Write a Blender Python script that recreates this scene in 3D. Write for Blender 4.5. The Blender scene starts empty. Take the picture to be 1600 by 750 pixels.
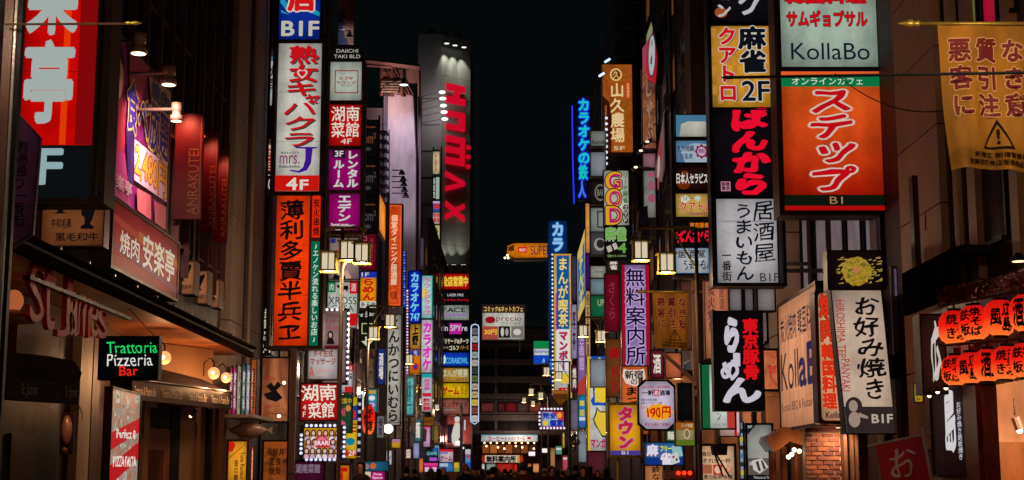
import bpy, math, random
from mathutils import Vector, Matrix
random.seed(7)
C = bpy.context.scene.collection
SC = bpy.context.scene
PI = math.pi
# ---------------------------------------------------------------- camera, night sky, exposure
F = 2300.0; CZ = 1.5; HOR = 742.0
PITCH = math.atan((HOR-375)/F); CP, SP = math.cos(PITCH), math.sin(PITCH)
cd = bpy.data.cameras.new('camera'); cam = bpy.data.objects.new('camera', cd); C.objects.link(cam)
cam.location = (0, 0, CZ); cam.rotation_euler = (PI/2+PITCH, 0, 0)
cd.sensor_width = 36; cd.lens = F/1600*36; cd.clip_end = 3000; cd.clip_start = .1
SC.camera = cam
w = bpy.data.worlds.new('World'); SC.world = w; w.use_nodes = True
wn = w.node_tree; bgn = wn.nodes['Background']
bgn.inputs[0].default_value = (0.0015, 0.0026, 0.0028, 1); bgn.inputs[1].default_value = 1.0   # black night sky over a lit city
SC.view_settings.view_transform = 'Standard'; SC.view_settings.look = 'None'
SC.view_settings.exposure = 0; SC.view_settings.gamma = 1
SC.cycles.use_denoising = True
SC.cycles.max_bounces = 6; SC.cycles.diffuse_bounces = 3; SC.cycles.glossy_bounces = 3
SC.cycles.sample_clamp_indirect = 3

# ---------------------------------------------------------------- colour and materials
def lin(c):
    return tuple(((v/255)/12.92 if v/255 <= .04045 else ((v/255+.055)/1.055)**2.4) for v in c)
MC = {}
def _pr(m): return m.node_tree.nodes['Principled BSDF']
def glow(c, k=1.0, tubes=True, sample=True):
    """backlit plastic or a lit lamp: colour c is what a viewer sees"""
    key = ('g', tuple(c), k, tubes, sample)
    if key in MC: return MC[key]
    m = bpy.data.materials.new('lit'); m.use_nodes = True; nt = m.node_tree; p = _pr(m); l = lin(c)
    p.inputs['Base Color'].default_value = (*[min(.35, v*.22+.003) for v in l], 1)
    p.inputs['Roughness'].default_value = .4; p.inputs['Specular IOR Level'].default_value = .03
    p.inputs['Emission Color'].default_value = (*l, 1)
    p.inputs['Emission Strength'].default_value = k
    if tubes:      # uneven fluorescent tubes behind the face
        tc = nt.nodes.new('ShaderNodeTexCoord'); sp = nt.nodes.new('ShaderNodeSeparateXYZ')
        nt.links.new(tc.outputs['Generated'], sp.inputs[0])
        def mth(op, a, b):
            n = nt.nodes.new('ShaderNodeMath'); n.operation = op
            for i, v in enumerate((a, b)):
                if v is None: continue
                if isinstance(v, (int, float)): n.inputs[i].default_value = v
                else: nt.links.new(v, n.inputs[i])
            return n.outputs[0]
        def edge(o):
            a = mth('ABSOLUTE', mth('SUBTRACT', mth('MULTIPLY', o, 2), 1), None)
            return mth('SUBTRACT', 1.05, mth('MULTIPLY', mth('POWER', a, 3), .46))
        ns = nt.nodes.new('ShaderNodeTexNoise'); ns.inputs['Scale'].default_value = 1.3; ns.inputs['Detail'].default_value = 1
        nt.links.new(tc.outputs['Object'], ns.inputs['Vector'])
        g2 = nt.nodes.new('ShaderNodeTexNoise'); g2.inputs['Scale'].default_value = 9; g2.inputs['Detail'].default_value = 6     # grime on the film
        nt.links.new(tc.outputs['Object'], g2.inputs['Vector'])
        so = nt.nodes.new('ShaderNodeSeparateXYZ'); nt.links.new(tc.outputs['Object'], so.inputs[0])
        tube = mth('MULTIPLY', mth('SINE', mth('MULTIPLY', so.outputs['X'], 15.7), None), .05)
        wv = mth('ADD', mth('ADD', mth('MULTIPLY', ns.outputs['Fac'], .9), .42), tube)
        wv = mth('MULTIPLY', wv, mth('ADD', mth('MULTIPLY', g2.outputs['Fac'], .45), .80))
        s = mth('MULTIPLY', mth('MULTIPLY', edge(sp.outputs['X']), edge(sp.outputs['Z'])), mth('MULTIPLY', wv, k))
        nt.links.new(s, p.inputs['Emission Strength'])
    if not sample: m.cycles.emission_sampling = 'NONE'
    MC[key] = m; return m
def mat(c, rough=.6, metal=0, noise=.35, scale=4, bump=.2, srgb=False):
    key = ('m', tuple(c), rough, metal, noise, scale, bump)
    if key in MC: return MC[key]
    m = bpy.data.materials.new('surface'); m.use_nodes = True; nt = m.node_tree; p = _pr(m)
    tc = nt.nodes.new('ShaderNodeTexCoord')
    ns = nt.nodes.new('ShaderNodeTexNoise'); ns.inputs['Scale'].default_value = scale; ns.inputs['Detail'].default_value = 8
    mp = nt.nodes.new('ShaderNodeMapping'); mp.inputs['Scale'].default_value = (1, 1, .35)
    nt.links.new(tc.outputs['Object'], mp.inputs[0]); nt.links.new(mp.outputs[0], ns.inputs['Vector'])
    r = nt.nodes.new('ShaderNodeMapRange'); r.inputs[1].default_value = .3; r.inputs[2].default_value = .7
    r.inputs[3].default_value = 1-noise; r.inputs[4].default_value = 1+noise*.6
    nt.links.new(ns.outputs['Fac'], r.inputs[0])
    mx = nt.nodes.new('ShaderNodeVectorMath'); mx.operation = 'SCALE'; mx.inputs[0].default_value = c
    nt.links.new(r.outputs[0], mx.inputs['Scale']); nt.links.new(mx.outputs[0], p.inputs['Base Color'])
    r2 = nt.nodes.new('ShaderNodeMapRange'); r2.inputs[3].default_value = max(.05, rough-.15); r2.inputs[4].default_value = min(1, rough+.15)
    nt.links.new(ns.outputs['Fac'], r2.inputs[0]); nt.links.new(r2.outputs[0], p.inputs['Roughness'])
    p.inputs['Metallic'].default_value = metal
    if rough >= .9: p.inputs['Specular IOR Level'].default_value = 0
    elif max(c) < .12 and metal < .3: p.inputs['Specular IOR Level'].default_value = .12
    if bump:
        b = nt.nodes.new('ShaderNodeBump'); b.inputs['Strength'].default_value = bump; b.inputs['Distance'].default_value = .02
        n2 = nt.nodes.new('ShaderNodeTexNoise'); n2.inputs['Scale'].default_value = 35; n2.inputs['Detail'].default_value = 4
        nt.links.new(tc.outputs['Object'], n2.inputs['Vector'])
        nt.links.new(n2.outputs['Fac'], b.inputs['Height']); nt.links.new(b.outputs[0], p.inputs['Normal'])
    MC[key] = m; return m
def paint(c, rough=.6): return mat(lin(c), rough, 0, .15, 3, .05)
def fade(c0, c1, k=.86, mid=.5):
    """backlit printed film, its fading light painted in as colour from c0 at the foot to c1 at the top"""
    m = glow(tuple(c1), k+.0001, True, True); nt = m.node_tree; p = _pr(m)
    tc = nt.nodes.new('ShaderNodeTexCoord'); sp = nt.nodes.new('ShaderNodeSeparateXYZ'); nt.links.new(tc.outputs['Generated'], sp.inputs[0])
    cr = nt.nodes.new('ShaderNodeValToRGB'); e = cr.color_ramp.elements; e[0].color = (*lin(c0), 1); e[1].color = (*lin(c1), 1); e[0].position = mid-.4; e[1].position = mid+.4
    nt.links.new(sp.outputs['Z'], cr.inputs[0]); nt.links.new(cr.outputs[0], p.inputs['Emission Color']); return m  # ramp paints the backlight fading towards the foot
def photo(cols, scale=3, k=.6, key=None, stretch=(1, 1, 1)):
    """a lit photographic print: patches of several colours"""
    kk = ('p', tuple(cols), scale, k, stretch)
    if kk in MC: return MC[kk]
    m = bpy.data.materials.new('photo_print'); m.use_nodes = True; nt = m.node_tree; p = _pr(m)
    tc = nt.nodes.new('ShaderNodeTexCoord'); mp = nt.nodes.new('ShaderNodeMapping'); mp.inputs['Scale'].default_value = stretch
    ns = nt.nodes.new('ShaderNodeTexNoise'); ns.inputs['Scale'].default_value = scale; ns.inputs['Detail'].default_value = 3
    ns.inputs['Distortion'].default_value = 1.2
    nt.links.new(tc.outputs['Object'], mp.inputs[0]); nt.links.new(mp.outputs[0], ns.inputs['Vector'])
    cr = nt.nodes.new('ShaderNodeValToRGB'); e = cr.color_ramp.elements
    n = len(cols)
    for i, c in enumerate(cols):
        pos = .28+.44*i/max(1, n-1)
        el = e[i] if i < 2 else e.new(pos)
        el.position = pos; el.color = (*lin(c), 1)
    nt.links.new(ns.outputs['Fac'], cr.inputs[0])
    nt.links.new(cr.outputs[0], p.inputs['Base Color'])
    if k: nt.links.new(cr.outputs[0], p.inputs['Emission Color']); p.inputs['Emission Strength'].default_value = k
    p.inputs['Roughness'].default_value = .4
    m.cycles.emission_sampling = 'NONE'
    MC[kk] = m; return m

# ---------------------------------------------------------------- pixels of the photograph to points of the place
def ray(x, y):
    a, b = (x-800)/F, (375-y)/F
    return Vector((a, CP-b*SP, SP+b*CP))
def onY(x, y, Y):
    r = ray(x, y); return Vector((r.x*Y/r.y, Y, CZ+r.z*Y/r.y))
def onX(x, y, X):
    r = ray(x, y); t = X/r.x; return Vector((X, r.y*t, CZ+r.z*t))

# ---------------------------------------------------------------- mesh collector
class MB:
    def __init__(s): s.v = []; s.f = []
    def add(s, vs, fs):
        o = len(s.v); s.v += [tuple(v) for v in vs]; s.f += [tuple(i+o for i in f) for f in fs]; return s
    def box(s, x0, x1, y0, y1, z0, z1):
        if x0 > x1: x0, x1 = x1, x0
        if y0 > y1: y0, y1 = y1, y0
        if z0 > z1: z0, z1 = z1, z0
        return s.add([(x0,y0,z0),(x1,y0,z0),(x1,y1,z0),(x0,y1,z0),(x0,y0,z1),(x1,y0,z1),(x1,y1,z1),(x0,y1,z1)],
              [(0,3,2,1),(4,5,6,7),(0,1,5,4),(1,2,6,5),(2,3,7,6),(3,0,4,7)])
    def tube(s, pts, r, n=8, r2=None):
        pts = [Vector(p) for p in pts]; rings = []
        for i, p in enumerate(pts):
            d = (pts[min(i+1, len(pts)-1)]-pts[max(i-1, 0)]).normalized()
            a = d.cross(Vector((0, 0, 1)))
            if a.length < 1e-3: a = Vector((1, 0, 0))
            a.normalize(); b = d.cross(a)
            rr = r if r2 is None else r+(r2-r)*i/(len(pts)-1)
            rings.append([p+a*math.cos(2*PI*k/n)*rr+b*math.sin(2*PI*k/n)*rr for k in range(n)])
        vs = [v for rg in rings for v in rg]; fs = []
        for i in range(len(rings)-1):
            for k in range(n):
                fs.append((i*n+k, i*n+(k+1) % n, (i+1)*n+(k+1) % n, (i+1)*n+k))
        fs.append(tuple(range(n))[::-1]); fs.append(tuple(range((len(rings)-1)*n, len(rings)*n)))
        return s.add(vs, fs)
    def lathe(s, prof, n=16, c=(0, 0, 0), axis='z'):
        vs = []; fs = []
        for r, z in prof:
            for k in range(n):
                a = 2*PI*k/n; p = (r*math.cos(a), r*math.sin(a), z)
                if axis == 'y': p = (p[0], p[2], p[1])
                if axis == 'x': p = (p[2], p[0], p[1])
                vs.append((p[0]+c[0], p[1]+c[1], p[2]+c[2]))
        for i in range(len(prof)-1):
            for k in range(n):
                fs.append((i*n+k, i*n+(k+1) % n, (i+1)*n+(k+1) % n, (i+1)*n+k))
        fs.append(tuple(range(n))[::-1]); fs.append(tuple(range((len(prof)-1)*n, len(prof)*n)))
        return s.add(vs, fs)
    def ball(s, c, r, n=12, m=8, sz=1):
        return s.lathe([(max(.001, r*math.sin(PI*i/m)), -r*sz*math.cos(PI*i/m)) for i in range(m+1)], n, c)
    def prism(s, pts, y0, y1):
        """outline pts (x, z) between depths y0 and y1"""
        n = len(pts); vs = [(x, y0, z) for x, z in pts]+[(x, y1, z) for x, z in pts]
        return s.add(vs, [tuple(range(n)), tuple(range(n, 2*n))[::-1]]+[(i, (i+n), (i+1) % n+n, (i+1) % n) for i in range(n)])
    def build(s, name, m, parent=None, smooth=False, loc=None, bevel=0):
        me = bpy.data.meshes.new(name); me.from_pydata(s.v, [], s.f); me.update()
        me.materials.append(m)
        if smooth: me.polygons.foreach_set('use_smooth', [True]*len(me.polygons))
        o = bpy.data.objects.new(name, me); C.objects.link(o)
        if parent: o.parent = parent
        if loc: o.location = loc
        if bevel:
            b = o.modifiers.new('b', 'BEVEL'); b.width = bevel; b.segments = 2; b.limit_method = 'ANGLE'
        return o
def thing(name, label, cat, loc=(0, 0, 0), rz=0, group=None):
    o = bpy.data.objects.new(name, None); C.objects.link(o); o.location = loc; o.rotation_euler = (0, 0, rz)
    o.empty_display_size = .2
    o['label'] = label; o['category'] = cat
    if group: o['group'] = group
    return o
def tag(o, label, cat, group=None):
    o['label'] = label; o['category'] = cat
    if group: o['group'] = group
    return o
def kind(o, k): o['kind'] = k; return o
def copy_tree(o, parent=None):
    c = o.copy(); C.objects.link(c)
    if parent: c.parent = parent
    for ch in o.children: copy_tree(ch, c)
    return c

# ---------------------------------------------------------------- lettering: glyph outlines as flat meshes
_tc = bpy.data.curves.new('lettering', 'FONT'); _to = bpy.data.objects.new('lettering', _tc); C.objects.link(_to)
GC = {}
def glyphs(s, bold=.0, space=1.0):
    key = (s, bold, space)
    if key in GC: return GC[key]
    _tc.body = s; _tc.offset = bold; _tc.resolution_u = 4; _tc.space_character = space; _tc.align_x = 'CENTER'; _tc.space_line = 1.1
    _tc.update_tag()
    me = _to.to_mesh()
    vs = [(v.co.x, v.co.y) for v in me.vertices]; fs = [tuple(p.vertices) for p in me.polygons]
    _to.to_mesh_clear()
    GC[key] = (vs, fs); return GC[key]
def bounds(vs):
    xs = [v[0] for v in vs]; ys = [v[1] for v in vs]; return min(xs), min(ys), max(xs), max(ys)
_b = bounds(glyphs('国')[0]); RCX, RCY = (_b[0]+_b[2])/2, (_b[1]+_b[3])/2; EM = max(_b[2]-_b[0], _b[3]-_b[1])*1.08
SMALL = 'ャッュョァィゥェォゃっゅょ'
def text2d(s, mode, bold, brush=0):
    """-> verts (0..1 box), faces"""
    return text2e(s, mode, min(bold, 0), brush)[:2]
def fat(s, mode, bold, brush=0):
    """-> list of copies (verts, faces) whose union is the letter fattened by bold"""
    V, Fc, em = text2e(s, mode, min(bold, 0), brush)
    if bold <= .004: return [(V, Fc)]
    r = bold; n = 4 if bold < .025 else (6 if bold < .05 else 9); out = [(V, Fc)]
    for i in range(n):
        a = 2*PI*i/n+.3; dx, dy = r*math.cos(a)*em[0], r*math.sin(a)*em[1]
        out.append(([(x+dx, y+dy) for x, y in V], Fc))
    return out
def text2e(s, mode, bold, brush=0):
    if mode == 'v':
        V = []; Fc = []; cols = s.split('|'); nc = len(cols); n = max(len(c) for c in cols)
        for ci, col in enumerate(cols):
            nn = len(col)
            for i, ch in enumerate(col):
                if ch == ' ': continue
                vs, fs = glyphs(ch, bold); o = len(V)
                if not vs: continue
                x0, y0, x1, y1 = bounds(vs); ascii_ = ord(ch) < 256
                cx, cy = ((x0+x1)/2, (y0+y1)/2) if (ascii_ or ch in 'ー｜') else ((x0+x1)/2*.5+RCX*.5, RCY)
                if ch in '一': cy = RCY
                sc = 1/EM if not ascii_ else .8/max(.01, y1-y0)
                for x, y in vs:
                    x, y = (x-cx)*sc, (y-cy)*sc
                    if ch in 'ー': x, y = y, x*.92
                    if ch in SMALL: x, y = x*1.05+.08, y*1.05+.12
                    V.append((nc-1-ci+.5+x*.95, -(i+.5)*n/nn+y*.95*min(1.25, n/nn)))
                if ch in 'ー': fs = [f[::-1] for f in fs]
                Fc += [tuple(q+o for q in f) for f in fs]
        V = [(x/nc, 1+y/n) for x, y in V]; em = (1/nc, 1/n)
    else:
        vs, fs = glyphs(s, bold)
        x0, y0, x1, y1 = bounds(vs)
        V = [((x-x0)/max(1e-6, x1-x0), (y-y0)/max(1e-6, y1-y0)) for x, y in vs]; Fc = list(fs); em = (.9/max(1e-6, x1-x0), .9/max(1e-6, y1-y0))
        if mode != 'h': em = em[::-1]
        if mode == 'cw': V = [(y, 1-x) for x, y in V]
        if mode == 'ccw': V = [(1-y, x) for x, y in V]
    if brush:
        nr = max(1, s.count('\n')+1, (len(s) if mode == 'v' else 1))
        V = [(x+brush*.022*math.sin(7.1*y*nr+x*2)+brush*.018*math.sin(15*x+4*y*nr), y+brush*.03/nr*math.sin(8*x+y*5*nr)+brush*.10/nr*(x-.5)) for x, y in V]
    return V, Fc, em

# ---------------------------------------------------------------- signs
BULB = None
class Panel:
    """a sign box. Local x runs along the face, local -y is outward, z up."""
    def __init__(s, name, label, cat, A, B, z0, z1, px=(0, 0, 1, 1), bg=(200, 200, 190), frame=(40, 28, 26), d=.3, b=.05, k=.86,
                 group=None, lit=True, shape=None, facemat=None, back=True, rough=.45):
        A = Vector((A[0], A[1])); B = Vector((B[0], B[1])); u = B-A
        s.W = u.length; s.H = z1-z0; s.px = px; s.k = k; s.lit = lit; s.scale = max(1, A.y/40)
        s.e = thing(name, label, cat, ((A.x+B.x)/2, (A.y+B.y)/2, z0), math.atan2(u.y, u.x), group)
        W, H = s.W/2, s.H; s.n = 0
        fm = paint(frame, .4) if not isinstance(frame, bpy.types.Material) else frame
        g = .012*s.scale
        fs = facemat or (glow(bg, k) if lit else mat(lin(bg), rough, 0, .2, 3, .1))
        if shape:
            pts = [((x-.5)*s.W, (1-y)*s.H) for x, y in shape]
            cx = sum(p[0] for p in pts)/len(pts); cz = sum(p[1] for p in pts)/len(pts)
            out = [(x+(b if x > cx else -b), z+(b if z > cz else -b)) for x, z in pts]
            MB().prism(out, 0, d).build('cabinet', fm, s.e)
            MB().prism(pts, -g, -g*.2).build('face', fs, s.e)
        else:
            MB().box(-W-b, W+b, 0, d, -b, H+b).build('cabinet', fm, s.e)
            if b > .012:
                q = .035
                r = MB(); r.box(-W-b, W+b, -q, -.001, H, H+b).box(-W-b, W+b, -q, -.001, -b, 0).box(-W-b, -W, -q, -.001, 0, H).box(W, W+b, -q, -.001, 0, H)
                r.build('rim', fm, s.e)
            MB().box(-W+.001, W-.001, -g, -g*.2, .001, H-.001).build('face', fs, s.e)
        s.g = g
        if lit and not shape and facemat is None and H > 1.9:
            ns_ = int(H/1.35); col = tuple(v*.62 for v in bg)
            for i in range(1, ns_):
                z = H*i/ns_; y = -g-.0012*s.scale
                MB().add([(-W, y, z-.006*s.scale), (W, y, z-.006*s.scale), (W, y, z+.006*s.scale), (-W, y, z+.006*s.scale)], [(0, 1, 2, 3)]).build('panel_seam', glow(col, k, False, False), s.e)
    def L(s, x, y):
        x0, y0, x1, y1 = s.px
        return ((x-x0)/(x1-x0)-.5)*s.W, (1-(y-y0)/(y1-y0))*s.H
    def yy(s):
        s.n += 1; return -s.g-.003*s.scale*s.n
    def m(s, c, tubes=False):
        if isinstance(c, bpy.types.Material): return c
        return glow(c, s.k, tubes, False) if s.lit else paint(c, .5)
    def rect(s, x0, y0, x1, y1, c, name='printed_band'):
        a, t = s.L(x0, y0); b_, u = s.L(x1, y1); y = s.yy()
        return MB().add([(a, y, u), (b_, y, u), (b_, y, t), (a, y, t)], [(0, 1, 2, 3)]).build(name, s.m(c), s.e)
    def ring(s, x0, y0, x1, y1, c, t=1.2, name='printed_border'):
        a, zt = s.L(x0, y0); b_, zb = s.L(x1, y1); y = s.yy(); px = s.W/abs(s.px[2]-s.px[0])*t
        m = MB(); Q = lambda p, q, r, u: m.add([(p, y, r), (q, y, r), (q, y, u), (p, y, u)], [(0, 1, 2, 3)])
        Q(a, b_, zt-px, zt); Q(a, b_, zb, zb+px); Q(a, a+px, zb+px, zt-px); Q(b_-px, b_, zb+px, zt-px)
        return m.build(name, s.m(c), s.e)
    def poly(s, pts, c, name='printed_shape'):
        y = s.yy(); return MB().add([(p[0], y, p[1]) for p in (s.L(*q) for q in pts)], [tuple(range(len(pts)))[::-1]]).build(name, s.m(c), s.e)
    def oval(s, cx, cy, rx, ry, c, name='printed_shape', n=24):
        return s.poly([(cx+rx*math.cos(2*PI*i/n), cy+ry*math.sin(2*PI*i/n)) for i in range(n)], c, name)
    def text(s, mode, t, x0, y0, x1, y1, c, bold=.02, out=None, brush=0, ow=.035, name='lettering', sh=None):
        a, zt = s.L(x0, y0); b_, zb = s.L(x1, y1)
        lay = []
        if sh: lay.append((bold, sh[0], sh[1], sh[2]))
        if out: lay.append((bold+ow, out, 0, 0))
        lay.append((bold, c, 0, 0))
        for bd, col, ox, oz in lay:
            y = s.yy(); sx = s.W/abs(s.px[2]-s.px[0]); mb = MB()
            for k, (V, Fc) in enumerate(fat(t, mode, bd, brush)):
                if V: mb.add([(a+(b_-a)*p[0]+ox*sx, y+k*.0003*s.scale, zb+(zt-zb)*p[1]-oz*sx) for p in V], Fc)
            if mb.v: mb.build(name, s.m(col), s.e)
    def bulbs(s, pts, r=.04, c=(255, 250, 235), k=2.5):
        for x, y in pts:
            a, z = s.L(x, y)
            MB().ball((0, 0, 0), r, 8, 5).build('bulb', glow(c, k, False, False), s.e, True, (a, -.05, z))
def front(label, x0, y0, x1, y1, Y, bg, items=(), name='signboard', cat='sign', **kw):
    ym, xm = (y0+y1)/2, (x0+x1)/2
    A = onY(x0, ym, Y); B = onY(x1, ym, Y); z1 = onY(xm, y0, Y).z; z0 = onY(xm, y1, Y).z
    p = Panel(name, label, cat, A, B, z0, z1, (x0, y0, x1, y1), bg, **kw); draw(p, items); return p
def quad(label, xa, Ya, xb, Yb, zt, zb, bg, items=(), name='signboard', cat='sign', **kw):
    """face between two vertical edges seen at pixel columns xa, xb at depths Ya, Yb; items in 0..1"""
    A = onY(xa, 600, Ya); B = onY(xb, 600, Yb)
    p = Panel(name, label, cat, A, B, zb, zt, (0, 0, 1, 1), bg, **kw); draw(p, items); return p
def side(label, X, xa, ya, yb, xb, bg, items=(), name='signboard', cat='sign', **kw):
    """face on a plane parallel with the street; ya, yb top and bottom at column xa"""
    a = onX(xa, ya, X); a2 = onX(xa, yb, X); b = onX(xb, ya, X)
    p = Panel(name, label, cat, a, b, a2.z, a.z, (0, 0, 1, 1), bg, **kw); draw(p, items); return p
def draw(p, items):
    for it in items:
        k = it[0]
        if k in ('v', 'h', 'cw', 'ccw'):
            o = it[7] if len(it) > 7 else {}
            p.text(k, *it[1:7], **o)
        elif k == 'r': p.rect(*it[1:])
        elif k == 'f': p.ring(*it[1:])
        elif k == 'o': p.oval(*it[1:])
        elif k == 'p': p.poly(*it[1:])
# ================================================================ THE SETTING
def wb(mb, name, m, root, parent=None, **kw):
    """build a mesh collected in place coordinates under a thing whose Empty is at root.location"""
    l = root.location; mb.v = [(x-l.x, y-l.y, z-l.z) for x, y, z in mb.v]
    return mb.build(name, m, parent or root, **kw)
asphalt = mat((.045, .045, .05), .45, 0, .3, 2, .5)
kind(MB().add([(-400, -60, 0), (400, -60, 0), (400, 700, 0), (-400, 700, 0)], [(0, 1, 2, 3)]).build('ground', mat((.05, .05, .05), .8)), 'structure')
kind(MB().box(-3.6, 3.6, -10, 186, -.05, .006).build('road', asphalt), 'structure')
pave = mat((.16, .13, .12), .55, 0, .3, 3, .3)
for s_ in (-1, 1):
    kind(MB().box(s_*3.75, s_*9.5, -10, 186, -.05, .13).build('pavement', pave), 'structure')
    kind(MB().box(s_*3.6, s_*3.75, -10, 186, -.05, .15).build('kerb', mat((.3, .29, .27), .7)), 'structure')
lm = MB()
for i in range(30): lm.box(-.06, .06, i*6, i*6+3, .0065, .0105)
kind(lm.build('road_marking', mat((.6, .6, .58), .7)), 'structure')

DARK = mat((.030, .024, .026), .5); BROWN = mat((.10, .055, .035), .55); BEIGE = mat((.52, .36, .27), .6, 0, .25, 2)
STEEL = mat((.16, .15, .15), .35, .8); BLACK = mat((.012, .011, .012), .4); PLUM = mat((.085, .045, .06), .55)
glassm = mat((.01, .012, .018), .08, 0, .1, 2, 0)
def building(label, X, sd, Y0, Y1, H, m, depth=9, z0=0):
    t = thing('building', label, 'building', (X, Y0, 0))
    wb(MB().box(X, X+sd*depth, Y0, Y1, z0, H), 'wall', m, t)
    return t
def win(t, X, sd, y0, y1, z0, z1, pane=None, fm=None, proud=.05, mull=1):
    """window on a facade facing the street: frame proud of the wall, panes within"""
    fm = fm or STEEL; a = X-sd*proud; f = MB(); q = .06
    f.box(X+sd*.02, a, y0, y0+q, z0, z1).box(X+sd*.02, a, y1-q, y1, z0, z1).box(X+sd*.02, a, y0+q, y1-q, z1-q, z1).box(X+sd*.02, a-sd*.05, y0+q, y1-q, z0, z0+q)
    fr = wb(f, 'window', fm, t)
    n = mull; st = (y1-y0-2*q)/n
    for i in range(n):
        wb(MB().box(X+sd*.02, X-sd*.02, y0+q+st*i+.02, y0+q+st*(i+1)-.02, z0+q+.001, z1-q-.001), 'pane', pane or glassm, t, fr)
    return fr
def pipe(t, pts, r, m=None, name='pipe'):
    return wb(MB().tube(pts, r, 8), name, m or STEEL, t)

# ---- left side
b1 = building('dark building with vertical metal fins above the bar canopy', -7.0, -1, 12, 35.2, 26, BLACK, z0=4.5)
wb(MB().box(-7.7, -16, 12, 35.2, 0, 4.499), 'ground_floor_wall', mat((.22, .10, .05), .6, 0, .3, 3), b1)
for i in range(15):
    y = 20.8+i*1.0
    wb(MB().box(-7.001, -6.84, y, y+.035, 5.6, 26), 'fin', mat((.22, .09, .10), .35, .5), b1)
for i in range(5):
    for z in (8.5, 12.3, 16):
        win(b1, -7.0, -1, 21+i*3, 22.9+i*3, z, z+2.4, proud=.03)
wood = mat((.50, .17, .05), .45, 0, .35, 5)
cn = thing('canopy', 'long dark shop canopy with glowing orange timber soffit on the left', 'canopy', (-7, 17, 4.3))
for i in range(16):      # soffit boards
    wb(MB().box(-7.7, -6.06, 17+i*1.06, 17+i*1.06+1.04, 4.22, 4.30), 'soffit_board', wood, cn)
wb(MB().box(-7.001, -6.0, 17, 34, 4.301, 4.37), 'roof_deck', BLACK, cn)
wb(MB().box(-6.059, -5.97, 16.98, 34.02, 4.17, 4.30), 'edge_beam', mat((.02, .012, .009), .95, 0), cn)
wb(MB().box(-6.2, -5.9, 17, 34, 4.371, 4.41), 'gutter', mat((.02, .014, .012), .95, 0), cn)
for i in range(12):
    y = 18+i*1.35
    wb(MB().box(-6.9, -6.0, y, y+.06, 4.411, 4.50), 'bracket', STEEL, cn)

b2 = building('tall building with pale panelled corner columns beside the red banners', -7.6, -1, 35.2, 57, 34, DARK)
for (x, y0, y1, m) in ((-6.85, 35.6, 37.3, BEIGE), (-6.95, 37.3, 38.0, PLUM), (-6.8, 38.0, 39.6, mat((.20, .17, .19), .5)), (-7.0, 39.6, 41.0, PLUM)):
    z = 0
    while z < 34:
        wb(MB().box(x, -7.61, y0, y1-.02, z+.012, z+2.6), 'column_panel', m, b2); z += 2.61
pipe(b2, [(-6.72, 37.4, 0), (-6.72, 37.4, 33)], .05, BEIGE); pipe(b2, [(-6.75, 39.7, 0), (-6.75, 39.7, 33)], .035, BLACK)
b3 = building('dark narrow building carrying the arched copper sign stack', -7.2, -1, 57.1, 79, 19, PLUM)
b4 = building('building with tall blank white billboard wall and rooftop steelwork', -6.7, -1, 79.1, 117, 21.5, mat((.12, .09, .12), .5))
b5 = building('dark violet building in front of the tall grey tower', -6.4, -1, 117.1, 147, 22, PLUM)
for b, X, Y0, n, st, zt in ((b2, -7.6, 42, 5, 3, 30), (b3, -7.2, 58, 6, 3.4, 17), (b4, -6.7, 80, 9, 4, 19), (b5, -6.4, 118, 6, 4.6, 20)):
    z = 4.2; k = 0
    while z < zt:
        for i in range(n):
            k += 1
            pm = glassm if (k*7) % 3 else glow([(150, 95, 50), (110, 100, 110), (160, 60, 60)][k % 3], .45, True, True)
            win(b, X, -1, Y0+i*st, Y0+i*st+st*.62, z, z+1.7, pane=pm)
        z += 3.3

# ---- right side
r1 = building('brown stone building behind the yellow banner on the right', 6.62, 1, 10, 24.3, 24, mat((.09, .045, .032), .5), z0=3.9)
for z in range(0, 20):   # big pilaster of stone blocks
    wb(MB().box(6.45, 6.619, 21.8, 24.1, 1.9+z*1.22, 1.9+z*1.22+1.20), 'stone_block', mat((.50, .24, .14), .65, 0, .2, 2.5), r1)
for (y, wd, c) in ((21.1, .22, (.42, .24, .10)), (20.3, .35, (.28, .10, .04)), (18.6, .3, (.32, .13, .04))):
    wb(MB().box(6.5, 6.619, y, y+wd, 4.2, 20), 'pilaster_strip', mat(c, .5), r1)
for i, c in enumerate([(175, 110, 105), (110, 75, 25), (120, 130, 70), (215, 20, 60), (225, 190, 180)]):
    a = 1466+i*32
    y0, y1 = 6.6*F/(a+27-800), 6.6*F/(a-800)
    win(r1, 6.62, 1, y0, y1, 7.0+.12*i, 9.4, pane=glow(c, .75), fm=BLACK)
win(r1, 6.62, 1, 19.3, 20.6, 4.6, 6.6, fm=BLACK)
wb(MB().box(6.1, 6.62, 19.8, 22.6, 4.5, 4.6), 'canopy_slab', BLACK, r1)
wb(MB().box(6.04, 6.099, 19.8, 22.6, 3.92, 4.58), 'canopy_fascia', mat((.010, .006, .005), .95), r1)
r2 = building('dark purple building with pale window bays behind the ramen signs', 6.9, 1, 24.4, 50, 30, PLUM)
for i in range(6):
    y = 26.9+i*1.55
    win(r2, 6.9, 1, y, y+1.4, 4.9, 7.6, pane=glow((150, 132, 138), .75), fm=BLACK, proud=.08)
for i in range(5):
    y = 37+i*2.5
    win(r2, 6.9, 1, y, y+1.7, 5.0, 7.4, pane=glow((120, 108, 120), .5) if i % 2 else glassm, fm=BLACK)
    win(r2, 6.9, 1, y, y+1.7, 9.0, 11.4, fm=STEEL)
for z in (0, 2.4, 4.8, 7.2, 9.6, 12, 14.4):
    wb(MB().box(6.82, 6.899, 27.2, 27.7, z+.01, z+2.38), 'column_panel', mat((.22, .14, .17), .5), r2)
    wb(MB().box(6.3, 6.899, 34.5, 36.0, z+.01, z+2.38), 'column_panel', BEIGE, r2)
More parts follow.
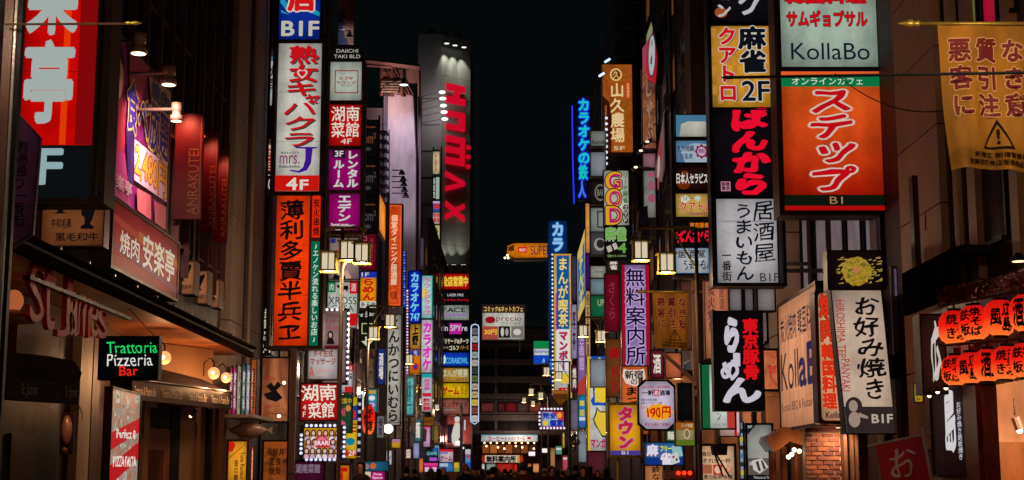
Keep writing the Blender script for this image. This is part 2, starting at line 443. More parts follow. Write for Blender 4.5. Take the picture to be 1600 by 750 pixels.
for y in (31, 33, 41, 46): pipe(r2, [(6.75, y, 0), (6.75, y, 29)], .06, PLUM)
r3 = building('tall dark building with outside stair beams and a pale corner column', 6.9, 1, 50.1, 75, 32, mat((.05, .028, .036), .5))
for z in range(14):
    wb(MB().box(6.3, 6.899, 50.3, 52.0, z*2.3+.01, z*2.3+2.28), 'column_panel', mat((.28, .17, .14), .6), r3)
r4 = building('dark building with balcony rails behind the brown farm restaurant sign', 6.5, 1, 75.1, 114, 29, mat((.045, .025, .045), .5))
for z in (17.0, 18.6, 19.6, 21.2, 22.3, 23.4, 24.8, 26.2, 27.6):
    pipe(r4, [(5.6, 75.0, z), (8.2, 75.0, z)], .035, mat((.25, .12, .2), .4), 'rail')
    wb(MB().box(5.4, 6.49, 75.2, 112, z-.05, z+.02), 'balcony_slab', mat((.05, .03, .045), .5), r4)
r5 = building('dark violet building behind the manga cafe sign', 5.9, 1, 114.1, 150, 20, mat((.07, .04, .07), .5))
for b, X, Y0, n, st, zt in ((r3, 6.9, 53, 6, 3.5, 28), (r4, 6.5, 77, 9, 4, 16), (r5, 5.9, 116, 7, 4.6, 18)):
    z = 4.2; k = 0
    while z < zt:
        for i in range(n):
            k += 1
            pm = glassm if (k*7) % 3 else glow([(150, 95, 60), (105, 95, 120), (170, 110, 60)][k % 3], .45, True, True)
            win(b, X, 1, Y0+i*st, Y0+i*st+st*.62, z, z+1.7, pane=pm)
        z += 3.3

# ---- grey cinema tower, front face Y 150
tw = thing('tower', 'tall grey concrete tower with vertical red letters lit by lamps', 'tower', (-7, 150, 0))
a = onY(650, 400, 150).x; b_ = onY(688, 400, 150).x; c_ = onY(734, 400, 152.5).x
zt = onY(670, 53, 150).z
conc = mat((.34, .30, .30), .7, 0, .2, .25, .1); concL = mat((.36, .345, .31), .7, 0, .2, .25, .1)
wb(MB().box(a, b_, 150, 165, 0, zt), 'wall', conc, tw)
nb = 12
for i in range(nb):      # cladding panels of the lettered face
    z0 = 20.6+(zt-20.6)*i/nb; z1 = 20.6+(zt-20.6)*(i+1)/nb-.03
    for j in range(2):
        xa = b_+.001+(c_-b_)*j/2; xb = b_+(c_-b_)*(j+1)/2-.015; ya = 150+2.5*j/2; yb = 150+2.5*(j+1)/2
        wb(MB().add([(xa, ya, z0), (xb, yb, z0), (xb, yb+1, z0), (xa, ya+1, z0), (xa, ya, z1), (xb, yb, z1), (xb, yb+1, z1), (xa, ya+1, z1)],
           [(0,3,2,1),(4,5,6,7),(0,1,5,4),(1,2,6,5),(2,3,7,6),(3,0,4,7)]), 'cladding_panel', concL, tw)
wb(MB().box(b_, c_, 153.4, 165, 0, zt), 'rear_wall', conc, tw)
for i in range(14):
    z = 4+i*2.8
    wb(MB().box(a+.1, b_-.1, 149.93, 149.999, z, z+.05), 'joint', DARK, tw)
class _T(Panel):
    def __init__(s): pass
tp = _T(); A_ = Vector((b_, 149.9)); B_ = Vector((c_, 152.4))
ex = thing('tower_letters', 'giant red vertical letters mounted on the grey concrete tower', 'lettering', ((A_.x+B_.x)/2, 151.1, 0), math.atan2(2.5, c_-b_))
tp.e = ex; tp.W = (B_-A_).length; tp.n = 0; tp.g = .12; tp.k = 1; tp.lit = True; tp.scale = 8
tz1 = onY(711, 130, 151).z; tz0 = onY(711, 348, 151).z; tp.H = tz1; tp.px = (688, 0, 734, 1)
red = glow((205, 8, 38), .9, False, True)
def tl(strokes, y0, y1, x0=695, x1=724):
    """block strokes of one letter turned a quarter clockwise; (u0,v0,u1,v1) in 0..1 of its box"""
    m = MB()
    za, zb = onY(711, y0, 151).z, onY(711, y1, 151).z
    fx = lambda u: ((x0+(x1-x0)*u-688)/46-.5)*tp.W
    fz = lambda v: za+(zb-za)*v
    for st in strokes:
        if len(st) == 4:
            u0, v0, u1, v1 = st; m.box(fx(u0), fx(u1), -.2, -.02, fz(v0), fz(v1))
        else:
            m.prism([(fx(u), fz(v)) for u, v in st[0]], -.2, -.02)
    o = m.build('letter', red, ex); return o
# H : two bars across, joined by a stem
tl([(0, 0, 1, .34), (0, .66, 1, 1), (.40, .341, .68, .659)], 133, 163)
# U
tl([(0, 0, .70, .30), (0, .70, .70, 1), (.701, 0, 1, 1)], 175, 204)
# M with three dots beside
tl([(0, 0, .78, .22), (0, .38, .78, .60), (0, .76, .78, 1), (.781, 0, 1, 1)], 214, 258)
for yy in (227, 242, 257):
    q = onY(730, yy, 151); m = MB(); fx = ((730-688)/46-.5)*tp.W
    m.lathe([(.25, -.2), (.25, -.02)], 16, (fx, 0, q.z), 'y'); m.build('letter_dot', red, ex)
tl([([(0, 0), (0, .26), (.72, .5), (0, .74), (0, 1), (1, .62), (1, .38)][::-1],)], 270, 301)   # A, its bar left out as on the tower
tl([([(0, 0), (0, .3), (.37, .5), (0, .7), (0, 1), (.5, .68), (1, 1), (1, .7), (.63, .5), (1, .3), (1, 0), (.5, .32)][::-1],)], 316, 345)
def spot(loc, tgt, pw, col, ang=1.0, blend=.6, rad=.05):
    l = bpy.data.lights.new('spot_light', 'SPOT'); l.energy = pw; l.color = col; l.spot_size = ang; l.spot_blend = blend; l.shadow_soft_size = rad
    o = bpy.data.objects.new('spot_light', l); C.objects.link(o); o.location = loc
    o.rotation_euler = (Vector(tgt)-Vector(loc)).to_track_quat('-Z', 'Y').to_euler(); return o
def point(loc, pw, col, rad=.08):
    l = bpy.data.lights.new('point_light', 'POINT'); l.energy = pw; l.color = col; l.shadow_soft_size = rad
    o = bpy.data.objects.new('point_light', l); C.objects.link(o); o.location = loc; return o
def flood(px, py, Y, up, n_, label):
    p = onY(px, py, Y-1.2)
    t = thing('floodlight', label, 'lamp', p, 0, 'floodlights on the grey tower')
    MB().lathe([(.10, .18), (.28, -.12)] if not up else [(.28, .12), (.10, -.18)], 10).build('lamp_shade', STEEL, t, True)
    MB().lathe([(.001, -.01), (.26, 0)], 10, (0, 0, -.14 if not up else .14)).build('bulb', glow((240, 250, 235), 2, False, False), t)
    MB().tube([(0, 0, .1), (0, 1.1, .25)], .03, 6).build('arm', STEEL, t)
    return p
for i, px in enumerate((698, 711, 725)):
    p = flood(px, 66+i*3, 150.6+i*.7, False, i, ['first', 'second', 'third'][i]+' downward floodlight from the left at the top of the grey tower')
    spot((p.x, p.y, p.z-.3), (p.x, p.y+2.6, p.z-7), 420, (.95, 1, .85), 1.0, .9)
for i, px in enumerate((696, 709, 724)):
    p = flood(px, 416, 150.6+i*.7, True, i, ['first', 'second', 'third'][i]+' upward floodlight from the left at the foot of the red tower letters')
    spot((p.x, p.y, p.z+.3), (p.x, p.y+2.6, p.z+7), 130, (.95, 1, .85), 1.0, .9)
for i, y in enumerate((144, 154, 165, 175, 186)):
    q = onY(691+i, y, 147.5); q0 = onY(655, y-6, 147.5)
    t = thing('arm_lamp', '%s oval lamp on a long arm beside the first red letter' % ['topmost', 'second', 'third', 'fourth', 'lowest'][i], 'lamp', q, 0, 'arm lamps beside the red letters')
    MB().ball((0, 0, 0), .36, 12, 6, .45).build('lamp_head', glow((245, 245, 250), 1.4, False, False), t, True)
    MB().tube([(0, 0, .1), (q0.x-q.x, 2.4, .1)], .03, 6).build('arm', STEEL, t)
    point(q+Vector((-.6, -.2, -.4)), 38, (1, .95, .95), .2)

# ---- building closing the street, Y 190
eb = thing('building', 'dark office block closing the far end of the street over a cafe', 'building', (0, 190, 0))
wb(MB().box(-5.5, 8, 190, 205, 5.2, 20.5), 'wall', mat((.13, .10, .11), .6), eb)
wb(MB().box(-5.5, 8, 192.5, 205, 0, 5.199), 'ground_floor_wall', mat((.25, .12, .06), .6), eb)
wins = [(752, 20), (779, 9), (791, 16), (809, 17), (827, 17), (846, 12)]
for ri, (ya, yb, pm) in enumerate(((659, 672, BLACK), (630, 643, None), (602, 614, BLACK), (575, 587, BLACK), (548, 560, BLACK))):
    for j, (xa, wd) in enumerate(wins):
        P0 = onY(xa, yb, 190); P1 = onY(xa+wd, ya, 190)
        f = MB(); q = .1
        f.box(P0.x-q, P0.x, 189.9, 190.0-.001, P0.z-q, P1.z+q).box(P1.x, P1.x+q, 189.9, 189.999, P0.z-q, P1.z+q).box(P0.x, P1.x, 189.9, 189.999, P1.z, P1.z+q).box(P0.x, P1.x, 189.9, 189.999, P0.z-q, P0.z)
        fr = wb(f, 'window', DARK, eb)
        pane = glow([(110, 45, 45), (95, 30, 35), (120, 25, 30), (80, 55, 50), (130, 60, 45), (70, 30, 32)][j], .6) if pm is None else BLACK
        wb(MB().box(P0.x, P1.x, 189.95, 189.98, P0.z, P1.z), 'pane', pane, eb, fr)
for i in range(9):
    z = 5.4+i*1.85
    wb(MB().box(-5.5, 8, 189.94, 189.998, z, z+.06), 'cladding_joint', BLACK, eb)
wb(MB().box(-5.2, 3.3, 189.6, 189.99, 5.0, 5.19), 'canopy', STEEL, eb)

# ---- steelwork on the roof of b4
ra = onY(572, 95, 78.5); rb = onY(656, 105, 78.5)
rf = thing('roof_billboard_frame', 'pinkish steel frame and panels on the roof left of the tower', 'frame', (-6, 78.5, 19))
pk = mat((.34, .17, .15), .55, .2, .4, 2)
wb(MB().tube([ra, rb], .16, 4), 'top_beam', pk, rf)
wb(MB().tube([onY(572, 102, 78.5), onY(612, 105, 78.5)], .08, 4), 'lower_beam', pk, rf)
for x, y in ((596, 103), (612, 105), (628, 108), (655, 110)):
    wb(MB().tube([onY(x, y, 78.6), onY(x, 150, 78.6)], .09, 4), 'post', pk, rf)
for i in range(5):
    wb(MB().tube([onY(596+i*6, 103, 78.7), onY(626+i*5, 148, 78.7)], .04, 4), 'brace', pk, rf)
for i, (x0, y0, x1, y1, c) in enumerate(((634, 108, 656, 129, (.42, .25, .24)), (596, 112, 620, 124, (.36, .16, .10)), (600, 128, 612, 150, (.10, .07, .07)), (618, 112, 632, 148, (.30, .16, .16)))):
    p0, p1 = onY(x0, y1, 78.8), onY(x1, y0, 78.8)
    wb(MB().box(p0.x, p1.x, 78.8, 79.0, p0.z, p1.z), 'panel', mat(c, .6, .1, .4, 1.5), rf)
for i in range(5):
    p0, p1 = onY(596, 128+i*4, 78.4), onY(626-i, 128+i*4, 78.4)
    wb(MB().box(p0.x, p1.x, 78.3, 78.4, p0.z-.03, p1.z+.03), 'rung', mat((.5, .38, .3), .4, .5), rf)

# ---- clutter on the facades: air conditioners, ducts, rooftop equipment
acm = mat((.34, .31, .30), .5, 0, .3, 6)
for b, X, sd, ys, zs in ((b2, -7.6, -1, (44, 50, 54), (7, 12, 17)), (b3, -7.2, -1, (60, 66, 72), (6.5, 10, 13.5)), (b4, -6.7, -1, (84, 95, 106), (7, 11, 15)), (r2, 6.9, 1, (38, 42, 47), (8.2, 12, 16)), (r3, 6.9, 1, (55, 61, 68), (8, 12.5, 17)), (r4, 6.5, 1, (80, 90, 102), (7, 10.5, 14))):
    for y in ys:
        for z in zs:
            o = wb(MB().box(X-sd*.001, X-sd*.38, y, y+.8, z, z+.6), 'air_conditioner', acm, b)
            wb(MB().lathe([(.24, -.01), (.22, .0)], 12, (X+sd*(-.40), y+.4, z+.3), 'x'), 'fan_grille', BLACK, b, o)
        pipe(b, [(X-sd*.12, y-.3, .2), (X-sd*.12, y-.3, zs[-1]+5)], .06, PLUM, 'duct')
for x, h_ in ((-9.2, 1.2), (-7.8, .8), (-6.2, 1.0)): wb(MB().box(x, x+.9, 152, 153, zt+.001, zt+h_), 'roof_unit', conc, tw)
# ---- blank white billboard wall left of the tower
wbp = front('tall blank pale billboard wall left of the grey tower', 598, 138, 651, 500, 78.9, (205, 190, 205), lit=False, frame=(60, 56, 76), d=.5, b=.05, shape=[(0, .0), (.86, .035), (.96, .3), (1, 1), (0, 1)], name='billboard', cat='billboard')
MB().box(-wbp.W/2+.02, -wbp.W/2+.22, -.07, -.03, .3, wbp.H-.15).build('side_strip', paint((96, 92, 116)), wbp.e)
front('thin pale curved edge strip between the blank billboard and the tower', 652, 152, 657, 505, 79.4, (150, 112, 126), lit=False, frame=(96, 60, 70), d=.3, b=.02, name='trim_strip', cat='trim')
q = onY(631, 131, 76.5); t = thing('billboard_lamp', 'cone lamp on an arm above the blank pale billboard wall', 'lamp', q)
MB().lathe([(.05, .3), (.12, .06), (.26, -.05)], 14).build('lamp_shade', BLACK, t, True); MB().lathe([(.001, -.07), (.23, -.06)], 14).build('bulb', glow((235, 245, 255), 2, False, False), t); MB().tube([(0, 0, .3), (-1.0, .5, .1), (-1.6, 2, 0)], .04, 6).build('arm', BLACK, t)
spot(q+Vector((0, -.3, -.15)), q+Vector((-.2, 2.4, -9)), 520, (.95, .88, 1), 2.2, 1)
point(q+Vector((-.9, .6, -.4)), 130, (1, .62, .55), .2)  # added pink light for the roof steelwork, without a fixture of its own
for i, (x, y) in enumerate(((628, 269), (630, 279), (631, 287), (632, 296), (634, 305))):
    q = onY(x, y, 76.6); t = thing('billboard_lamp', ['first', 'second', 'third', 'fourth', 'fifth'][i]+' black arm lamp from the top in front of the blank pale billboard', 'lamp', q, 0, 'black arm lamps before the blank billboard')
    MB().lathe([(.05, .15), (.20, -.12)], 10).build('lamp_shade', BLACK, t, True); q0 = onY(612, y-1, 76.6); MB().tube([(0, 0, .1), (q0.x-q.x, .2, .15)], .03, 6).build('arm', BLACK, t)
q = onY(626, 330, 76); spot(q, q+Vector((0, 2.9, 3)), 110, (1, .85, .95), 2.6, 1)
fe = thing('fire_escape', 'black fire escape cage left of the blank pale billboard', 'fire escape', onY(603, 500, 76))
for i in range(9):
    y = 204+i*14; a_, b__ = onY(593, y, 75.5), onY(608, y+2, 76.5)
    wb(MB().box(a_.x, b__.x, 75.5, 76.5, a_.z-.05, a_.z), 'landing', BLACK, fe); wb(MB().tube([(a_.x, 75.5, a_.z+.35), (b__.x, 75.5, a_.z+.35)], .02, 5), 'rail', STEEL, fe)
for x in (593, 600, 608): wb(MB().tube([onY(x, 203, 75.5), onY(x, 330, 75.5)], .03, 5), 'post', STEEL, fe)

for i, y in enumerate((24.6, 28.0, 31.5)): pipe(b1, [(-6.9, y, 6), (-6.9, y, 25)], .04, STEEL, 'duct')
for i in range(9): wb(MB().box(-7.001, -6.93, 20, 35.1, 6.2+i*2.1, 6.26+i*2.1), 'cross_rail', mat((.12, .05, .06), .5), b1)
for i in range(16): wb(MB().box(6.86, 6.899, 28.2+i*1.3, 28.23+i*1.3, 8, 29), 'tile_joint', mat((.02, .012, .016), .8), r2)
for i in range(12): wb(MB().box(6.86, 6.899, 28, 49.9, 8.2+i*1.6, 8.23+i*1.6), 'tile_joint', mat((.16, .09, .11), .6), r2)
# ================================================================ SIGNS
WH = (205, 203, 190); RED = (205, 15, 25); BLK = (14, 12, 14); CREAM = (235, 215, 165)
COP = mat((.30, .12, .06), .35, .7); FRB = mat((.10, .055, .045), .45); FRD = mat((.035, .02, .022), .4)
O = lambda **k: k
# ---- near left
def tower_frame(label, x0, y0, x1, y1, Y, m=FRB, d=.35, w_=.09, group=None, ledge=()):
    """posts and crossbars that carry a stack of sign boxes"""
    p0, p1 = onY(x0, (y0+y1)/2, Y), onY(x1, (y0+y1)/2, Y); zt_, zb_ = onY(x0, y0, Y).z, onY(x0, y1, Y).z
    t = thing('sign_scaffold', label, 'scaffold', ((p0.x+p1.x)/2, Y, zb_), 0, group)
    for x in (p0.x, p1.x-w_): wb(MB().box(x, x+w_, Y-.03, Y+d, zb_, zt_), 'post', m, t)
    for y in (y1,)+tuple(ledge):
        z = onY(x0, y, Y).z; wb(MB().box(p0.x+w_+.001, p1.x-w_-.001, Y-.01, Y+d, z, z+w_), 'crossbar', m, t)
    sx = -1 if x0 < 800 else 1
    wall_x = 7.1*sx
    xa = p0.x if sx < 0 else p1.x
    n = max(2, int((zt_-zb_)/2.5))
    for i in range(n):
        z = zb_+.3+(zt_-zb_-.6)*i/(n-1)
        wb(MB().box(min(xa, wall_x), max(xa, wall_x), Y+.12, Y+.2, z, z+.08), 'bracket', STEEL, t)
    return t
tower_frame('dark frame posts around the red restaurant sign at the left edge', 20, -90, 172, 318, 20, FRB, .5, .10)
front('big red backlit sign with white characters above a black floor panel', 36, -80, 150, 310, 20, (208, 6, 4),
  [('r', 98, -80, 108, 228, (235, 60, 8)), ('r', 122, -80, 150, 228, (135, 6, 10)), ('r', 36, 229, 150, 310, (12, 16, 18)),
   ('v', '楽', 37, -78, 119, 62, (170, 182, 178), O(bold=.035)), ('v', '亭', 36, 68, 119, 200, (170, 182, 178), O(bold=.035)), ('h', 'F', 69, 236, 104, 288, (150, 178, 182), O(bold=.03))],
  frame=FRB, d=.45, b=.03)
pA = front('purple hexagonal street name board hanging from the pole at the left edge', -4, 165, 57, 405, 15.5, (84, 46, 86),
  [('v', '劇場通り一番街', 18, 220, 43, 356, (30, 8, 34), O(bold=.02))],
  lit=False, frame=(60, 35, 55), d=.06, b=.02, shape=[(.25, 0), (1, .22), (.93, .83), (0, 1), (0, .12)])
front('tan bull head beef sign box just under the big red sign', 66, 320, 162, 384, 21.6, (118, 66, 34),
  [('v', '黒|毛|和|牛', 80, 342, 112, 357, BLK), ('p', [(84, 321), (104, 321), (103, 326), (97, 330), (103, 334), (84, 334), (90, 330)], BLK), ('h', '黒毛和牛', 88, 364, 155, 377, BLK, O(brush=.4)),
   ('p', [(127, 325), (134, 322), (141, 326), (154, 322), (148, 329), (145, 342), (141, 350), (147, 354), (147, 358), (127, 358), (127, 354), (133, 350), (132, 340), (127, 336)], BLK)], frame=(130, 80, 45), d=.25, b=.02)
for i, (x0, y0, x1, y1, Y) in enumerate(((277, 409, 303, 459, 31), (304, 424, 324, 474, 32.6), (326, 438, 342, 480, 34.2))):
    front(['nearest small bull silhouette sign box at the end of the canopy', 'middle small bull silhouette sign box with a bright striped edge', 'farthest small bull silhouette sign box beside the pale column'][i],
      x0, y0, x1, y1, Y, (150, 92, 58), [('p', [(x0+3, y0+4), (x0+10, y0+7), (x1-6, y0+4), (x1-4, y0+7), (x1-8, y0+18), (x1-10, y0+22), (x0+9, y0+26), (x0+12, y0+30), (x0+3, y0+30), (x0+4, y0+14)], BLK),
      ('h', '黒毛和牛', x0+2, y1-14, x1-3, y1-6, BLK)], frame=(110, 84, 64), d=.5, b=.015, group='bull silhouette beef signs')
bb = side('large purple magenta all-you-can-eat billboard on the left wall', -6.75, 165, 34, 298, 268, (96, 30, 90),
  [('o', .13, .24, .13, .20, (226, 176, 150)), ('p', [(.0, .30), (.10, .42), (.26, .36), (.34, .60), (.22, .80), (.0, .74)], (176, 40, 70)), ('p', [(.02, .04), (.2, .02), (.27, .2), (.2, .12), (.08, .1), (.02, .3)], (70, 26, 60))]+
  [('p', [(.02+.03*i, .40+.02*i), (.035+.03*i, .40+.02*i), (.06+.03*i, .60+.02*i), (.20, .76), (.19, .77), (.045+.03*i, .61+.02*i)], (226, 170, 200)) for i in range(5)]+
  [('p', [(.30, .0), (.62, .0), (.50, .30), (.34, .26)], (190, 60, 90)), ('p', [(.62, .05), (1, .0), (1, .2), (.66, .2)], (205, 165, 150)), ('p', [(.0, .74), (.3, .70), (.42, 1), (0, 1)], (190, 60, 140)), ('p', [(.30, .52), (.42, .50), (.44, .84), (.36, .86)], (60, 30, 110)),
   ('h', '食べ放題', .30, .20, .98, .52, (60, 40, 150), O(bold=.03, out=(236, 206, 120), ow=.05)), ('h', '焼肉', .66, .05, .96, .18, (70, 90, 150), O(bold=.02)),
   ('p', [(.42, .56), (.97, .54), (.98, .80), (.44, .82)], (226, 190, 214)), ('h', '2,480円', .44, .57, .96, .79, (240, 176, 60), O(bold=.03, out=(150, 20, 70), ow=.045)),
   ('p', [(.48, .86), (.70, .84), (.72, 1), (.50, 1)], (226, 110, 130)), ('p', [(.76, .86), (.96, .84), (.97, 1), (.78, 1)], (210, 100, 120)), ('h', '安楽亭', .06, .86, .4, .95, (226, 200, 215), O(bold=.02))],
  name='billboard', cat='billboard', lit=False, frame=(70, 60, 55), d=.2, b=.06, facemat=photo([(70, 20, 80), (140, 40, 130), (110, 30, 60), (170, 60, 140)], 1.1, 0))
side('pink red backlit grill restaurant sign board over the canopy', -6.3, 176, 312, 416, 280, (140, 26, 26),
  [('p', [(0, .2), (1, .35), (1, .5), (0, .3)], (150, 50, 34)), ('p', [(0, .62), (1, .8), (1, .9), (0, .7)], (105, 50, 66)), ('p', [(.35, .22), (.98, .30), (.98, .44), (.35, .40)], (160, 84, 36)),
   ('h', '焼肉', .10, .38, .37, .74, (215, 200, 180), O(bold=.012)), ('h', '安楽亭', .42, .20, .93, .76, (205, 196, 176), O(bold=.02))],
  frame=(90, 64, 50), d=.35, b=.05, k=.75)
for i, (x0, y0, x1, y1, Y) in enumerate(((273, 178, 316, 342, 29.5), (316, 205, 339, 362, 31.6), (337, 226, 356, 378, 33.4))):
    front(['nearest and largest of the three dark red vertical banners', 'middle one of the three dark red vertical banners', 'farthest and smallest of the three dark red vertical banners'][i],
      x0, y0, x1, y1, Y, (120, 8, 22), [('ccw', 'ANRAKUTEI', x1-(x1-x0)*.50, y0+55, x1-(x1-x0)*.12, y1-6, (196, 118, 60), O(bold=-.002)), ('r', x1-(x1-x0)*.09, y0+1, x1-(x1-x0)*.05, y1-8, (180, 100, 60))],
      name='banner', cat='banner', lit=False, frame=(90, 8, 18), d=.05, b=.012, group='dark red vertical banners')
front('small black neon trattoria sign in green, white and red', 157, 528, 246, 591, 25.0, (6, 7, 9),
  [('h', 'Trattoria', 166, 534, 246, 552, (30, 235, 110), O(bold=-.004, out=(8, 80, 40), ow=.024, brush=.5)), ('h', 'Pizzeria', 168, 553, 239, 572, (235, 235, 228), O(bold=-.004, out=(60, 65, 62), ow=.018, brush=.5)),
   ('h', 'Bar', 188, 572, 217, 587, (255, 45, 25), O(bold=.0, out=(130, 12, 8), ow=.03, brush=.5))], frame=(20, 22, 24), d=.2, b=.03)
# poster window
quad('bright pizzeria poster window with diagonal red bands', 174, 23.6, 219, 25.6, onY(196, 612, 24.6).z, .5, (120, 130, 125),
  [('p', [(0, .30), (1, .17), (1, .27), (0, .42)], (190, 25, 30)), ('p', [(0, .52), (1, .34), (1, .46), (0, .66)], (185, 20, 28)),
   ('h', 'Perfect 8', .2, .265, .85, .325, (235, 225, 215), O(brush=1)), ('h', 'PIZZA PASTA', .12, .45, .9, .52, (235, 225, 215), O(brush=1)),
   ('o', .35, .8, .16, .08, (30, 120, 70)), ('o', .75, .72, .13, .06, (150, 70, 40)), ('p', [(.25, .88), (.45, .88), (.5, 1), (.2, 1)], (40, 150, 80)), ('o', .8, .9, .15, .05, (225, 215, 200))],
  name='poster_window', cat='poster', facemat=photo([(40, 60, 60), (150, 165, 155), (190, 90, 60), (120, 150, 130), (215, 205, 190), (60, 90, 70)], 4, .7), frame=(60, 35, 25), d=.1, b=.03)

# ---- main stack, Y 43
tower_frame('tall brown frame carrying the blue, white and orange sign boxes', 423, -80, 510, 546, 43.05, FRB, .6, .10, ledge=(64, 301))
front('blue sign box marked B1F at the top of the left stack', 437, -70, 501, 62, 43, (12, 45, 150),
  [('p', [(440, -10), (450, 8), (446, 14), (438, 4)], (30, 150, 190)), ('p', [(488, 12), (500, 20), (500, 26), (484, 20)], (30, 150, 190)), ('p', [(440, 16), (454, 24), (440, 20)], (30, 150, 190)),
   ('v', '酒店', 450, -60, 494, 19, (215, 20, 22), O(bold=.05, out=(215, 205, 190), ow=.06)), ('h', 'B1F', 442, 34, 499, 56, (196, 193, 172), O(bold=.03))], frame=FRB, d=.5, b=.02)
front('tall white club sign box with red vertical characters and purple J', 433, 68, 501, 299, 43, (203, 201, 190),
  [('v', '熟女', 449, 72, 496, 130, RED, O(bold=.03, sh=((60, 55, 55), 2, 2))), ('v', 'キ', 443, 128, 497, 152, RED, O(bold=.02, sh=((60, 55, 55), 2, 2))), ('v', 'ャ', 470, 146, 500, 166, RED, O(bold=.02, sh=((60, 55, 55), 2, 2))),
   ('v', 'バクラ', 440, 158, 498, 231, RED, O(bold=.01, sh=((60, 55, 55), 2, 2), brush=.6)), ('h', '♥', 463, 110, 479, 124, (210, 200, 190)), ('h', '♥', 466, 112, 476, 121, RED),
   ('h', 'mrs.', 439, 244, 470, 257, (130, 30, 110), O(bold=.0)), ('h', 'Kabukicho', 439, 259, 471, 263, (60, 50, 60)), ('h', '熟女キャバクラ', 441, 238, 469, 242, (60, 50, 60)),
   ('p', [(463, 231), (497, 231), (497, 233), (490, 234), (488, 256), (482, 267), (470, 271), (455, 268), (456, 266), (469, 268), (476, 262), (479, 250), (479, 234), (463, 233)], (62, 22, 140)),
   ('r', 433, 275, 501, 299, (205, 22, 14)), ('h', '4', 451, 279, 467, 297, (225, 215, 200), O(bold=.03)), ('h', 'F', 472, 282, 484, 297, (225, 215, 200), O(bold=.03))], frame=FRB, d=.5, b=.02)
front('glowing orange-red tavern sign with black brush characters and a green strip', 430, 306, 499, 540, 43, (250, 62, 8),
  [('r', 482, 306, 486, 540, (60, 18, 10)), ('r', 486, 306, 499, 372, (235, 40, 8)), ('r', 485.5, 372, 499, 378, (60, 18, 10)), ('r', 486, 378, 499, 540, (0, 104, 72)),
   ('v', '薄利多賣半兵ヱ', 435, 313, 474, 536, (16, 8, 8), O(bold=.022, brush=.8)), ('v', '炭火串焼', 487.5, 311, 498, 370, (20, 8, 8), O(brush=.5)),
   ('v', '♪エノケン流れる楽しいお店♪', 488, 380, 498, 536, (205, 225, 210), O(brush=.4)), ('cw', 'History is that hundred', 471, 378, 477, 450, (190, 30, 15), O(bold=-.01))], frame=FRB, d=.5, b=.02)
# narrow signs left of the stack
front('narrow white sign with black brush characters behind the tall club sign', 412, 78, 432, 165, 45, (178, 180, 172), [('v', '秋冬', 415, 103, 431, 140, BLK, O(brush=1)), ('r', 412, 84, 432, 96, (60, 110, 130)), ('h', '527', 416, 139, 430, 145, (40, 120, 150))], frame=FRB, d=.8)
front('narrow red dining sign left of the tall club sign', 412, 222, 430, 268, 45, RED, [('v', '町ダイニング', 418, 226, 429, 275, (230, 220, 210))], frame=FRB, d=.8, b=.03)
front('narrow black sign with white letters under the narrow red one', 411, 271, 430, 300, 45, BLK, [('h', 'moz', 412, 280, 429, 296, (210, 205, 200))], frame=FRB, d=.8, b=.03)
front('black sign with white characters left of the orange tavern sign', 406, 478, 424, 553, 43.4, (8, 8, 10), [('v', '炎家', 412, 481, 422, 515, WH, O(brush=.6)), ('h', 'ri Mo\n東鉄', 407, 518, 422, 532, WH), ('h', '2-1', 407, 536, 423, 551, WH, O(bold=.02))], frame=(40, 40, 42), d=.5, b=.02)
front('brown lit board with black brush strokes under the black 2-1 sign', 405, 560, 450, 658, 43.2, (116, 60, 36), [('p', [(416, 603), (424, 598), (428, 604), (434, 596), (440, 602), (432, 610), (442, 622), (432, 628), (418, 624), (412, 616), (424, 612)], BLK), ('h', 'めん', 418, 588, 430, 594, (170, 30, 20)), ('h', 'らー', 417, 633, 438, 637, (170, 30, 20))],
  facemat=photo([(50, 24, 16), (120, 66, 40), (160, 98, 60), (90, 48, 30)], 1.2, .8, stretch=(1, 1, .5)), frame=(40, 24, 18), d=.3)
front('dim orange menu board near the foot of the brown post', 412, 690, 448, 752, 43.3, (120, 50, 15), [('h', '海鮮丼\n定食\n焼魚', 416, 700, 444, 742, (30, 14, 6))], facemat=photo([(60, 24, 8), (150, 74, 22), (100, 46, 14)], 2, .7), frame=(40, 24, 18), d=.2)
for i, (y0, y1) in enumerate(((34, 76), (168, 216), (308, 340), (434, 476))):
    front(['dark box cabinet highest on the recess wall', 'dark box cabinet above the narrow red sign', 'dark box cabinet below the narrow black sign', 'dark box cabinet above the black 2-1 sign'][i], 398, y0, 424, y1, 44, (52, 30, 28), lit=False, frame=(50, 30, 28), d=.8, b=.02, name='utility_box', cat='box', group='utility boxes on the recess wall')
# ---- second stack, Y 50
tower_frame('copper frame carrying the white, red and magenta sign boxes', 509, 100, 570, 366, 50.05, COP, .5, .08, ledge=(160, 230, 299))
front('arched black building name sign at the top of the copper stack', 515, 72, 566, 94, 50, (12, 12, 13), [('h', 'DAIICHI\nTAKI BLD', 522, 77, 563, 91, (190, 185, 175), O(bold=.0))], frame=COP, d=.5, b=.05,
  shape=[(0, .7), (.12, .25), (.35, .0), (.8, .0), (.95, .3), (1, .75), (1, 1), (0, 1)])
front('white sign with red framed italic lettering in the copper stack', 514, 97, 565, 157, 50, (178, 186, 174), [('f', 523, 110, 560, 146, (150, 20, 30), 1.6), ('h', 'カブキ\nラウンジ', 526, 120, 556, 132, (150, 20, 30), O(bold=.03, brush=.5)), ('h', '*SINCE 1998*', 532, 133, 550, 135, (90, 80, 80))], frame=COP, d=.45, b=.03)
front('red Chinese restaurant sign with white brush characters in the copper stack', 514, 164, 564, 228, 50, (200, 14, 14), [('v', '南館|湖菜', 517, 166, 562, 216, (228, 222, 205), O(brush=.6, bold=.01)), ('h', '4F', 533, 217, 550, 225, (220, 200, 180), O(bold=.02))], frame=COP, d=.45, b=.03)
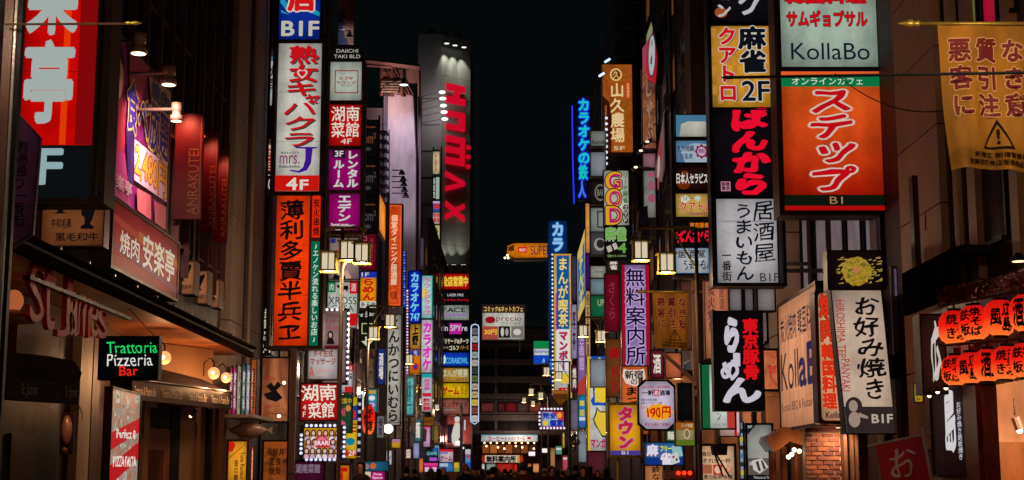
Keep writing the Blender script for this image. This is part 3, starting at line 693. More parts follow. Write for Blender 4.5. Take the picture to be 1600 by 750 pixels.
front('magenta rental room sign marked 3F in the copper stack', 514, 234, 563, 297, 50, (150, 8, 104), [('v', 'レンタル', 542, 235, 560, 294, (205, 208, 200), O(bold=.05)), ('v', 'ルーム', 521, 250, 538, 294, (205, 208, 200), O(bold=.05)), ('r', 519, 234.5, 539, 247, (30, 15, 35)), ('h', '3F', 523, 236, 536, 245, (210, 210, 205), O(bold=.03))], frame=COP, d=.45, b=.03)
front('magenta sign with large white katakana below the rental room sign', 514, 303, 562, 360, 50, (158, 8, 110), [('v', 'エデン', 527, 304, 549, 347, (210, 212, 205), O(bold=.04)), ('h', 'Rental room', 518, 349, 545, 353, (225, 220, 220), O(bold=.03)), ('p', [(524, 360), (532, 353), (556, 351), (545, 355), (538, 360)], (180, 175, 175))], frame=COP, d=.45, b=.03)
tower_frame('thin frame carrying the three black signs behind the magenta ones', 566, 180, 592, 366, 56.05, FRB, .3, .05, ledge=(247, 307))
for i, (y0, y1) in enumerate(((188, 245), (249, 304), (309, 366))):
    p = front(['topmost', 'middle', 'lowest'][i]+' of three black signs with faint grey lettering', 568, y0, 590, y1, 56, (12, 12, 14), [('h', 'om²', 569, y0+20, 587, y0+36, (110, 60, 35) if i == 0 else (70, 62, 64)), ('h', 'salon home', 570, y0+9, 586, y0+12, (140, 70, 30)), ('o', 575, y0+45, 5, 3, (60, 56, 58))], frame=(50, 28, 28), d=.25, b=.02, group='black salon signs')
front('lit poster flag in white, red and blue above the arched sign', 529, -30, 553, 70, 52, (170, 120, 118), [('p', [(529, 20), (535, 18), (545, 70), (529, 70)], (30, 70, 140)), ('p', [(540, -30), (550, -30), (552, 30), (546, 30)], (150, 50, 40)), ('p', [(536, 40), (552, 46), (552, 60), (540, 60)], (190, 160, 150))], lit=False, name='banner', cat='banner', frame=(120, 80, 80), d=.1, b=.01)
for i, (x, y) in enumerate(((536, 26), (546, 52))):
    q = onY(x, y, 51); t = thing('arm_lamp', ['upper', 'lower'][i]+' small spot lamp on a rod lighting the poster flag', 'lamp', q, 0, 'lamps on rods over the poster flag')
    MB().lathe([(.03, .12), (.10, -.08), (.13, -.1)], 10).build('lamp_shade', FRB, t, True); MB().lathe([(.001, 0), (.1, .002)], 10, (0, 0, -.1)).build('bulb', glow((255, 230, 190), 3, False), t)
    MB().tube([(0, 0, .1), (-.9, 0, .15)], .02, 6).build('arm', STEEL, t)
    spot((q.x, q.y, q.z-.12), (q.x+.05, q.y+1, q.z-1), 12, (1, .8, .75), 2.2)
# ---- below: Y 46-52
front('pink grey massage poster of a woman in black under the magenta sign', 514, 372, 561, 436, 48, (152, 128, 124), [('r', 516, 373, 524, 380, (40, 40, 110)), ('h', 'タイ古式', 527, 374, 557, 382, (150, 70, 60)), ('h', 'A', 518, 388, 536, 404, (170, 100, 90)),
  ('o', 530, 412, 7, 9, (34, 18, 16)), ('p', [(522, 436), (524, 422), (530, 417), (537, 422), (541, 436)], (205, 160, 140)), ('o', 530.5, 413, 3.4, 4.6, (206, 160, 138)), ('p', [(520, 436), (524, 427), (530, 431), (536, 427), (543, 436)], (20, 16, 18)), ('p', [(541, 436), (538, 425), (543, 422), (550, 434)], (205, 160, 140))], frame=STEEL, d=.3, b=.03)
front('white steakhouse sign with green and red corners and a black cow', 512, 441, 558, 512, 48.5, (196, 204, 194), [('r', 512, 441, 524, 457, (20, 110, 70)), ('r', 546, 441, 558, 459, (200, 20, 25)), ('r', 546, 490, 558, 509, (200, 20, 25)), ('v', '肉', 514, 443, 522, 455, WH), ('v', '酒', 548, 443, 556, 456, WH),
  ('p', [(526, 446), (531, 445), (533, 447), (543, 446), (545, 452), (543, 452), (543, 456), (541, 456), (540, 453), (533, 453), (533, 456), (531, 456), (530, 451), (526, 449)], BLK), ('h', 'XROSS', 513, 464, 557, 476, (25, 25, 28), O(bold=.0)), ('h', 'CASA', 518, 477, 553, 487, (25, 25, 28), O(bold=.0)), ('h', 'STEAK', 515, 493, 543, 506, (200, 196, 180))], frame=STEEL, d=.3, b=.02)
p = front('mauve massage board edged with white bulbs behind the orange sign', 505, 485, 541, 598, 46, (140, 112, 112), [('h', 'タイ古式\nマッサージ', 507, 490, 536, 505, (120, 50, 45), O(bold=.02)), ('h', 'Asian', 510, 508, 532, 516, (150, 80, 70), O(brush=1)), ('o', 516, 524, 4.5, 7, (30, 18, 18)), ('o', 516, 524, 2.4, 4, (200, 155, 135)), ('p', [(510, 538), (512, 529), (520, 529), (523, 538)], (24, 18, 20)), ('r', 505, 540, 530, 552, (90, 14, 30))], frame=(90, 70, 72), d=.3, b=.06)
p.bulbs([(544, 490+i*8.5) for i in range(13)]+[(510+i*8, 484) for i in range(4)], .045, (235, 235, 255), 1.6)
front('white massage sign with brown characters above the red restaurant sign', 482, 546, 527, 592, 44, (190, 182, 182), [('h', 'タイ古式\nマッサージ', 485, 547, 524, 570, (150, 70, 40), O(bold=.04)), ('h', 'A', 483, 573, 491, 590, (190, 90, 70), O(brush=1)), ('h', 'siatraise', 491, 575, 520, 581, (200, 150, 140)), ('h', 'Healing', 494, 583, 512, 589, (200, 170, 160))], frame=(150, 140, 140), d=.4, b=.03)
front('square red Chinese restaurant sign with 4F beside the lower characters', 470, 600, 527, 656, 43.6, (205, 22, 26), [('h', '湖南', 471, 601, 524, 626, (235, 232, 215), O(bold=.015, brush=.8)), ('h', '菜館', 482, 629, 522, 653, (235, 232, 215), O(bold=.015, brush=.8)), ('v', '4F', 471, 631, 481, 653, (225, 220, 205), O(bold=.01))], frame=(60, 14, 16), d=.3, b=.04)
p = front('billboard of many young women edged with round white bulbs', 475, 669, 533, 714, 44, (190, 130, 30), [('r', 475, 669, 533, 680, (200, 140, 20))], frame=(50, 44, 50), d=.25, b=.1)
rr = random.Random(3)
for r_ in range(3):
    for c in range(6 if r_ != 1 else 6):
        x = 480+c*9.6+(4 if r_ == 1 else 0)*.6; y = 676+r_*14
        if r_ == 1 and 2 <= c <= 3: continue
        p.oval(x, y+2, 4.6, 7, [(40, 22, 24), (90, 52, 34), (60, 34, 30)][rr.randrange(3)], 'printed_hair', 12); p.oval(x, y+1, 2.6, 3.6, (222, 180, 160), 'printed_face', 12)
        p.poly([(x-4.4, y+12), (x-2.6, y+6), (x+2.6, y+6), (x+4.4, y+12)], [(230, 215, 225), (220, 170, 190), (190, 170, 190)][rr.randrange(3)], 'printed_dress')
p.oval(504, 690, 9.5, 9.5, (190, 30, 60)); p.oval(504, 690, 7.5, 7.5, (225, 120, 140)); p.rect(491, 688, 517, 699, (200, 40, 80)); p.text('h', 'JIRARI', 492, 689, 516, 698, (245, 235, 235), .03)
p.bulbs([(479+i*7.3, 665) for i in range(8)]+[(480+i*7.2, 718) for i in range(8)]+[(471, 680+i*7) for i in range(5)]+[(538, 668+i*7.5) for i in range(7)], .048, (225, 225, 255), 1.1)
front('small steakhouse sign with a red corner right of the square red sign', 529, 570, 551, 613, 47, (190, 192, 200), [('r', 540, 570, 551, 580, (205, 30, 45)), ('h', 'S', 543, 584, 550, 592, BLK), ('h', 'SA', 531, 594, 543, 602, BLK), ('r', 539, 604, 551, 613, (205, 30, 35)), ('h', 'N', 543, 572, 549, 578, WH)], frame=(110, 100, 110), d=.2, b=.03)
front('green and pink shop sign behind the bulb-edged women billboard', 528, 617, 550, 676, 47.5, (30, 70, 48), [('h', '営業中', 529, 622, 549, 631, (190, 160, 40)), ('h', 'BAR', 530, 638, 540, 650, (210, 80, 110)), ('o', 544, 638, 4, 5, (210, 140, 50)), ('p', [(528, 652), (540, 660), (540, 676), (528, 676)], (200, 90, 120))], frame=(40, 50, 45), d=.2, b=.02)
front('yellow sign with blue and red marks left of the checkered strip', 541, 620, 558, 716, 47.7, (225, 186, 30), [('p', [(541, 640), (558, 632), (558, 656), (541, 660)], (30, 60, 150)), ('o', 550, 648, 6, 8, (215, 40, 30)), ('h', 'E', 549, 662, 557, 675, (190, 30, 25), O(bold=.03)), ('o', 548, 690, 7, 6, (20, 130, 150)), ('r', 541, 703, 558, 713, (190, 50, 20)), ('h', '2F', 545, 704, 557, 712, (235, 225, 200), O(bold=.02))], frame=(60, 50, 20), d=.2, b=.03)
front('thin strip with black and white squares beside the yellow sign', 559, 617, 564, 714, 47.6, (200, 205, 215), [('r', 559, 622+i*12, 564, 629+i*12, (18, 18, 22)) for i in range(8)], frame=(40, 40, 45), d=.2, b=.02)
front('dark purple restaurant name sign low under the women billboard', 459, 722, 506, 752, 44.4, (70, 12, 40), [('h', '湖南菜館', 462, 725, 500, 739, (140, 120, 140))], frame=(50, 16, 40), d=.2)
front('red and yellow shop sign at the foot of the post right of the women billboard', 526, 727, 546, 752, 46, (210, 120, 10), [('r', 530, 731, 543, 737, (190, 20, 15)), ('r', 530, 738, 536, 752, (190, 20, 15))], frame=(90, 20, 10), d=.2)
front('dark red club sign with faint vertical letters above the ramen sign', 564, 366, 588, 422, 54, (110, 14, 32), [('v', 'コンシェル', 567, 368, 574, 418, (170, 90, 100)), ('v', 'ラウンジ', 578, 372, 583, 418, (150, 60, 75))], frame=(60, 20, 25), d=.25, b=.02)
front('yellow ramen sign with blue top and red characters', 563, 425, 588, 481, 53.5, (238, 150, 10), [('r', 563, 425, 588, 434, (20, 50, 170)), ('h', '1F', 565, 426, 576, 432, WH), ('v', 'らめん', 566, 435, 585, 470, (190, 20, 15), O(bold=.05, brush=.5)), ('r', 563, 471, 588, 481, (215, 215, 200)), ('h', '多天神', 564, 472, 587, 480, BLK, O(bold=.02))], frame=(50, 35, 20), d=.25, b=.02)
front('black sign with white arrow pointing down under the ramen sign', 561, 485, 587, 545, 53, (14, 16, 14), [('h', 'ar Space', 562, 487, 586, 497, (205, 205, 195), O(brush=2)), ('f', 565, 505, 582, 522, (170, 180, 120), 1.6), ('p', [(571, 526), (577, 526), (577, 533), (583, 533), (574, 542), (565, 533), (571, 533)], (200, 205, 180))], frame=(70, 70, 40), d=.25, b=.02)
front('small teal sign with a white mask picture beside the red lantern', 574, 608, 589, 644, 55, (40, 140, 160), [('r', 576, 610, 587, 615, (200, 150, 40)), ('o', 581, 622, 5, 4, (225, 225, 235)), ('o', 581, 633, 5, 4, (190, 160, 210))], frame=(90, 60, 50), d=.2, b=.04)
front('teal poster board with two faces low beside the banner pole', 568, 721, 607, 736, 48, (30, 90, 120), [('o', 573, 729, 4, 4.5, (150, 120, 130)), ('o', 583, 728, 5, 5, (190, 100, 60))], frame=(30, 60, 80), d=.2, b=.02)
front('magenta and white card under the teal poster board', 570, 737, 601, 756, 47.9, (190, 24, 120), [('r', 570, 737, 579, 756, (215, 200, 170)), ('h', 'Free\nSpace', 582, 739, 598, 749, (235, 215, 225))], frame=(120, 30, 80), d=.2, b=.02)
# ---- Y 60-100 left
front('long white tonkatsu sign with black vertical hiragana', 603, 492, 626, 664, 62, (176, 170, 160), [('v', 'とんかつにいむら', 606, 496, 624, 660, (18, 16, 20), O(bold=.03, brush=.5))], frame=(60, 50, 48), d=.4, b=.04)
front('long orange brown private dining sign with round emblem', 604, 320, 627, 478, 64, (176, 52, 14), [('f', 605, 321, 626, 477, (225, 120, 60), .8), ('v', '個室ダイニング居酒屋', 610.5, 336, 621, 446, (240, 214, 180), O(bold=.02)), ('o', 615.5, 462, 9, 10, (226, 84, 30)), ('v', '蔵|旬', 610, 455, 622, 469, (120, 30, 10))],
  facemat=photo([(150, 36, 10), (196, 70, 22), (120, 26, 8)], .8, 1.0), frame=(70, 28, 12), d=.5, b=.05)
q = onY(596, 300, 63.5)
side('glowing amber edge strip left of the orange dining sign', -5.6, 592, 302, 360, 602, (255, 150, 50), frame=(120, 60, 20), d=.1, b=.02)
front('blue karaoke sign with white katakana and number 747', 638.5, 424, 657, 504, 72, (12, 40, 210), [('v', 'カラオケ', 641, 426, 655, 488, (120, 205, 240), O(bold=.05, out=(10, 20, 120), ow=.03)), ('h', '747', 642, 490, 656, 501, (120, 215, 240), O(bold=.03))], frame=(20, 30, 90), d=.4, b=.05, shape=[(0, .03), (.15, 0), (.85, 0), (1, .03), (1, 1), (0, 1)])
front('yellow and black diamond patterned sign under the blue karaoke sign', 641, 505, 657, 545, 73, (190, 140, 50), [('v', '上野', 644, 508, 654, 540, (20, 14, 14), O(bold=.05, brush=1))], frame=(40, 30, 20), d=.3, b=.03)
front('orange sign with round blue red target below the black yellow sign', 640, 546, 657, 584, 73.5, (216, 120, 16), [('o', 649, 573, 5, 6, (190, 30, 30)), ('o', 649, 573, 2.6, 3.2, (30, 60, 160)), ('r', 641, 548, 656, 556, (30, 60, 170)), ('v', '肉', 646, 548, 652, 556, WH)], frame=(70, 40, 20), d=.3, b=.02)
front('white and cyan lounge sign with pink vertical letters', 658.5, 431, 675.5, 497, 76, (170, 225, 220), [('o', 663, 458, 5, 8, (235, 205, 90)), ('v', 'ラウンジクラブ', 662, 434, 673, 494, (225, 40, 140), O(bold=.03)), ('f', 658.5, 431, 675.5, 497, (40, 190, 180), 1)], frame=(30, 110, 110), d=.4, b=.04)
front('white karaoke sign with fat pink katakana', 658.5, 500, 675.5, 582, 76.2, (212, 214, 216), [('v', 'カラオケ', 660, 502, 674.5, 580, (228, 50, 190), O(bold=.06, brush=.5))], frame=(110, 110, 120), d=.4, b=.04)
front('cyan white pink patterned sign below the pink karaoke letters', 659, 584, 675, 643, 76.4, (190, 205, 210), [('r', 659, 584, 675, 590, (30, 160, 170)), ('v', '居酒屋', 662, 592, 672, 610, (200, 60, 150), O(bold=.03)), ('r', 660, 614, 674, 620, (205, 30, 60)), ('v', '飲放題', 661, 622, 673, 642, (200, 20, 50), O(bold=.04))], frame=(60, 70, 80), d=.3, b=.02)
front('dim teal sign with dense small characters behind the street lanterns', 634, 588, 648, 650, 70, (60, 92, 96), [('v', '麻雀喫茶|ゲーム館', 636, 590, 646, 648, (80, 190, 190))], frame=(50, 40, 45), d=.3)
strip = [(237, 272, (205, 190, 140), [('v', '第二東亜会館', 679, 242, 683, 268, (180, 50, 30))], 'beige strip sign with tiny red characters at the top of the thin column'),
 (275, 312, (22, 22, 22), [('r', 681, 277, 686.5, 311, (150, 180, 160)), ('v', '美容室', 677, 278, 680, 310, (200, 200, 190))], 'black and pale green strip sign second from the top of the thin column'),
 (315, 331, (50, 90, 160), [('r', 676.5, 314.5, 687, 318, (190, 170, 200)), ('h', '薬', 678, 319, 686, 326, (215, 40, 50), O(bold=.05))], 'blue strip sign with a red character in the thin column'),
 (332, 350, (205, 170, 170), [('h', '免税\n薬局', 677, 334, 687, 347, (190, 30, 30), O(bold=.04))], 'pale pink strip sign with red characters in the thin column'),
 (352, 387, (212, 196, 140), [('v', 'うた', 677, 356, 686, 382, (24, 20, 20), O(bold=.03, brush=1))], 'beige strip sign with black brush kana in the thin column'),
 (391, 428, (130, 100, 72), [('v', 'Restaurant', 682, 393, 685, 425, (190, 90, 40))], 'brown strip sign in the thin column below the beige one'),
 (430, 468, (112, 106, 90), [], 'blank grey strip panel in the thin column above the blue letter strips'),
 (470, 506, (120, 160, 178), [('ccw', 'SEGA', 679, 473, 686, 503, (20, 90, 190), O(bold=.05))], 'upper pale blue game centre strip in the thin column'),
 (508, 545, (120, 160, 178), [('ccw', 'SEGA', 679, 511, 686, 541, (20, 90, 190), O(bold=.05))], 'lower pale blue game centre strip in the thin column'),
 (548, 600, (140, 122, 98), [], 'blank tan strip panel low in the thin column'), (602, 622, (205, 170, 30), [('h', 'ム', 678, 606, 686, 616, (150, 30, 20), O(bold=.03))], 'yellow strip sign low in the thin column')]
tower_frame('thin column frame holding the strip signs beside the grey tower', 674.5, 230, 689, 632, 140.05, FRD, .4, .12)
for y0, y1, bg, it, lb in strip:
    front(lb, 676.5, y0, 687, y1, 140, bg, it, frame=FRD, d=.3, b=.03, group='strip signs on the thin column')
# ---- tower tenant panels
ten = [(428, 452, (196, 14, 14), [('h', '全店営業中', 692, 432, 731, 447, (240, 205, 70), O(bold=.05))], 'red open-for-business panel with yellow characters on the tower'),
 (454, 475, (16, 10, 16), [('h', 'LASER FIRE', 699, 459, 724, 463, (190, 190, 200), O(bold=.02)), ('h', 'Bar & Gun Shooting', 691, 467, 732, 471, (205, 20, 40), O(bold=.02))], 'black shooting bar panel with a red line on the tower'),
 (477, 500, (150, 160, 148), [('h', 'FACE', 692, 481, 727, 488, (20, 20, 22), O(bold=.03, brush=.4)), ('r', 691, 490, 730, 494, (150, 120, 170))], 'pale grey panel with slim black lettering on the tower'),
 (502, 524, (14, 12, 18), [('r', 702, 505, 721, 522, (190, 30, 150)), ('h', 'in SPYre', 693, 508, 730, 517, (205, 200, 210), O(bold=.02))], 'black panel with a magenta square on the tower'),
 (526, 549, (20, 18, 22), [('h', 'ビリヤード&ダーツ', 690, 529, 732, 537, (215, 205, 170), O(bold=.04)), ('h', 'ゴルフ', 702, 540, 717, 547, (215, 205, 170), O(bold=.04)), ('h', 'バターズ', 719, 540, 732, 546, (200, 140, 60), O(bold=.02)), ('h', 'シミュレーション', 690, 541, 701, 545, (200, 180, 140))], 'black billiards and darts panel on the tower'),
 (551, 572, (14, 60, 190), [('o', 694, 562, 2.6, 7, (225, 225, 225)), ('h', 'CORABOWL', 697, 559, 731, 568, (90, 200, 220), O(bold=.02))], 'blue bowling panel with a white pin on the tower'),
 (575, 597, (190, 140, 50), [('h', 'まんが喫茶', 692, 577, 731, 589, (200, 196, 150), O(bold=.05, out=(50, 70, 60), ow=.04)), ('h', 'ゲラゲラ', 712, 591, 730, 595, (90, 60, 30), O(bold=.03))], 'tan manga cafe panel on the tower'),
 (599, 622, (222, 178, 12), [('h', 'ゲーム', 691, 605, 717, 617, (170, 30, 20), O(bold=.06)), ('h', '景品', 719, 603, 731, 617, (160, 120, 10))], 'yellow game panel with red katakana on the tower'),
 (624, 647, (150, 84, 70), [('h', 'メンズサウナ', 692, 628, 730, 636, (50, 24, 26), O(bold=.03)), ('h', 'カプセルホテル', 692, 639, 712, 642, (50, 160, 160), O(bold=.02))], 'brownish pink sauna panel on the tower')]
for y0, y1, bg, it, lb in ten:
    front(lb, 690, y0, 732.5, y1, 138, bg, it, frame=(110, 20, 90) if y0 in (454, 477, 502) else FRD, d=.4, b=.09)
p = front('tall rounded board outlined in white tube light with stacked ovals', 736, 507, 748, 663, 136, (14, 14, 18), [], frame=(24, 24, 30), d=.4, b=.08, shape=[(0, .04), (.2, .01), (.5, 0), (.8, .01), (1, .04), (1, .97), (.5, 1), (0, .97)])
tb = [(736, 512), (737.5, 508.5), (742, 507), (746.5, 508.5), (748, 512), (748, 659), (742, 663), (736, 659), (736, 512)]
MB().tube([(p.L(x, y)[0], -.3, p.L(x, y)[1]) for x, y in tb], .05, 6).build('tube_light', glow((190, 215, 245), 1.1, False, False), p.e)
for i, c in enumerate([(110, 100, 110), (170, 170, 165), (150, 20, 25), (150, 165, 150), (170, 168, 150), (60, 60, 55), (90, 110, 60), (180, 165, 140), (190, 170, 110), (205, 175, 60), (130, 70, 55), (190, 190, 185)]):
    y = 513+i*12.4; p.poly([(737.2, y+2), (738.5, y), (745.5, y), (746.8, y+2), (746.8, y+8), (745.5, y+10), (738.5, y+10), (737.2, y+8)], c); p.text('h', ['GAME', 'CAFE', 'BAR', 'SPA', 'ゲーム', '麻雀', 'DINER', 'SAUNA', '喫茶', 'ゲーム', 'PUB', 'サウナ'][i], 738.5, y+3, 745.5, y+7, (40, 34, 34), .01)
p = front('comic and internet cafe board on thin posts at the street end', 754, 477, 819, 530, 130, (196, 194, 184), [('r', 754, 477, 819, 489, (44, 20, 16)), ('h', 'コミック&ネットカフェ', 756, 479, 817, 487, (215, 180, 100), O(bold=.04)), ('o', 766, 500, 8, 5.5, (150, 16, 26)), ('h', 'aprecio', 768, 494, 815, 504, (120, 24, 34), O(bold=.0)), ('h', 'アプレシオ', 784, 504.5, 813, 507, (120, 90, 90)),
  ('r', 754, 510, 778, 530, (170, 70, 60)), ('h', '30円', 757, 515, 776, 523, (235, 190, 60), O(bold=.04)), ('r', 779, 510, 797, 528, (30, 20, 20)), ('o', 785, 519, 2.6, 7, (205, 196, 190)), ('o', 792, 519, 2.4, 6, (170, 160, 156)), ('r', 799, 510, 818, 528, (120, 112, 108)), ('o', 808, 519, 6, 5, (205, 200, 196))], frame=(210, 210, 200), d=.4, b=.05)
for x in (765, 812):
    P0, P1 = onY(x, 532, 130.3), onY(x, 548, 130.3)
    wb(MB().tube([P0, P1], .08, 6), 'post', STEEL, p.e)
MB().box(0, 0, 0, 0, 0, 0)
gb = building('low dark building under the comic cafe board', 2.0, 1, 130, 140, onY(790, 548, 130.3).z, DARK, depth=.01) if False else None
# supermarket truck-shaped sign
P = onY(822, 392, 120); t = thing('truck_sign', 'orange truck-shaped supermarket sign lit at its nose', 'sign', (P.x, 120, onY(822, 406, 120).z))
def trk(pts, y0, y1, name, m):
    wb(MB().prism([(onY(x, y, 120).x, onY(x, y, 120).z) for x, y in pts], y0, y1), name, m, t)
trk([(793, 384), (804, 380), (862, 380), (862, 402), (804, 403), (792, 396)], 120, 121.2, 'body', glow((214, 118, 10), .95))
trk([(792, 396.2), (804, 403.2), (862, 402.2), (862, 405), (803, 406), (790, 400)], 119.95, 121.3, 'undertray', mat((.3, .12, .02), .5))
trk([(809, 386), (824, 386), (824, 395), (809, 395)], 119.9, 119.99, 'red_plate', glow((200, 40, 30), 1, False))
trk([(795, 386), (803, 383), (803, 392), (794, 392)], 119.9, 119.99, 'cab_window', glow((60, 36, 14), 1, False))
def words3(t_, s, x0, y0, x1, y1, Y, c, bold=.03):
    V, Fc = text2d(s, 'h', bold); a, b = onY(x0, y1, Y), onY(x1, y0, Y)
    wb(MB().add([(a.x+(b.x-a.x)*p[0], Y, a.z+(b.z-a.z)*p[1]) for p in V], Fc), 'lettering', glow(c, 1, False, False), t_)
words3(t, 'SUPER', 829, 384, 860, 398, 119.93, (24, 24, 60)); words3(t, '俺割引', 811, 388, 822, 393, 119.85, (240, 220, 190), .02)
for x, y in ((793, 399), (789, 403), (794, 403)):
    wb(MB().ball(onY(x, y, 119.8), .09, 8, 5), 'headlight', glow((255, 235, 190), 4, False), t)
# ---- right, far to near
p = front('vertical blue neon karaoke sign lower part with white outlines', 857, 345, 887, 600, 112, (16, 52, 110), [('v', 'カラ', 862, 347, 882, 395, (150, 200, 235), O(bold=.05, out=(30, 110, 200), ow=.05)), ('v', 'オケ', 862, 420, 866, 500, (60, 130, 190)), ('v', '館', 858, 560, 864, 580, (60, 120, 220))], frame=(12, 30, 70), d=.5, b=.05)
p = front('tall white manga cafe sign with yellow characters in blue outline', 866, 397, 893, 622, 108, (205, 205, 200), [('r', 866, 397, 893, 400, (190, 60, 110)), ('f', 866, 397, 893, 622, (215, 170, 50), 2), ('p', [(868, 460), (891, 440), (891, 500), (868, 520)], (190, 60, 160)), ('r', 870, 400, 889.5, 515, (14, 88, 150)),
  ('v', 'まんが喫茶', 872, 402, 888, 513, (240, 214, 110), O(bold=.025)), ('r', 869, 516, 890, 580, (225, 222, 215)), ('v', 'マンボー', 873, 518, 887, 580, (196, 24, 50), O(bold=.05, out=(60, 120, 180), ow=.03)), ('o', 881, 592, 8, 8, (230, 195, 60)), ('r', 872, 606, 891, 618, (200, 24, 24)), ('h', '本館', 875, 608, 888, 617, (230, 220, 200))], frame=(130, 100, 30), d=.6, b=.06)
p.bulbs([(863.5, 398+i*6.6) for i in range(34)], .07, (230, 225, 240), 1.2)
front('convenience store sign with green, white and blue bands', 834, 533, 857.5, 568, 100, (205, 210, 215), [('r', 834, 533, 857.5, 545, (20, 130, 70)), ('h', 'FamilyMart', 836, 547, 857, 553, (20, 80, 150), O(bold=.02)), ('r', 834, 555, 857.5, 568, (14, 70, 190)), ('h', 'A', 847, 560, 852, 567, (160, 200, 235))], frame=(60, 80, 90), d=.3, b=.03)
p = front('small blue private room sign ringed with round white bulbs', 846, 643, 881, 667, 70, (150, 190, 215), [('f', 846, 643, 881, 667, (200, 60, 140), .8), ('p', [(864, 643), (881, 643), (881, 660), (872, 656)], (205, 50, 60)), ('h', '完全', 848, 645, 869, 654, (16, 40, 160), O(bold=.06)), ('h', '個室', 859, 656, 879, 666, (16, 40, 160), O(bold=.06)), ('o', 874, 649, 4, 4.5, (235, 170, 60)), ('o', 852, 661, 4, 4, (235, 195, 50))], frame=(40, 40, 60), d=.25, b=.07)
p.bulbs([(846+i*5.2, 639) for i in range(7)]+[(845+i*5.2, 669) for i in range(8)]+[(843, 645+i*6) for i in range(4)], .055, (240, 225, 240), 1.1)
front('brown pennant sign with a curved top above the private room sign', 863, 610, 889, 635, 69, (104, 56, 14), [('r', 863, 610, 889, 615, (150, 90, 30)), ('h', '居酒屋', 867, 617, 885, 624, (60, 30, 10))], frame=(70, 36, 12), d=.1, b=.02, shape=[(0, 0), (1, 0), (.92, .5), (.45, 1), (.08, .5)])
side('slanted manga sign seen edge on with yellow frame', 5.3, 903, 397, 505, 915, (40, 110, 170), [('f', 0, 0, 1, 1, (210, 180, 90), .06), ('v', 'まんが', .2, .1, .8, .9, (210, 196, 110), O(bold=.04))], frame=(150, 130, 60), d=.2, b=.03)
front('pink violet lit column sign under the slanted manga sign', 903, 508, 915, 640, 96, (130, 96, 150), [('p', [(903, 600), (915, 585), (915, 612), (903, 625)], (170, 60, 50)), ('v', '漫画館', 905, 512, 913, 580, (190, 160, 200))], frame=(90, 60, 100), d=.3, b=.03)
front('narrow blue poster sign with yellow picture low on the column', 904, 618, 915, 668, 90, (40, 130, 190), [('r', 906, 626, 913, 634, (205, 200, 60)), ('r', 906, 640, 913, 650, (190, 180, 70)), ('r', 905, 652, 914, 657, (215, 215, 225)), ('r', 907, 659, 912, 665, (90, 70, 190))], frame=(110, 100, 60), d=.2, b=.04)
front('big white and yellow manga cafe billboard with blue outlined character', 918, 557, 946, 704, 66, (205, 203, 196), [('r', 918, 557, 922, 704, (220, 180, 30)), ('p', [(924, 557), (946, 557), (946, 634), (926, 634), (923, 626), (927, 620)], (20, 80, 185)), ('v', '本舗', 929, 560, 946, 630, (238, 205, 50), O(bold=.06)),
  ('p', [(932, 636), (938, 643), (946, 643), (946, 684), (940, 683), (934, 672), (929, 664), (926, 656), (930, 646)], (30, 40, 30)), ('p', [(933, 640), (938, 645), (946, 645), (946, 681), (940, 680), (935, 671), (931, 663), (928, 656), (932, 647)], (230, 196, 60)), ('h', 'マンガ', 923, 686, 946, 699, (196, 24, 70), O(bold=.04, out=(60, 80, 160), ow=.03))], name='billboard', cat='billboard', frame=(90, 90, 100), d=.3, b=.03)
p = front('vertical neon karaoke sign in cyan tubes edged deep blue', 901, 152, 924, 312, 92, (8, 14, 60), [('v', 'カラオケの', 903, 154, 922, 258, (20, 210, 205), O(bold=.04, out=(24, 60, 235), ow=.09)), ('v', '鉄', 904, 258, 918, 282, (20, 200, 190), O(bold=.04, out=(24, 60, 235), ow=.09)), ('v', '人', 903, 283, 915, 310, (70, 140, 240), O(bold=.03, out=(24, 50, 235), ow=.08))],
  frame=(10, 12, 40), d=.4, b=.03, shape=[(.15, 0), (.9, 0), (1, .1), (1, .62), (.75, .8), (.6, 1), (.1, 1), (.2, .75), (0, .5)])
t = thing('neon_tube', 'thin blue neon tube running down left of the karaoke characters', 'neon tube', onY(895, 320, 93))
wb(MB().tube([onY(894, 165, 93), onY(895, 250, 93), onY(897, 318, 93)], .05, 6), 'tube', glow((20, 50, 245), 1.4, False), t)
wb(MB().box(onY(896, 300, 93.2).x, onY(900, 300, 93.2).x, 93.1, 93.3, onY(896, 318, 93).z, onY(896, 165, 93).z), 'backing', FRD, t)
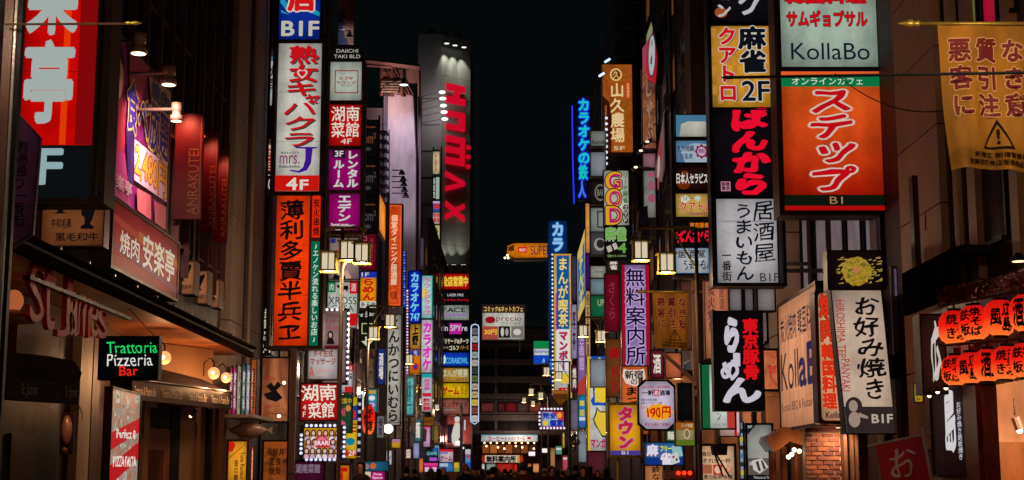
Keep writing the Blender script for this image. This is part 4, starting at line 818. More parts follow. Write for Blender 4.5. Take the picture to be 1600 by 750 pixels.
# panels on the column at x 920-945
for i, (y0, y1, bg, it, lb) in enumerate((
  (205, 228, (120, 124, 116), [('h', 'Ristorante', 925, 219, 945, 225, (50, 40, 40), O(brush=1))], 'grey sign with script letters left of the farm restaurant sign'),
  (238, 275, (130, 136, 142), [], 'blank bluish grey sign panel left of the farm restaurant sign'),
  (284, 318, (30, 24, 22), [('o', 938, 301, 9, 13, (120, 116, 110)), ('o', 938, 301, 7, 10.5, (30, 24, 22)), ('h', 'BAR', 933, 296, 944, 306, (130, 126, 118))], 'black round emblem sign left of the GOD sign'),
  (325, 362, (132, 136, 132), [('f', 933, 330, 945, 356, (40, 36, 36), 2)], 'grey sign with a black rounded frame left of the GOD sign'),
  (363, 398, (70, 66, 70), [('o', 937, 382, 9, 10, (150, 146, 140)), ('o', 938, 381, 6, 7, (40, 38, 40))], 'grey sign with a circle left of the green mahjong sign'),
  (416, 434, (150, 152, 140), [('h', 'ROBATAYAKI', 930, 423, 944, 426, (50, 50, 50))], 'pale sign with a line of tiny letters left of the free guide sign'),
  (436, 460, (110, 130, 140), [], 'blank pale blue sign panel left of the free guide sign'),
  (462, 496, (20, 96, 60), [('h', 'UP', 934, 468, 944, 478, (150, 170, 130), O(bold=.02))], 'green sign left of the crimson banner'),
  (562, 604, (130, 140, 150), [], 'pale square sign panel above the manga cafe billboard'))):
    front(lb, 923, y0, 946, y1, 56, bg, it, frame=(90, 60, 50), d=.3, b=.03)
for i, (x0, x1, y0, y1, c) in enumerate(((915, 921, 318, 395, (220, 150, 80)), (915, 921, 396, 452, (60, 20, 90)), (915, 922, 455, 560, (215, 165, 110)))):
    front(['orange', 'purple', 'pale orange lettered'][i]+' lit strip on the column left of the GOD sign stack', x0, y0, x1, y1, 84, c, [('v', '焼鳥居酒屋', x0+1.5, y0+4, x1-1.5, y1-4, (60, 30, 20))] if i == 2 else [], frame=FRD, d=.3, b=.02)
front('brown farm restaurant sign with cream brush characters marked 5F', 942, 101, 988, 238, 60, (128, 60, 14), [('p', [(942, 150), (952, 160), (956, 190), (954, 238), (942, 238)], (60, 20, 8)), ('o', 963, 117, 9.5, 10, (230, 190, 120)), ('o', 963, 117, 7, 7.5, (120, 54, 14)), ('h', '久', 958, 111, 968, 123, (230, 190, 120)), ('p', [(977, 129), (981, 127), (986, 130), (985, 155), (979, 155), (977, 152)], (190, 60, 30)), ('v', '会席個室', 979, 130, 984, 153, (230, 170, 110)),
  ('v', '山久農場', 953, 130, 976, 224, (236, 206, 150), O(bold=.02, brush=.7)), ('cw', 'YAMAKYU FARM DINING', 945, 165, 948, 228, (190, 130, 70)), ('h', '5F', 958, 229, 975, 235, (220, 190, 150))], frame=(60, 30, 20), d=.5, b=.03,
  facemat=photo([(112, 48, 8), (150, 76, 20), (96, 38, 6)], .7, 1.0))
for i, (x, y) in enumerate(((949, 95), (940, 117))):
    q = onY(x, y, 58.6); t = thing('arm_lamp', ['upper', 'lower'][i]+' slim tilted lamp beside the top of the brown farm restaurant sign', 'lamp', q, 0, 'tilted tube lamps by the farm sign')
    wb(MB().tube([q+Vector((-.11, 0, -.06)), q+Vector((.11, 0, .08))], .045, 8), 'tube_light', glow((190, 225, 255), 2.2, False, False), t); wb(MB().tube([q, q+Vector((.3, 1.2, 0))], .02, 6), 'arm', STEEL, t)
p = front('white GOD mahjong sign with yellow and magenta capitals', 944, 267, 982, 352, 52, (196, 194, 182), [], frame=(70, 60, 60), d=.4, b=.03)
for i, ch in enumerate('GOD'):
    y0 = 270+i*27
    p.text('h', ch, 947.5, y0, 970, y0+26, (222, 165, 30), .05, (20, 18, 20), 0, .05)
    p.text('h', ch, 952, y0+2, 970, y0+24, (190, 20, 110), .012)
p.text('v', 'リーチ麻雀', 973, 270, 981, 318, (50, 110, 50), .03); 
for i, ch in enumerate('ゴッド'): p.oval(977, 325+i*10, 3.8, 4.6, (24, 22, 22)); p.text('h', ch, 975, 322+i*10, 979, 328+i*10, (220, 216, 200), .03)
front('black mahjong sign with green characters and tiles under the GOD sign', 946, 355, 984, 405, 52, (16, 18, 14), [('h', '麻雀', 946, 355, 978, 376, (110, 170, 80), O(bold=.05, out=(200, 205, 180), ow=.03)), ('h', '4', 966, 380, 978, 395, (100, 165, 70), O(bold=.03)), ('p', [(947, 386), (954, 383), (957, 392), (950, 395)], (190, 180, 165)), ('p', [(956, 382), (962, 379), (966, 388), (960, 391)], (190, 180, 165)), ('h', '☎03-6302', 948, 398, 978, 402, (130, 150, 90))], frame=(50, 40, 36), d=.4, b=.03)
front('crimson long board with faint characters left of the free guide sign', 945, 428, 968, 518, 50, (110, 12, 34), [('v', 'さくら', 950, 440, 962, 500, (150, 40, 60), O(brush=1))], frame=(50, 12, 22), d=.15, b=.02)
front('brown board with red round mark under the crimson board', 947, 530, 971, 620, 49, (112, 62, 26), [('o', 960, 552, 9, 9, (150, 20, 20)), ('v', '鳥吉', 954, 572, 968, 614, (140, 26, 20), O(brush=1))], frame=(60, 30, 16), d=.15, b=.02)
front('tall crimson and lavender free guide sign with navy characters', 972, 414, 1015, 571, 42, (150, 122, 176), [('r', 972, 414, 977, 571, (165, 12, 40)), ('r', 1009, 414, 1015, 571, (165, 12, 40)), ('v', '無料案内所', 977, 419, 1009, 571, (12, 12, 44), O(bold=.012, out=(190, 160, 210), ow=.05))], frame=(80, 14, 40), d=.35, b=.02)
front('orange tavern sign with cat-ear white badge above black brush kana', 972, 573, 1012, 678, 41.5, (230, 108, 50), [('p', [(975, 576), (982, 578), (1000, 578), (1007, 576), (1009, 590), (1004, 600), (991, 604), (978, 599), (973, 588)], (225, 205, 190)), ('h', '新宿', 977, 579, 1005, 592, (26, 14, 12), O(bold=.03, brush=.5)), ('h', 'の', 986, 593, 996, 601, (26, 14, 12), O(bold=.02)),
  ('v', 'まっちゃん', 976, 604, 998, 676, (20, 10, 10), O(bold=.03, brush=1)), ('h', 'ひ', 983, 575, 990, 578, (190, 40, 30))], frame=(110, 40, 16), d=.3, b=.02)
front('octagonal white 190 yen bar sign with an orange starburst', 999, 596, 1053, 670, 37, (204, 190, 214), [('h', '毎日が特売・毎日が特価', 1004, 603, 1046, 607, (170, 30, 60)), ('h', '一軒', 1003, 610, 1022, 618, (20, 16, 40), O(bold=.04)), ('r', 1022, 609, 1030, 619, (190, 20, 60)), ('h', 'め', 1023, 610, 1029, 618, (235, 225, 235)), ('h', '酒場', 1031, 610, 1047, 618, (20, 16, 40), O(bold=.04)), ('h', '◎夏の地酒 各種', 1001, 623, 1026, 627, (30, 26, 50), O(bold=.01)), ('h', '◎酎ハイ サワー 各種', 1001, 628, 1034, 632, (30, 26, 50), O(bold=.01)), ('h', '生ビール', 1001, 634, 1012, 639, (190, 20, 40)),
  ('p', [(1029+(24 if i % 2 == 0 else 19)*math.cos(i*PI/12)*1.0, 644+(14.5 if i % 2 == 0 else 11)*math.sin(i*PI/12)) for i in range(24)], (242, 166, 20)), ('h', '190円', 1011, 636, 1047, 653, (200, 20, 10), O(bold=.03, brush=.8)), ('h', '朝まで3時まで営業中', 1007, 661, 1046, 666, (150, 20, 60), O(bold=.02))], frame=(14, 14, 20), d=.2, b=.045,
  shape=[(.2, 0), (.8, 0), (1, .13), (1, .87), (.8, 1), (.2, 1), (0, .87), (0, .13)])
front('yellow framed upright sign with red purple katakana marked B1', 953, 633, 1000, 711, 39, (232, 160, 24), [('v', 'タウン', 965, 636, 990, 702, (196, 30, 50), O(bold=.06, out=(150, 120, 200), ow=.04, brush=.8)), ('r', 953, 704, 1000, 711, (70, 60, 140)), ('h', 'B1', 971, 705, 981, 710, (200, 190, 210), O(bold=.02)), ('f', 951, 632, 1002, 712, (190, 170, 60), .8)], frame=(150, 130, 30), d=.2, b=.07)
p0 = onY(966, 716, 39.1); wb(MB().tube([(p0.x, 39.2, .13), (p0.x, 39.2, p0.z)], .05, 8), 'pole', mat((.5, .36, .06), .4, .4), tag(thing('sign_pole', '', '', (p0.x, 39.2, .13)), 'yellow pole under the framed B1 sign', 'pole'))
front('blue free mahjong sign with tiles and outlined characters', 1008, 692, 1067, 726, 35, (40, 110, 170), [('r', 1008, 715, 1067, 726, (16, 50, 130)), ('h', '麻', 1011, 695, 1028, 712, (225, 222, 235), O(bold=.06, out=(140, 30, 90), ow=.05)), ('h', '雀', 1032, 708, 1049, 726, (225, 222, 235), O(bold=.06, out=(140, 30, 90), ow=.05)), ('h', 'フリー', 1032, 697, 1049, 705, (235, 225, 50), O(bold=.05)), ('p', [(1049, 697), (1063, 694), (1067, 712), (1052, 716)], (150, 190, 190)), ('p', [(1047, 710), (1058, 706), (1062, 722), (1050, 726)], (200, 205, 200)), ('o', 1052, 714, 2, 2, (170, 40, 60)), ('o', 1057, 718, 2, 2, (60, 60, 90))], frame=(30, 60, 80), d=.2, b=.02)
front('pale orange hotpot sign with brush kana under the blue mahjong sign', 1008, 728, 1036, 756, 35.2, (190, 120, 70), [('v', '鉄なべ', 1018, 728, 1032, 762, (26, 14, 10), O(bold=.02, brush=1))], frame=(80, 40, 20), d=.15)
front('striped Indian restaurant board in orange, white and green', 1056, 660, 1085, 696, 33, (150, 140, 96), [('r', 1056, 660, 1085, 672, (150, 84, 24)), ('r', 1056, 687, 1085, 696, (90, 110, 30)), ('h', 'インド料理', 1064, 662, 1082, 668, (210, 190, 150)), ('o', 1073, 678, 5, 8, (196, 180, 140)), ('o', 1073, 678, 3.4, 6, (130, 110, 70))], frame=(60, 40, 24), d=.2, b=.02)
# banner flag on arm, mid right, and the near one on the right
def warn_banner(label, x0, y0, x1, y1, Y, slant, fx0, dirs=1, brownk=1, cut=None):
    """cloth banner hanging from a rod: a thin waved sheet"""
    W = onY(x1, y0, Y).x-onY(x0, y0, Y).x; z1 = onY(x0, y0, Y).z; z0 = onY(x0, y1, Y).z; H = z1-z0
    t = thing('hanging_banner', label, 'banner', (onY((x0+x1)/2, y0, Y).x, Y, z0), 0, 'yellow warning banners')
    cy = mat(lin((178, 116, 20)), .8, 0, .5, 3, .4)
    def P(u, v, off=0):   # v down 0..1
        x = (-.5+u)*W+slant*v*W*(1 if u < .5 else .0)-(.0)
        xl, xr = (-.5+slant*v)*W, (.5-slant*.55*v)*W
        x = xl+(xr-xl)*u
        return (x, .05*math.sin(u*11+v*3)*(.25+v)+.022*math.sin(u*23-v*5)*v-.03*math.cos(v*6+u*2)+off, H*(1-v)+.02*math.sin(u*5)*v)
    n, m_ = 24, 20; mb = MB(); vs = [P(i/n, j/m_) for j in range(m_+1) for i in range(n+1)]
    vb = [(x, y+.004, z) for x, y, z in vs]
    f = [(j*(n+1)+i, j*(n+1)+i+1, (j+1)*(n+1)+i+1, (j+1)*(n+1)+i) for j in range(m_) for i in range(n)]
    mb.add(vs, f); mb.add(vb, [q[::-1] for q in f]); mb.build('cloth', cy, t, True)
    def tx(s, mode, u0, v0, u1, v1, c, bold, off, brush=0):
        mb = MB()
        for k, (V, Fc) in enumerate(fat(s, mode, bold, brush)):
            if V: mb.add([P(u0+(u1-u0)*a, v1+(v0-v1)*b, -off+k*.0004) for a, b in V], Fc)
        if mb.v: mb.build('lettering', paint(c, .7), t)
    rows = ('悪質な', '客引き', 'に注意')
    for r_, s in enumerate(rows):
        for c_, ch in enumerate(s):
            u0 = .10+c_*.30; v0 = .10+r_*.19
            tx(ch, 'v', u0, v0, u0+.25, v0+.165, (225, 170, 110), .085, .008); tx(ch, 'v', u0, v0, u0+.25, v0+.165, (120, 14, 20), .035, .014)
    tri = [(.60, .655), (.78, .86), (.42, .86)]; tri2 = [(.60, .69), (.745, .845), (.455, .845)]; mb = MB()
    def edge(T, q): i_ = int(q)%3; f_ = q-int(q); A_, B_ = T[i_], T[(i_+1) % 3]; return (A_[0]+(B_[0]-A_[0])*f_, A_[1]+(B_[1]-A_[1])*f_)
    for q in range(30):
        mb.add([P(*edge(tri, q/10), -.010), P(*edge(tri, (q+1)/10), -.010), P(*edge(tri2, (q+1)/10), -.010), P(*edge(tri2, q/10), -.010)], [(0, 1, 2, 3)])
    mb.build('printed_triangle', paint((30, 22, 14), .7), t)
    tx('!', 'h', .588, .725, .614, .825, (30, 26, 14), .02, .014)
    tx('新宿区 新宿警察署', 'h', .30, .885, .95, .92, (60, 26, 14), .02, .008); tx('歌舞伎町商店街振興組合', 'h', .22, .935, .97, .972, (60, 26, 14), .02, .008)
    rod = MB().tube([(-W*.5-(x0-fx0)/(x1-x0)*W, -.03, H+.0), (W*.9, -.03, H+.0)], .022 if Y < 20 else .03, 8)
    g_ = mat((.45, .30, .05), .35, .5)
    rod.build('rod', g_, t, True)
    xe = -W*.5-(x0-fx0)/(x1-x0)*W
    MB().lathe([(.004, -.20), (.02, -.15), (.03, -.1), (.05, -.06), (.045, -.02), (.025, 0), (.045, .03), (.025, .06)], 10, (xe, -.03, H), 'x').build('finial', g_, t, True)
    return t
warn_banner('large yellow warning banner with maroon characters near the right edge', 1463, 38, 1606, 266, 15.6, .09, 1428)
warn_banner('small yellow warning banner hanging from a rod beside the free guide sign', 1019, 456, 1076, 545, 34, .07, 1004)
# ---- flag-like red and white board
p = quad('tilted red board with a white oval face drawing high on the right', 1012, 47, 1036, 44.5, onY(1024, 62, 46).z, onY(1024, 146, 46).z, (196, 12, 34), [('p', [(0, 0), (.4, .02), (.2, .5), (0, .5)], (150, 60, 80)), ('o', .66, .40, .27, .40, (24, 40, 60)), ('o', .66, .40, .22, .36, (176, 178, 180)), ('p', [(.6, .42), (.72, .40), (.68, .46), (.66, .56), (.56, .52)], (20, 18, 24)), ('h', '一蘭', .55, .14, .75, .24, (110, 110, 120))], frame=(30, 14, 26), d=.2, b=.03,
  shape=[(0, .12), (.5, 0), (.8, .05), (1, .6), (.85, 1), (.4, .75)])
front('pale sail-shaped panel above the tilted red board', 1009, 34, 1020, 70, 47.5, (140, 142, 110), [], frame=(60, 50, 50), d=.1, b=.02, shape=[(.8, 0), (1, .3), (.9, .9), (0, 1), (.1, .6)])
front('brown lit vertical sign with pale strokes behind the tilted red board', 1004, 108, 1024, 232, 54, (120, 70, 42), [('v', 'しゃぶ', 1008, 120, 1020, 225, (160, 120, 96), O(brush=2))], facemat=photo([(110, 62, 36), (150, 92, 60), (88, 50, 40), (130, 90, 80)], 1.5, .8), frame=(60, 36, 26), d=.3, b=.03)
front('pale vertical sign with pink curls right of the GOD sign', 1006, 267, 1024, 340, 55, (130, 132, 124), [('o', 1018, 273, 6, 4, (170, 80, 110)), ('o', 1018, 290, 6, 8, (150, 90, 110)), ('o', 1018, 310, 6, 7, (160, 80, 110))], frame=(70, 60, 60), d=.3, b=.02)
front('pinkish lit panel above the pale curled sign', 1005, 240, 1024, 262, 55.2, (140, 96, 104), frame=(70, 50, 50), d=.3, b=.02)
for i, (x, y) in enumerate(((1012, 222), (1002, 236), (994, 262))):
    q = onY(x, y, 50); t = thing('arm_lamp', ['highest', 'middle', 'lowest'][i]+' tilted spotlight right of the brown farm restaurant sign', 'lamp', q, 0, 'tilted spotlights right of the farm sign')
    wb(MB().tube([q+Vector((-.14, 0, -.08)), q+Vector((.14, 0, .08))], .07, 8), 'lamp_shade', STEEL, t); wb(MB().ball(q+Vector((-.02, -.07, 0)), .07, 8, 5, .5), 'bulb', glow((255, 225, 190), 2.2, False, False), t); wb(MB().tube([q, q+Vector((.5, .4, .1))], .02, 6), 'arm', STEEL, t)
quad('slanted grey advertising board with red and white shapes beside the panel stack', 1028, 52, 1045, 44, onY(1036, 222, 48).z, onY(1036, 300, 48).z, (112, 84, 84), [('o', .6, .35, .2, .2, (150, 30, 36)), ('o', .45, .65, .12, .25, (150, 50, 50)), ('o', .5, .5, .12, .2, (190, 170, 160))], frame=(60, 40, 44), d=.1, b=.02, shape=[(0, .2), (1, 0), (1, 1), (.7, 1)])
front('blue violet tilted projector box right of the GOD sign', 998, 322, 1012, 368, 46, (56, 56, 110), lit=False, frame=(34, 26, 40), d=.8, b=.03, name='box_fixture', cat='box', shape=[(.2, .15), (.9, 0), (1, .9), (.3, 1), (0, .6)])
# ---- column of small panels x 1055-1107, Y 33
tower_frame('black frame around the column of six small sign panels', 1050, 172, 1112, 434, 33.05, BLACK, .3, .05, ledge=(217, 257, 299, 342, 385))
for y0, y1, bg, it, lb in (
  (180, 214, (190, 188, 176), [('p', [(1055, 180), (1107, 180), (1107, 190), (1075, 190), (1064, 194), (1061, 214), (1055, 214)], (70, 120, 150))], 'top small panel with a pale sky picture'),
  (220, 254, (96, 140, 176), [('p', [(1062, 232), (1085, 224), (1107, 226), (1107, 254), (1070, 254)], (160, 176, 190)), ('h', '九州地鍋', 1058, 227, 1084, 237, (20, 30, 70), O(brush=.4)), ('h', '浴島焼', 1062, 240, 1082, 249, (60, 80, 120), O(brush=.5)), ('p', [(1096+(11 if i % 2 == 0 else 8.5)*math.cos(i*PI/8), 237+(12 if i % 2 == 0 else 9)*math.sin(i*PI/8)) for i in range(16)], (140, 20, 60)), ('o', 1096, 237, 6.5, 7, (190, 176, 196)), ('h', '焼酎', 1091, 233, 1101, 240, (110, 20, 80))], 'small blue white hotpot panel with a red starred seal'),
  (261, 297, (34, 14, 12), [('o', 1068, 288, 10, 8, (110, 36, 12)), ('o', 1070, 272, 6, 5, (110, 50, 20)), ('h', '日本人セラピスト', 1057, 271, 1112, 287, (222, 216, 205), O(bold=.03))], 'small dark therapist panel with white characters'),
  (303, 339, (196, 160, 74), [('p', [(1064, 308), (1072, 305), (1080, 311), (1070, 318), (1064, 315)], (210, 205, 190)), ('h', 'リーチ', 1068, 307, 1094, 313, (60, 60, 70)), ('o', 1090, 310, 5, 4, (190, 200, 190)), ('h', 'クアトロ', 1062, 316, 1112, 330, (190, 20, 40), O(bold=.03, out=(225, 205, 170), ow=.04)), ('h', 'Quattro', 1076, 331, 1104, 337, (150, 40, 90))], 'small yellow mahjong panel with red katakana'),
  (346, 383, (16, 10, 14), [('h', '東京豚骨', 1078, 348, 1108, 356, (220, 120, 20), O(bold=.03)), ('h', 'ばんから', 1057, 360, 1110, 378, (235, 16, 50), O(bold=.04, brush=1.4))], 'small black ramen panel with red brush kana'),
  (388, 427, (176, 184, 190), [('h', '居酒屋', 1059, 391, 1102, 403, (20, 18, 24), O(brush=.7)), ('h', 'うまいもん', 1068, 406, 1112, 421, (18, 24, 50), O(brush=1)), ('f', 1056, 388, 1107, 427, (60, 140, 190), .8)], 'small white tavern panel at the bottom of the narrow column')):
    front(lb, 1056, y0, 1107, y1, 33, bg, it, frame=BLACK, d=.25, b=.02)
# ---- big stack x 1112-1222, Y 30
tower_frame('black frame of the tall stack with mahjong, red kana and tavern signs', 1108, -80, 1222, 447, 29.85, BLACK, .5, .06)
front('black sign with white katakana strokes at the top of the right stack', 1113, -40, 1206, 34, 29.8, (16, 13, 20), [('o', 1126, 20, 10, 8, (160, 80, 40)), ('v', 'ョン', 1118, -20, 1143, 29, (190, 190, 190), O(bold=.03, brush=.6)), ('v', 'グ', 1152, -20, 1196, 26, (190, 190, 190), O(bold=.03, brush=.6))], frame=BLACK, d=.4, b=.02)
front('yellow mahjong sign with big black characters and 2F', 1112, 41, 1207, 168, 29.8, (212, 152, 40), [('r', 1112+i*16+(8 if j % 2 else 0), 44+j*15, 1120+i*16+(8 if j % 2 else 0), 58+j*15, (190, 130, 54)) for i in range(6) for j in range(8) if i*16+(8 if j % 2 else 0) < 86]+
  [('v', '麻雀', 1153, 45, 1196, 118, (14, 18, 26), O(bold=.045, out=(212, 205, 190), ow=.035)), ('h', '2F', 1157, 130, 1199, 160, (14, 18, 26), O(bold=.02, out=(212, 205, 190), ow=.035)), ('v', 'クアトロ', 1120, 46, 1150, 163, (205, 22, 22), O(bold=.045, out=(215, 205, 195), ow=.04, sh=((40, 30, 20), 2, 1)))], frame=BLACK, d=.4, b=.02)
front('black ramen sign with large red flowing kana and a small seal', 1117, 172, 1215, 306, 29.8, (16, 11, 16), [('v', 'ばんから', 1143, 170, 1202, 305, (242, 14, 48), O(bold=.065, brush=1.6)), ('r', 1125, 284, 1140, 299, (190, 130, 150)), ('v', '東京|豚骨', 1126, 285, 1139, 298, (60, 20, 30), O(bold=.03))], frame=BLACK, d=.4, b=.02)
front('white tavern sign with thin black brush kana marked B1F', 1120, 311, 1214, 442, 29.8, (190, 186, 188), [('r', 1120, 345, 1214, 347.5, (150, 144, 156)), ('v', '居酒屋', 1176, 313, 1211, 412, (14, 16, 26), O(bold=.008, brush=1)), ('v', 'うまいもん', 1147, 318, 1178, 440, (14, 18, 34), O(bold=.02, brush=1)), ('v', '一番街', 1127, 392, 1142, 440, (14, 16, 26), O(brush=.2)), ('h', 'B1F', 1186, 427, 1215, 440, (24, 24, 34), O(bold=-.004))], frame=BLACK, d=.4, b=.03)
# ---- KollaBo stack Y 27
tower_frame('dark copper lit frame around the two big right-hand sign boxes', 1212, -80, 1383, 336, 26.9, FRB, .6, .07, ledge=(112,))
front('big pale Korean restaurant sign with dark rounded latin letters', 1219, -50, 1369, 105, 26.85, (166, 184, 168), [('h', '韓国料理', 1228, -12, 1353, 6, (205, 14, 24), O(bold=.05, out=(40, 14, 16), ow=.03)), ('h', 'サムギョプサル', 1229, 18, 1354, 42, (205, 14, 24), O(bold=.035, out=(40, 14, 16), ow=.04)), ('h', 'KollaBo', 1234, 68, 1356, 94, (16, 24, 40), O(bold=.0))], frame=FRB, d=.5, b=.02)
front('large orange internet cafe sign with white outlined katakana and green band', 1223, 112, 1379, 329, 26.85, (222, 72, 14), [('r', 1223, 112, 1379, 119, (235, 96, 40)), ('r', 1223, 119, 1379, 136, (8, 122, 68)), ('h', 'オンラインカフェ', 1240, 122, 1351, 133, (215, 225, 205), O(bold=.01)), ('r', 1223, 305, 1379, 322, (14, 22, 12)), ('h', 'B1', 1293, 308, 1313, 319, (180, 130, 90), O(bold=-.004)), ('r', 1223, 322, 1379, 329, (180, 10, 14)),
  ('v', 'ステップ', 1264, 138, 1336, 302, (196, 12, 22), O(bold=.035, out=(212, 196, 180), ow=.055, brush=1.2))], frame=FRB, d=.5, b=.02,
  facemat=fade((178, 22, 6), (232, 92, 30)))
# ramen and flag signs, Y 28
front('black Tokyo pork ramen sign with white brush kana and red characters', 1117, 488, 1191, 640, 28.2, (13, 9, 12), [('v', '東京豚骨', 1161, 498, 1186, 594, (225, 16, 24), O(bold=.05, brush=.3)), ('v', 'ら', 1130, 496, 1158, 552, (204, 200, 212), O(bold=.07, brush=1.5)), ('cw', 'ー', 1148, 553, 1154, 572, (204, 200, 212), O(bold=.05)), ('v', 'め', 1124, 562, 1156, 596, (204, 200, 212), O(bold=.05, brush=1.2)), ('v', 'ん', 1124, 590, 1190, 632, (204, 200, 212), O(bold=.05, brush=1))], frame=BLACK, d=.3, b=.03)
front('green white and red striped Italian sign behind the black ramen sign', 1097, 570, 1147, 669, 29.2, (205, 214, 205), [('r', 1097, 570, 1109, 669, (20, 96, 54)), ('r', 1135, 570, 1147, 669, (190, 60, 44)), ('v', 'ピザーン', 1119, 600, 1126, 658, (40, 40, 40), O(bold=.02)), ('h', 'SINCE 1999', 1113, 662, 1134, 664, (120, 120, 110))], frame=(24, 26, 22), d=.2, b=.03)
front('smaller pink red sign below the Italian striped sign', 1124, 644, 1155, 681, 29.8, (196, 160, 150), [('r', 1147, 644, 1151, 681, (190, 20, 40)), ('r', 1151, 644, 1155, 676, (206, 180, 186))], frame=(60, 30, 30), d=.2, b=.02)
front('orange lit shopfront panel between the ramen sign and the Korean sign', 1192, 548, 1214, 608, 30.5, (190, 96, 56), [('h', '居酒', 1200, 572, 1212, 584, (190, 40, 40))], facemat=photo([(120, 50, 30), (200, 110, 70), (160, 70, 40), (225, 150, 110)], 3, .9), frame=(50, 26, 18), d=.2)
front('long pinkish sign with blurred brush characters left of the ramen sign', 1102, 440, 1138, 560, 31.4, (196, 120, 88), [('v', '炭火焼鳥', 1106, 445, 1118, 520, (90, 40, 40), O(brush=1)), ('v', '居酒', 1124, 448, 1132, 485, (120, 60, 50), O(brush=1))], frame=(80, 50, 40), d=.2, b=.02)
side('long side of the Korean barbecue sign box facing the street', 5.42, 1217, 481, 671, 1277, (222, 150, 108), [('h', '炭火焼肉 韓国料理', .05, .10, .97, .31, (34, 24, 44), O(bold=.01)), ('h', 'Koll', .04, .40, .52, .70, (34, 26, 34), O(bold=.0)), ('h', 'aB', .54, .40, .96, .70, (34, 30, 74), O(bold=.03)), ('h', 'Korean BBQ & Restaurant', .04, .80, .97, .88, (70, 44, 36), O(bold=.0))], frame=(60, 44, 40), d=.65, b=.06)
front('rounded front face of the Korean barbecue sign with red characters', 1281, 458, 1330, 657, 25.3, (238, 172, 128), [('v', '焼肉', 1282, 460, 1306, 535, (222, 50, 20), O(bold=.04, out=(110, 30, 20), ow=.035)), ('v', '韓国料理', 1283, 538, 1305, 640, (222, 50, 20), O(bold=.05)), ('h', 'KollaBo', 1287, 644, 1322, 653, (40, 26, 26))], frame=(110, 80, 64), d=.4, b=.06,
  shape=[(0, .03), (.03, .01), (.1, 0), (1, 0), (1, 1), (.1, 1), (.03, .99), (0, .97)])
# okonomiyaki
p = front('photo board of a round okonomiyaki pancake on black', 1294, 393, 1379, 452, 23.6, (22, 12, 12), [], frame=(24, 14, 14), d=.3, b=.02)
rr = random.Random(5)
MB_ = photo([(60, 60, 14), (150, 120, 30), (190, 150, 50), (90, 100, 30), (130, 80, 20)], 14, .8)
p.poly([(1338+(23+rr.uniform(-2, 2))*math.cos(a/30*2*PI), 424+(23+rr.uniform(-1.5, 1.5))*math.sin(a/30*2*PI)) for a in range(30)], MB_, 'printed_pancake'); p.oval(1338, 422, 5, 5.5, (190, 120, 80))
sm = []
for i in range(46):
    sx_ = rr.choice((-1, 1)); x = 1338+sx_*rr.uniform(15, 33); y = 424+rr.uniform(-22, 22); l = rr.uniform(3, 8); p.poly([(x, y), (x+l, y-rr.uniform(.5, 3)), (x+l, y+.6), (x, y+1)], (170, 140, 60), 'printed_strand')
front('white okonomiyaki sign with black brush kana and red roman letters', 1303, 454, 1394, 676, 23.4, (206, 180, 158), [('cw', 'HIROSHIMA TEP', 1309, 469, 1322, 560, (176, 50, 44), O(bold=.005)), ('cw', 'PANYAKI', 1314, 562, 1327, 612, (176, 50, 44), O(bold=.005)), ('v', 'お好', 1335, 463, 1377, 528, (20, 14, 16), O(bold=.02, brush=1.4)), ('v', 'み焼', 1338, 528, 1384, 592, (20, 14, 16), O(bold=.02, brush=1.4)), ('v', 'き', 1347, 592, 1383, 626, (20, 14, 16), O(bold=.02, brush=1)),
  ('p', [(1316, 636), (1391.5, 636), (1394, 676), (1319, 676)], (48, 38, 38)), ('o', 1331, 636, 13, 15, (48, 38, 38)), ('o', 1330, 635, 7, 9, (160, 138, 124)), ('o', 1331, 656, 9, 12, (160, 138, 124)), ('p', [(1338, 645), (1352, 651), (1352, 655), (1338, 652)], (160, 138, 124)), ('h', 'B1F', 1358, 648, 1390, 661, (190, 170, 155), O(bold=.03))],
  shape=[(0, 0), (.85, 0), (1, 1), (.18, 1)], frame=(70, 56, 50), d=.3, b=.02)
# ================================================================ RIGHT CORNER: lantern restaurant
rc = thing('building', 'lantern hung restaurant corner with a warm open interior at lower right', 'building', (5.9, 14, 0))
rcm = mat((.20, .045, .03), .4)
wb(MB().box(5.9, 6.1, 18.6, 20.9, 0, 3.75), 'wall', rcm, rc)
wb(MB().box(5.9, 6.1, 13, 18.599, 2.62, 3.75), 'lintel', mat((.03, .014, .012), .5), rc)
wb(MB().box(6.1, 12, 20.7, 20.9, 0, 3.75), 'rear_wall', mat((.60, .34, .20), .7), rc)
wb(MB().box(6.1, 12, 20.6, 20.699, 0, 1.95), 'timber_dado', mat((.42, .15, .04), .5), rc)
wb(MB().box(6.1, 12, 13, 20.59, 3.3, 3.6), 'soffit', mat((.06, .03, .02), .6), rc)
wb(MB().box(6.45, 6.6, 18.0, 18.1, 0, 2.75), 'inner_post', mat((.10, .03, .02), .4), rc)
rc2 = front('dark brown sign board with a white brush character over the entrance, upper one', 1440, 493, 1476, 614, 19.6, (46, 24, 16), [('v', '広', 1454, 505, 1470, 598, (205, 198, 190), O(bold=.03, brush=2.5))], frame=(60, 32, 20), d=.3, b=.02)
quad('dark board with large white brush character for island beside the entrance', 1455, 20.6, 1507, 19.3, onY(1480, 602, 20).z, onY(1480, 742, 20).z, (30, 13, 14), [('v', '島', .36, .03, .74, .78, (218, 214, 214), O(bold=.035, brush=1.4)), ('v', 'お好み焼き鉄板焼き', .77, .20, .90, .84, (190, 190, 205), O(bold=.02, brush=1))], frame=(60, 22, 20), d=.12, b=.03)
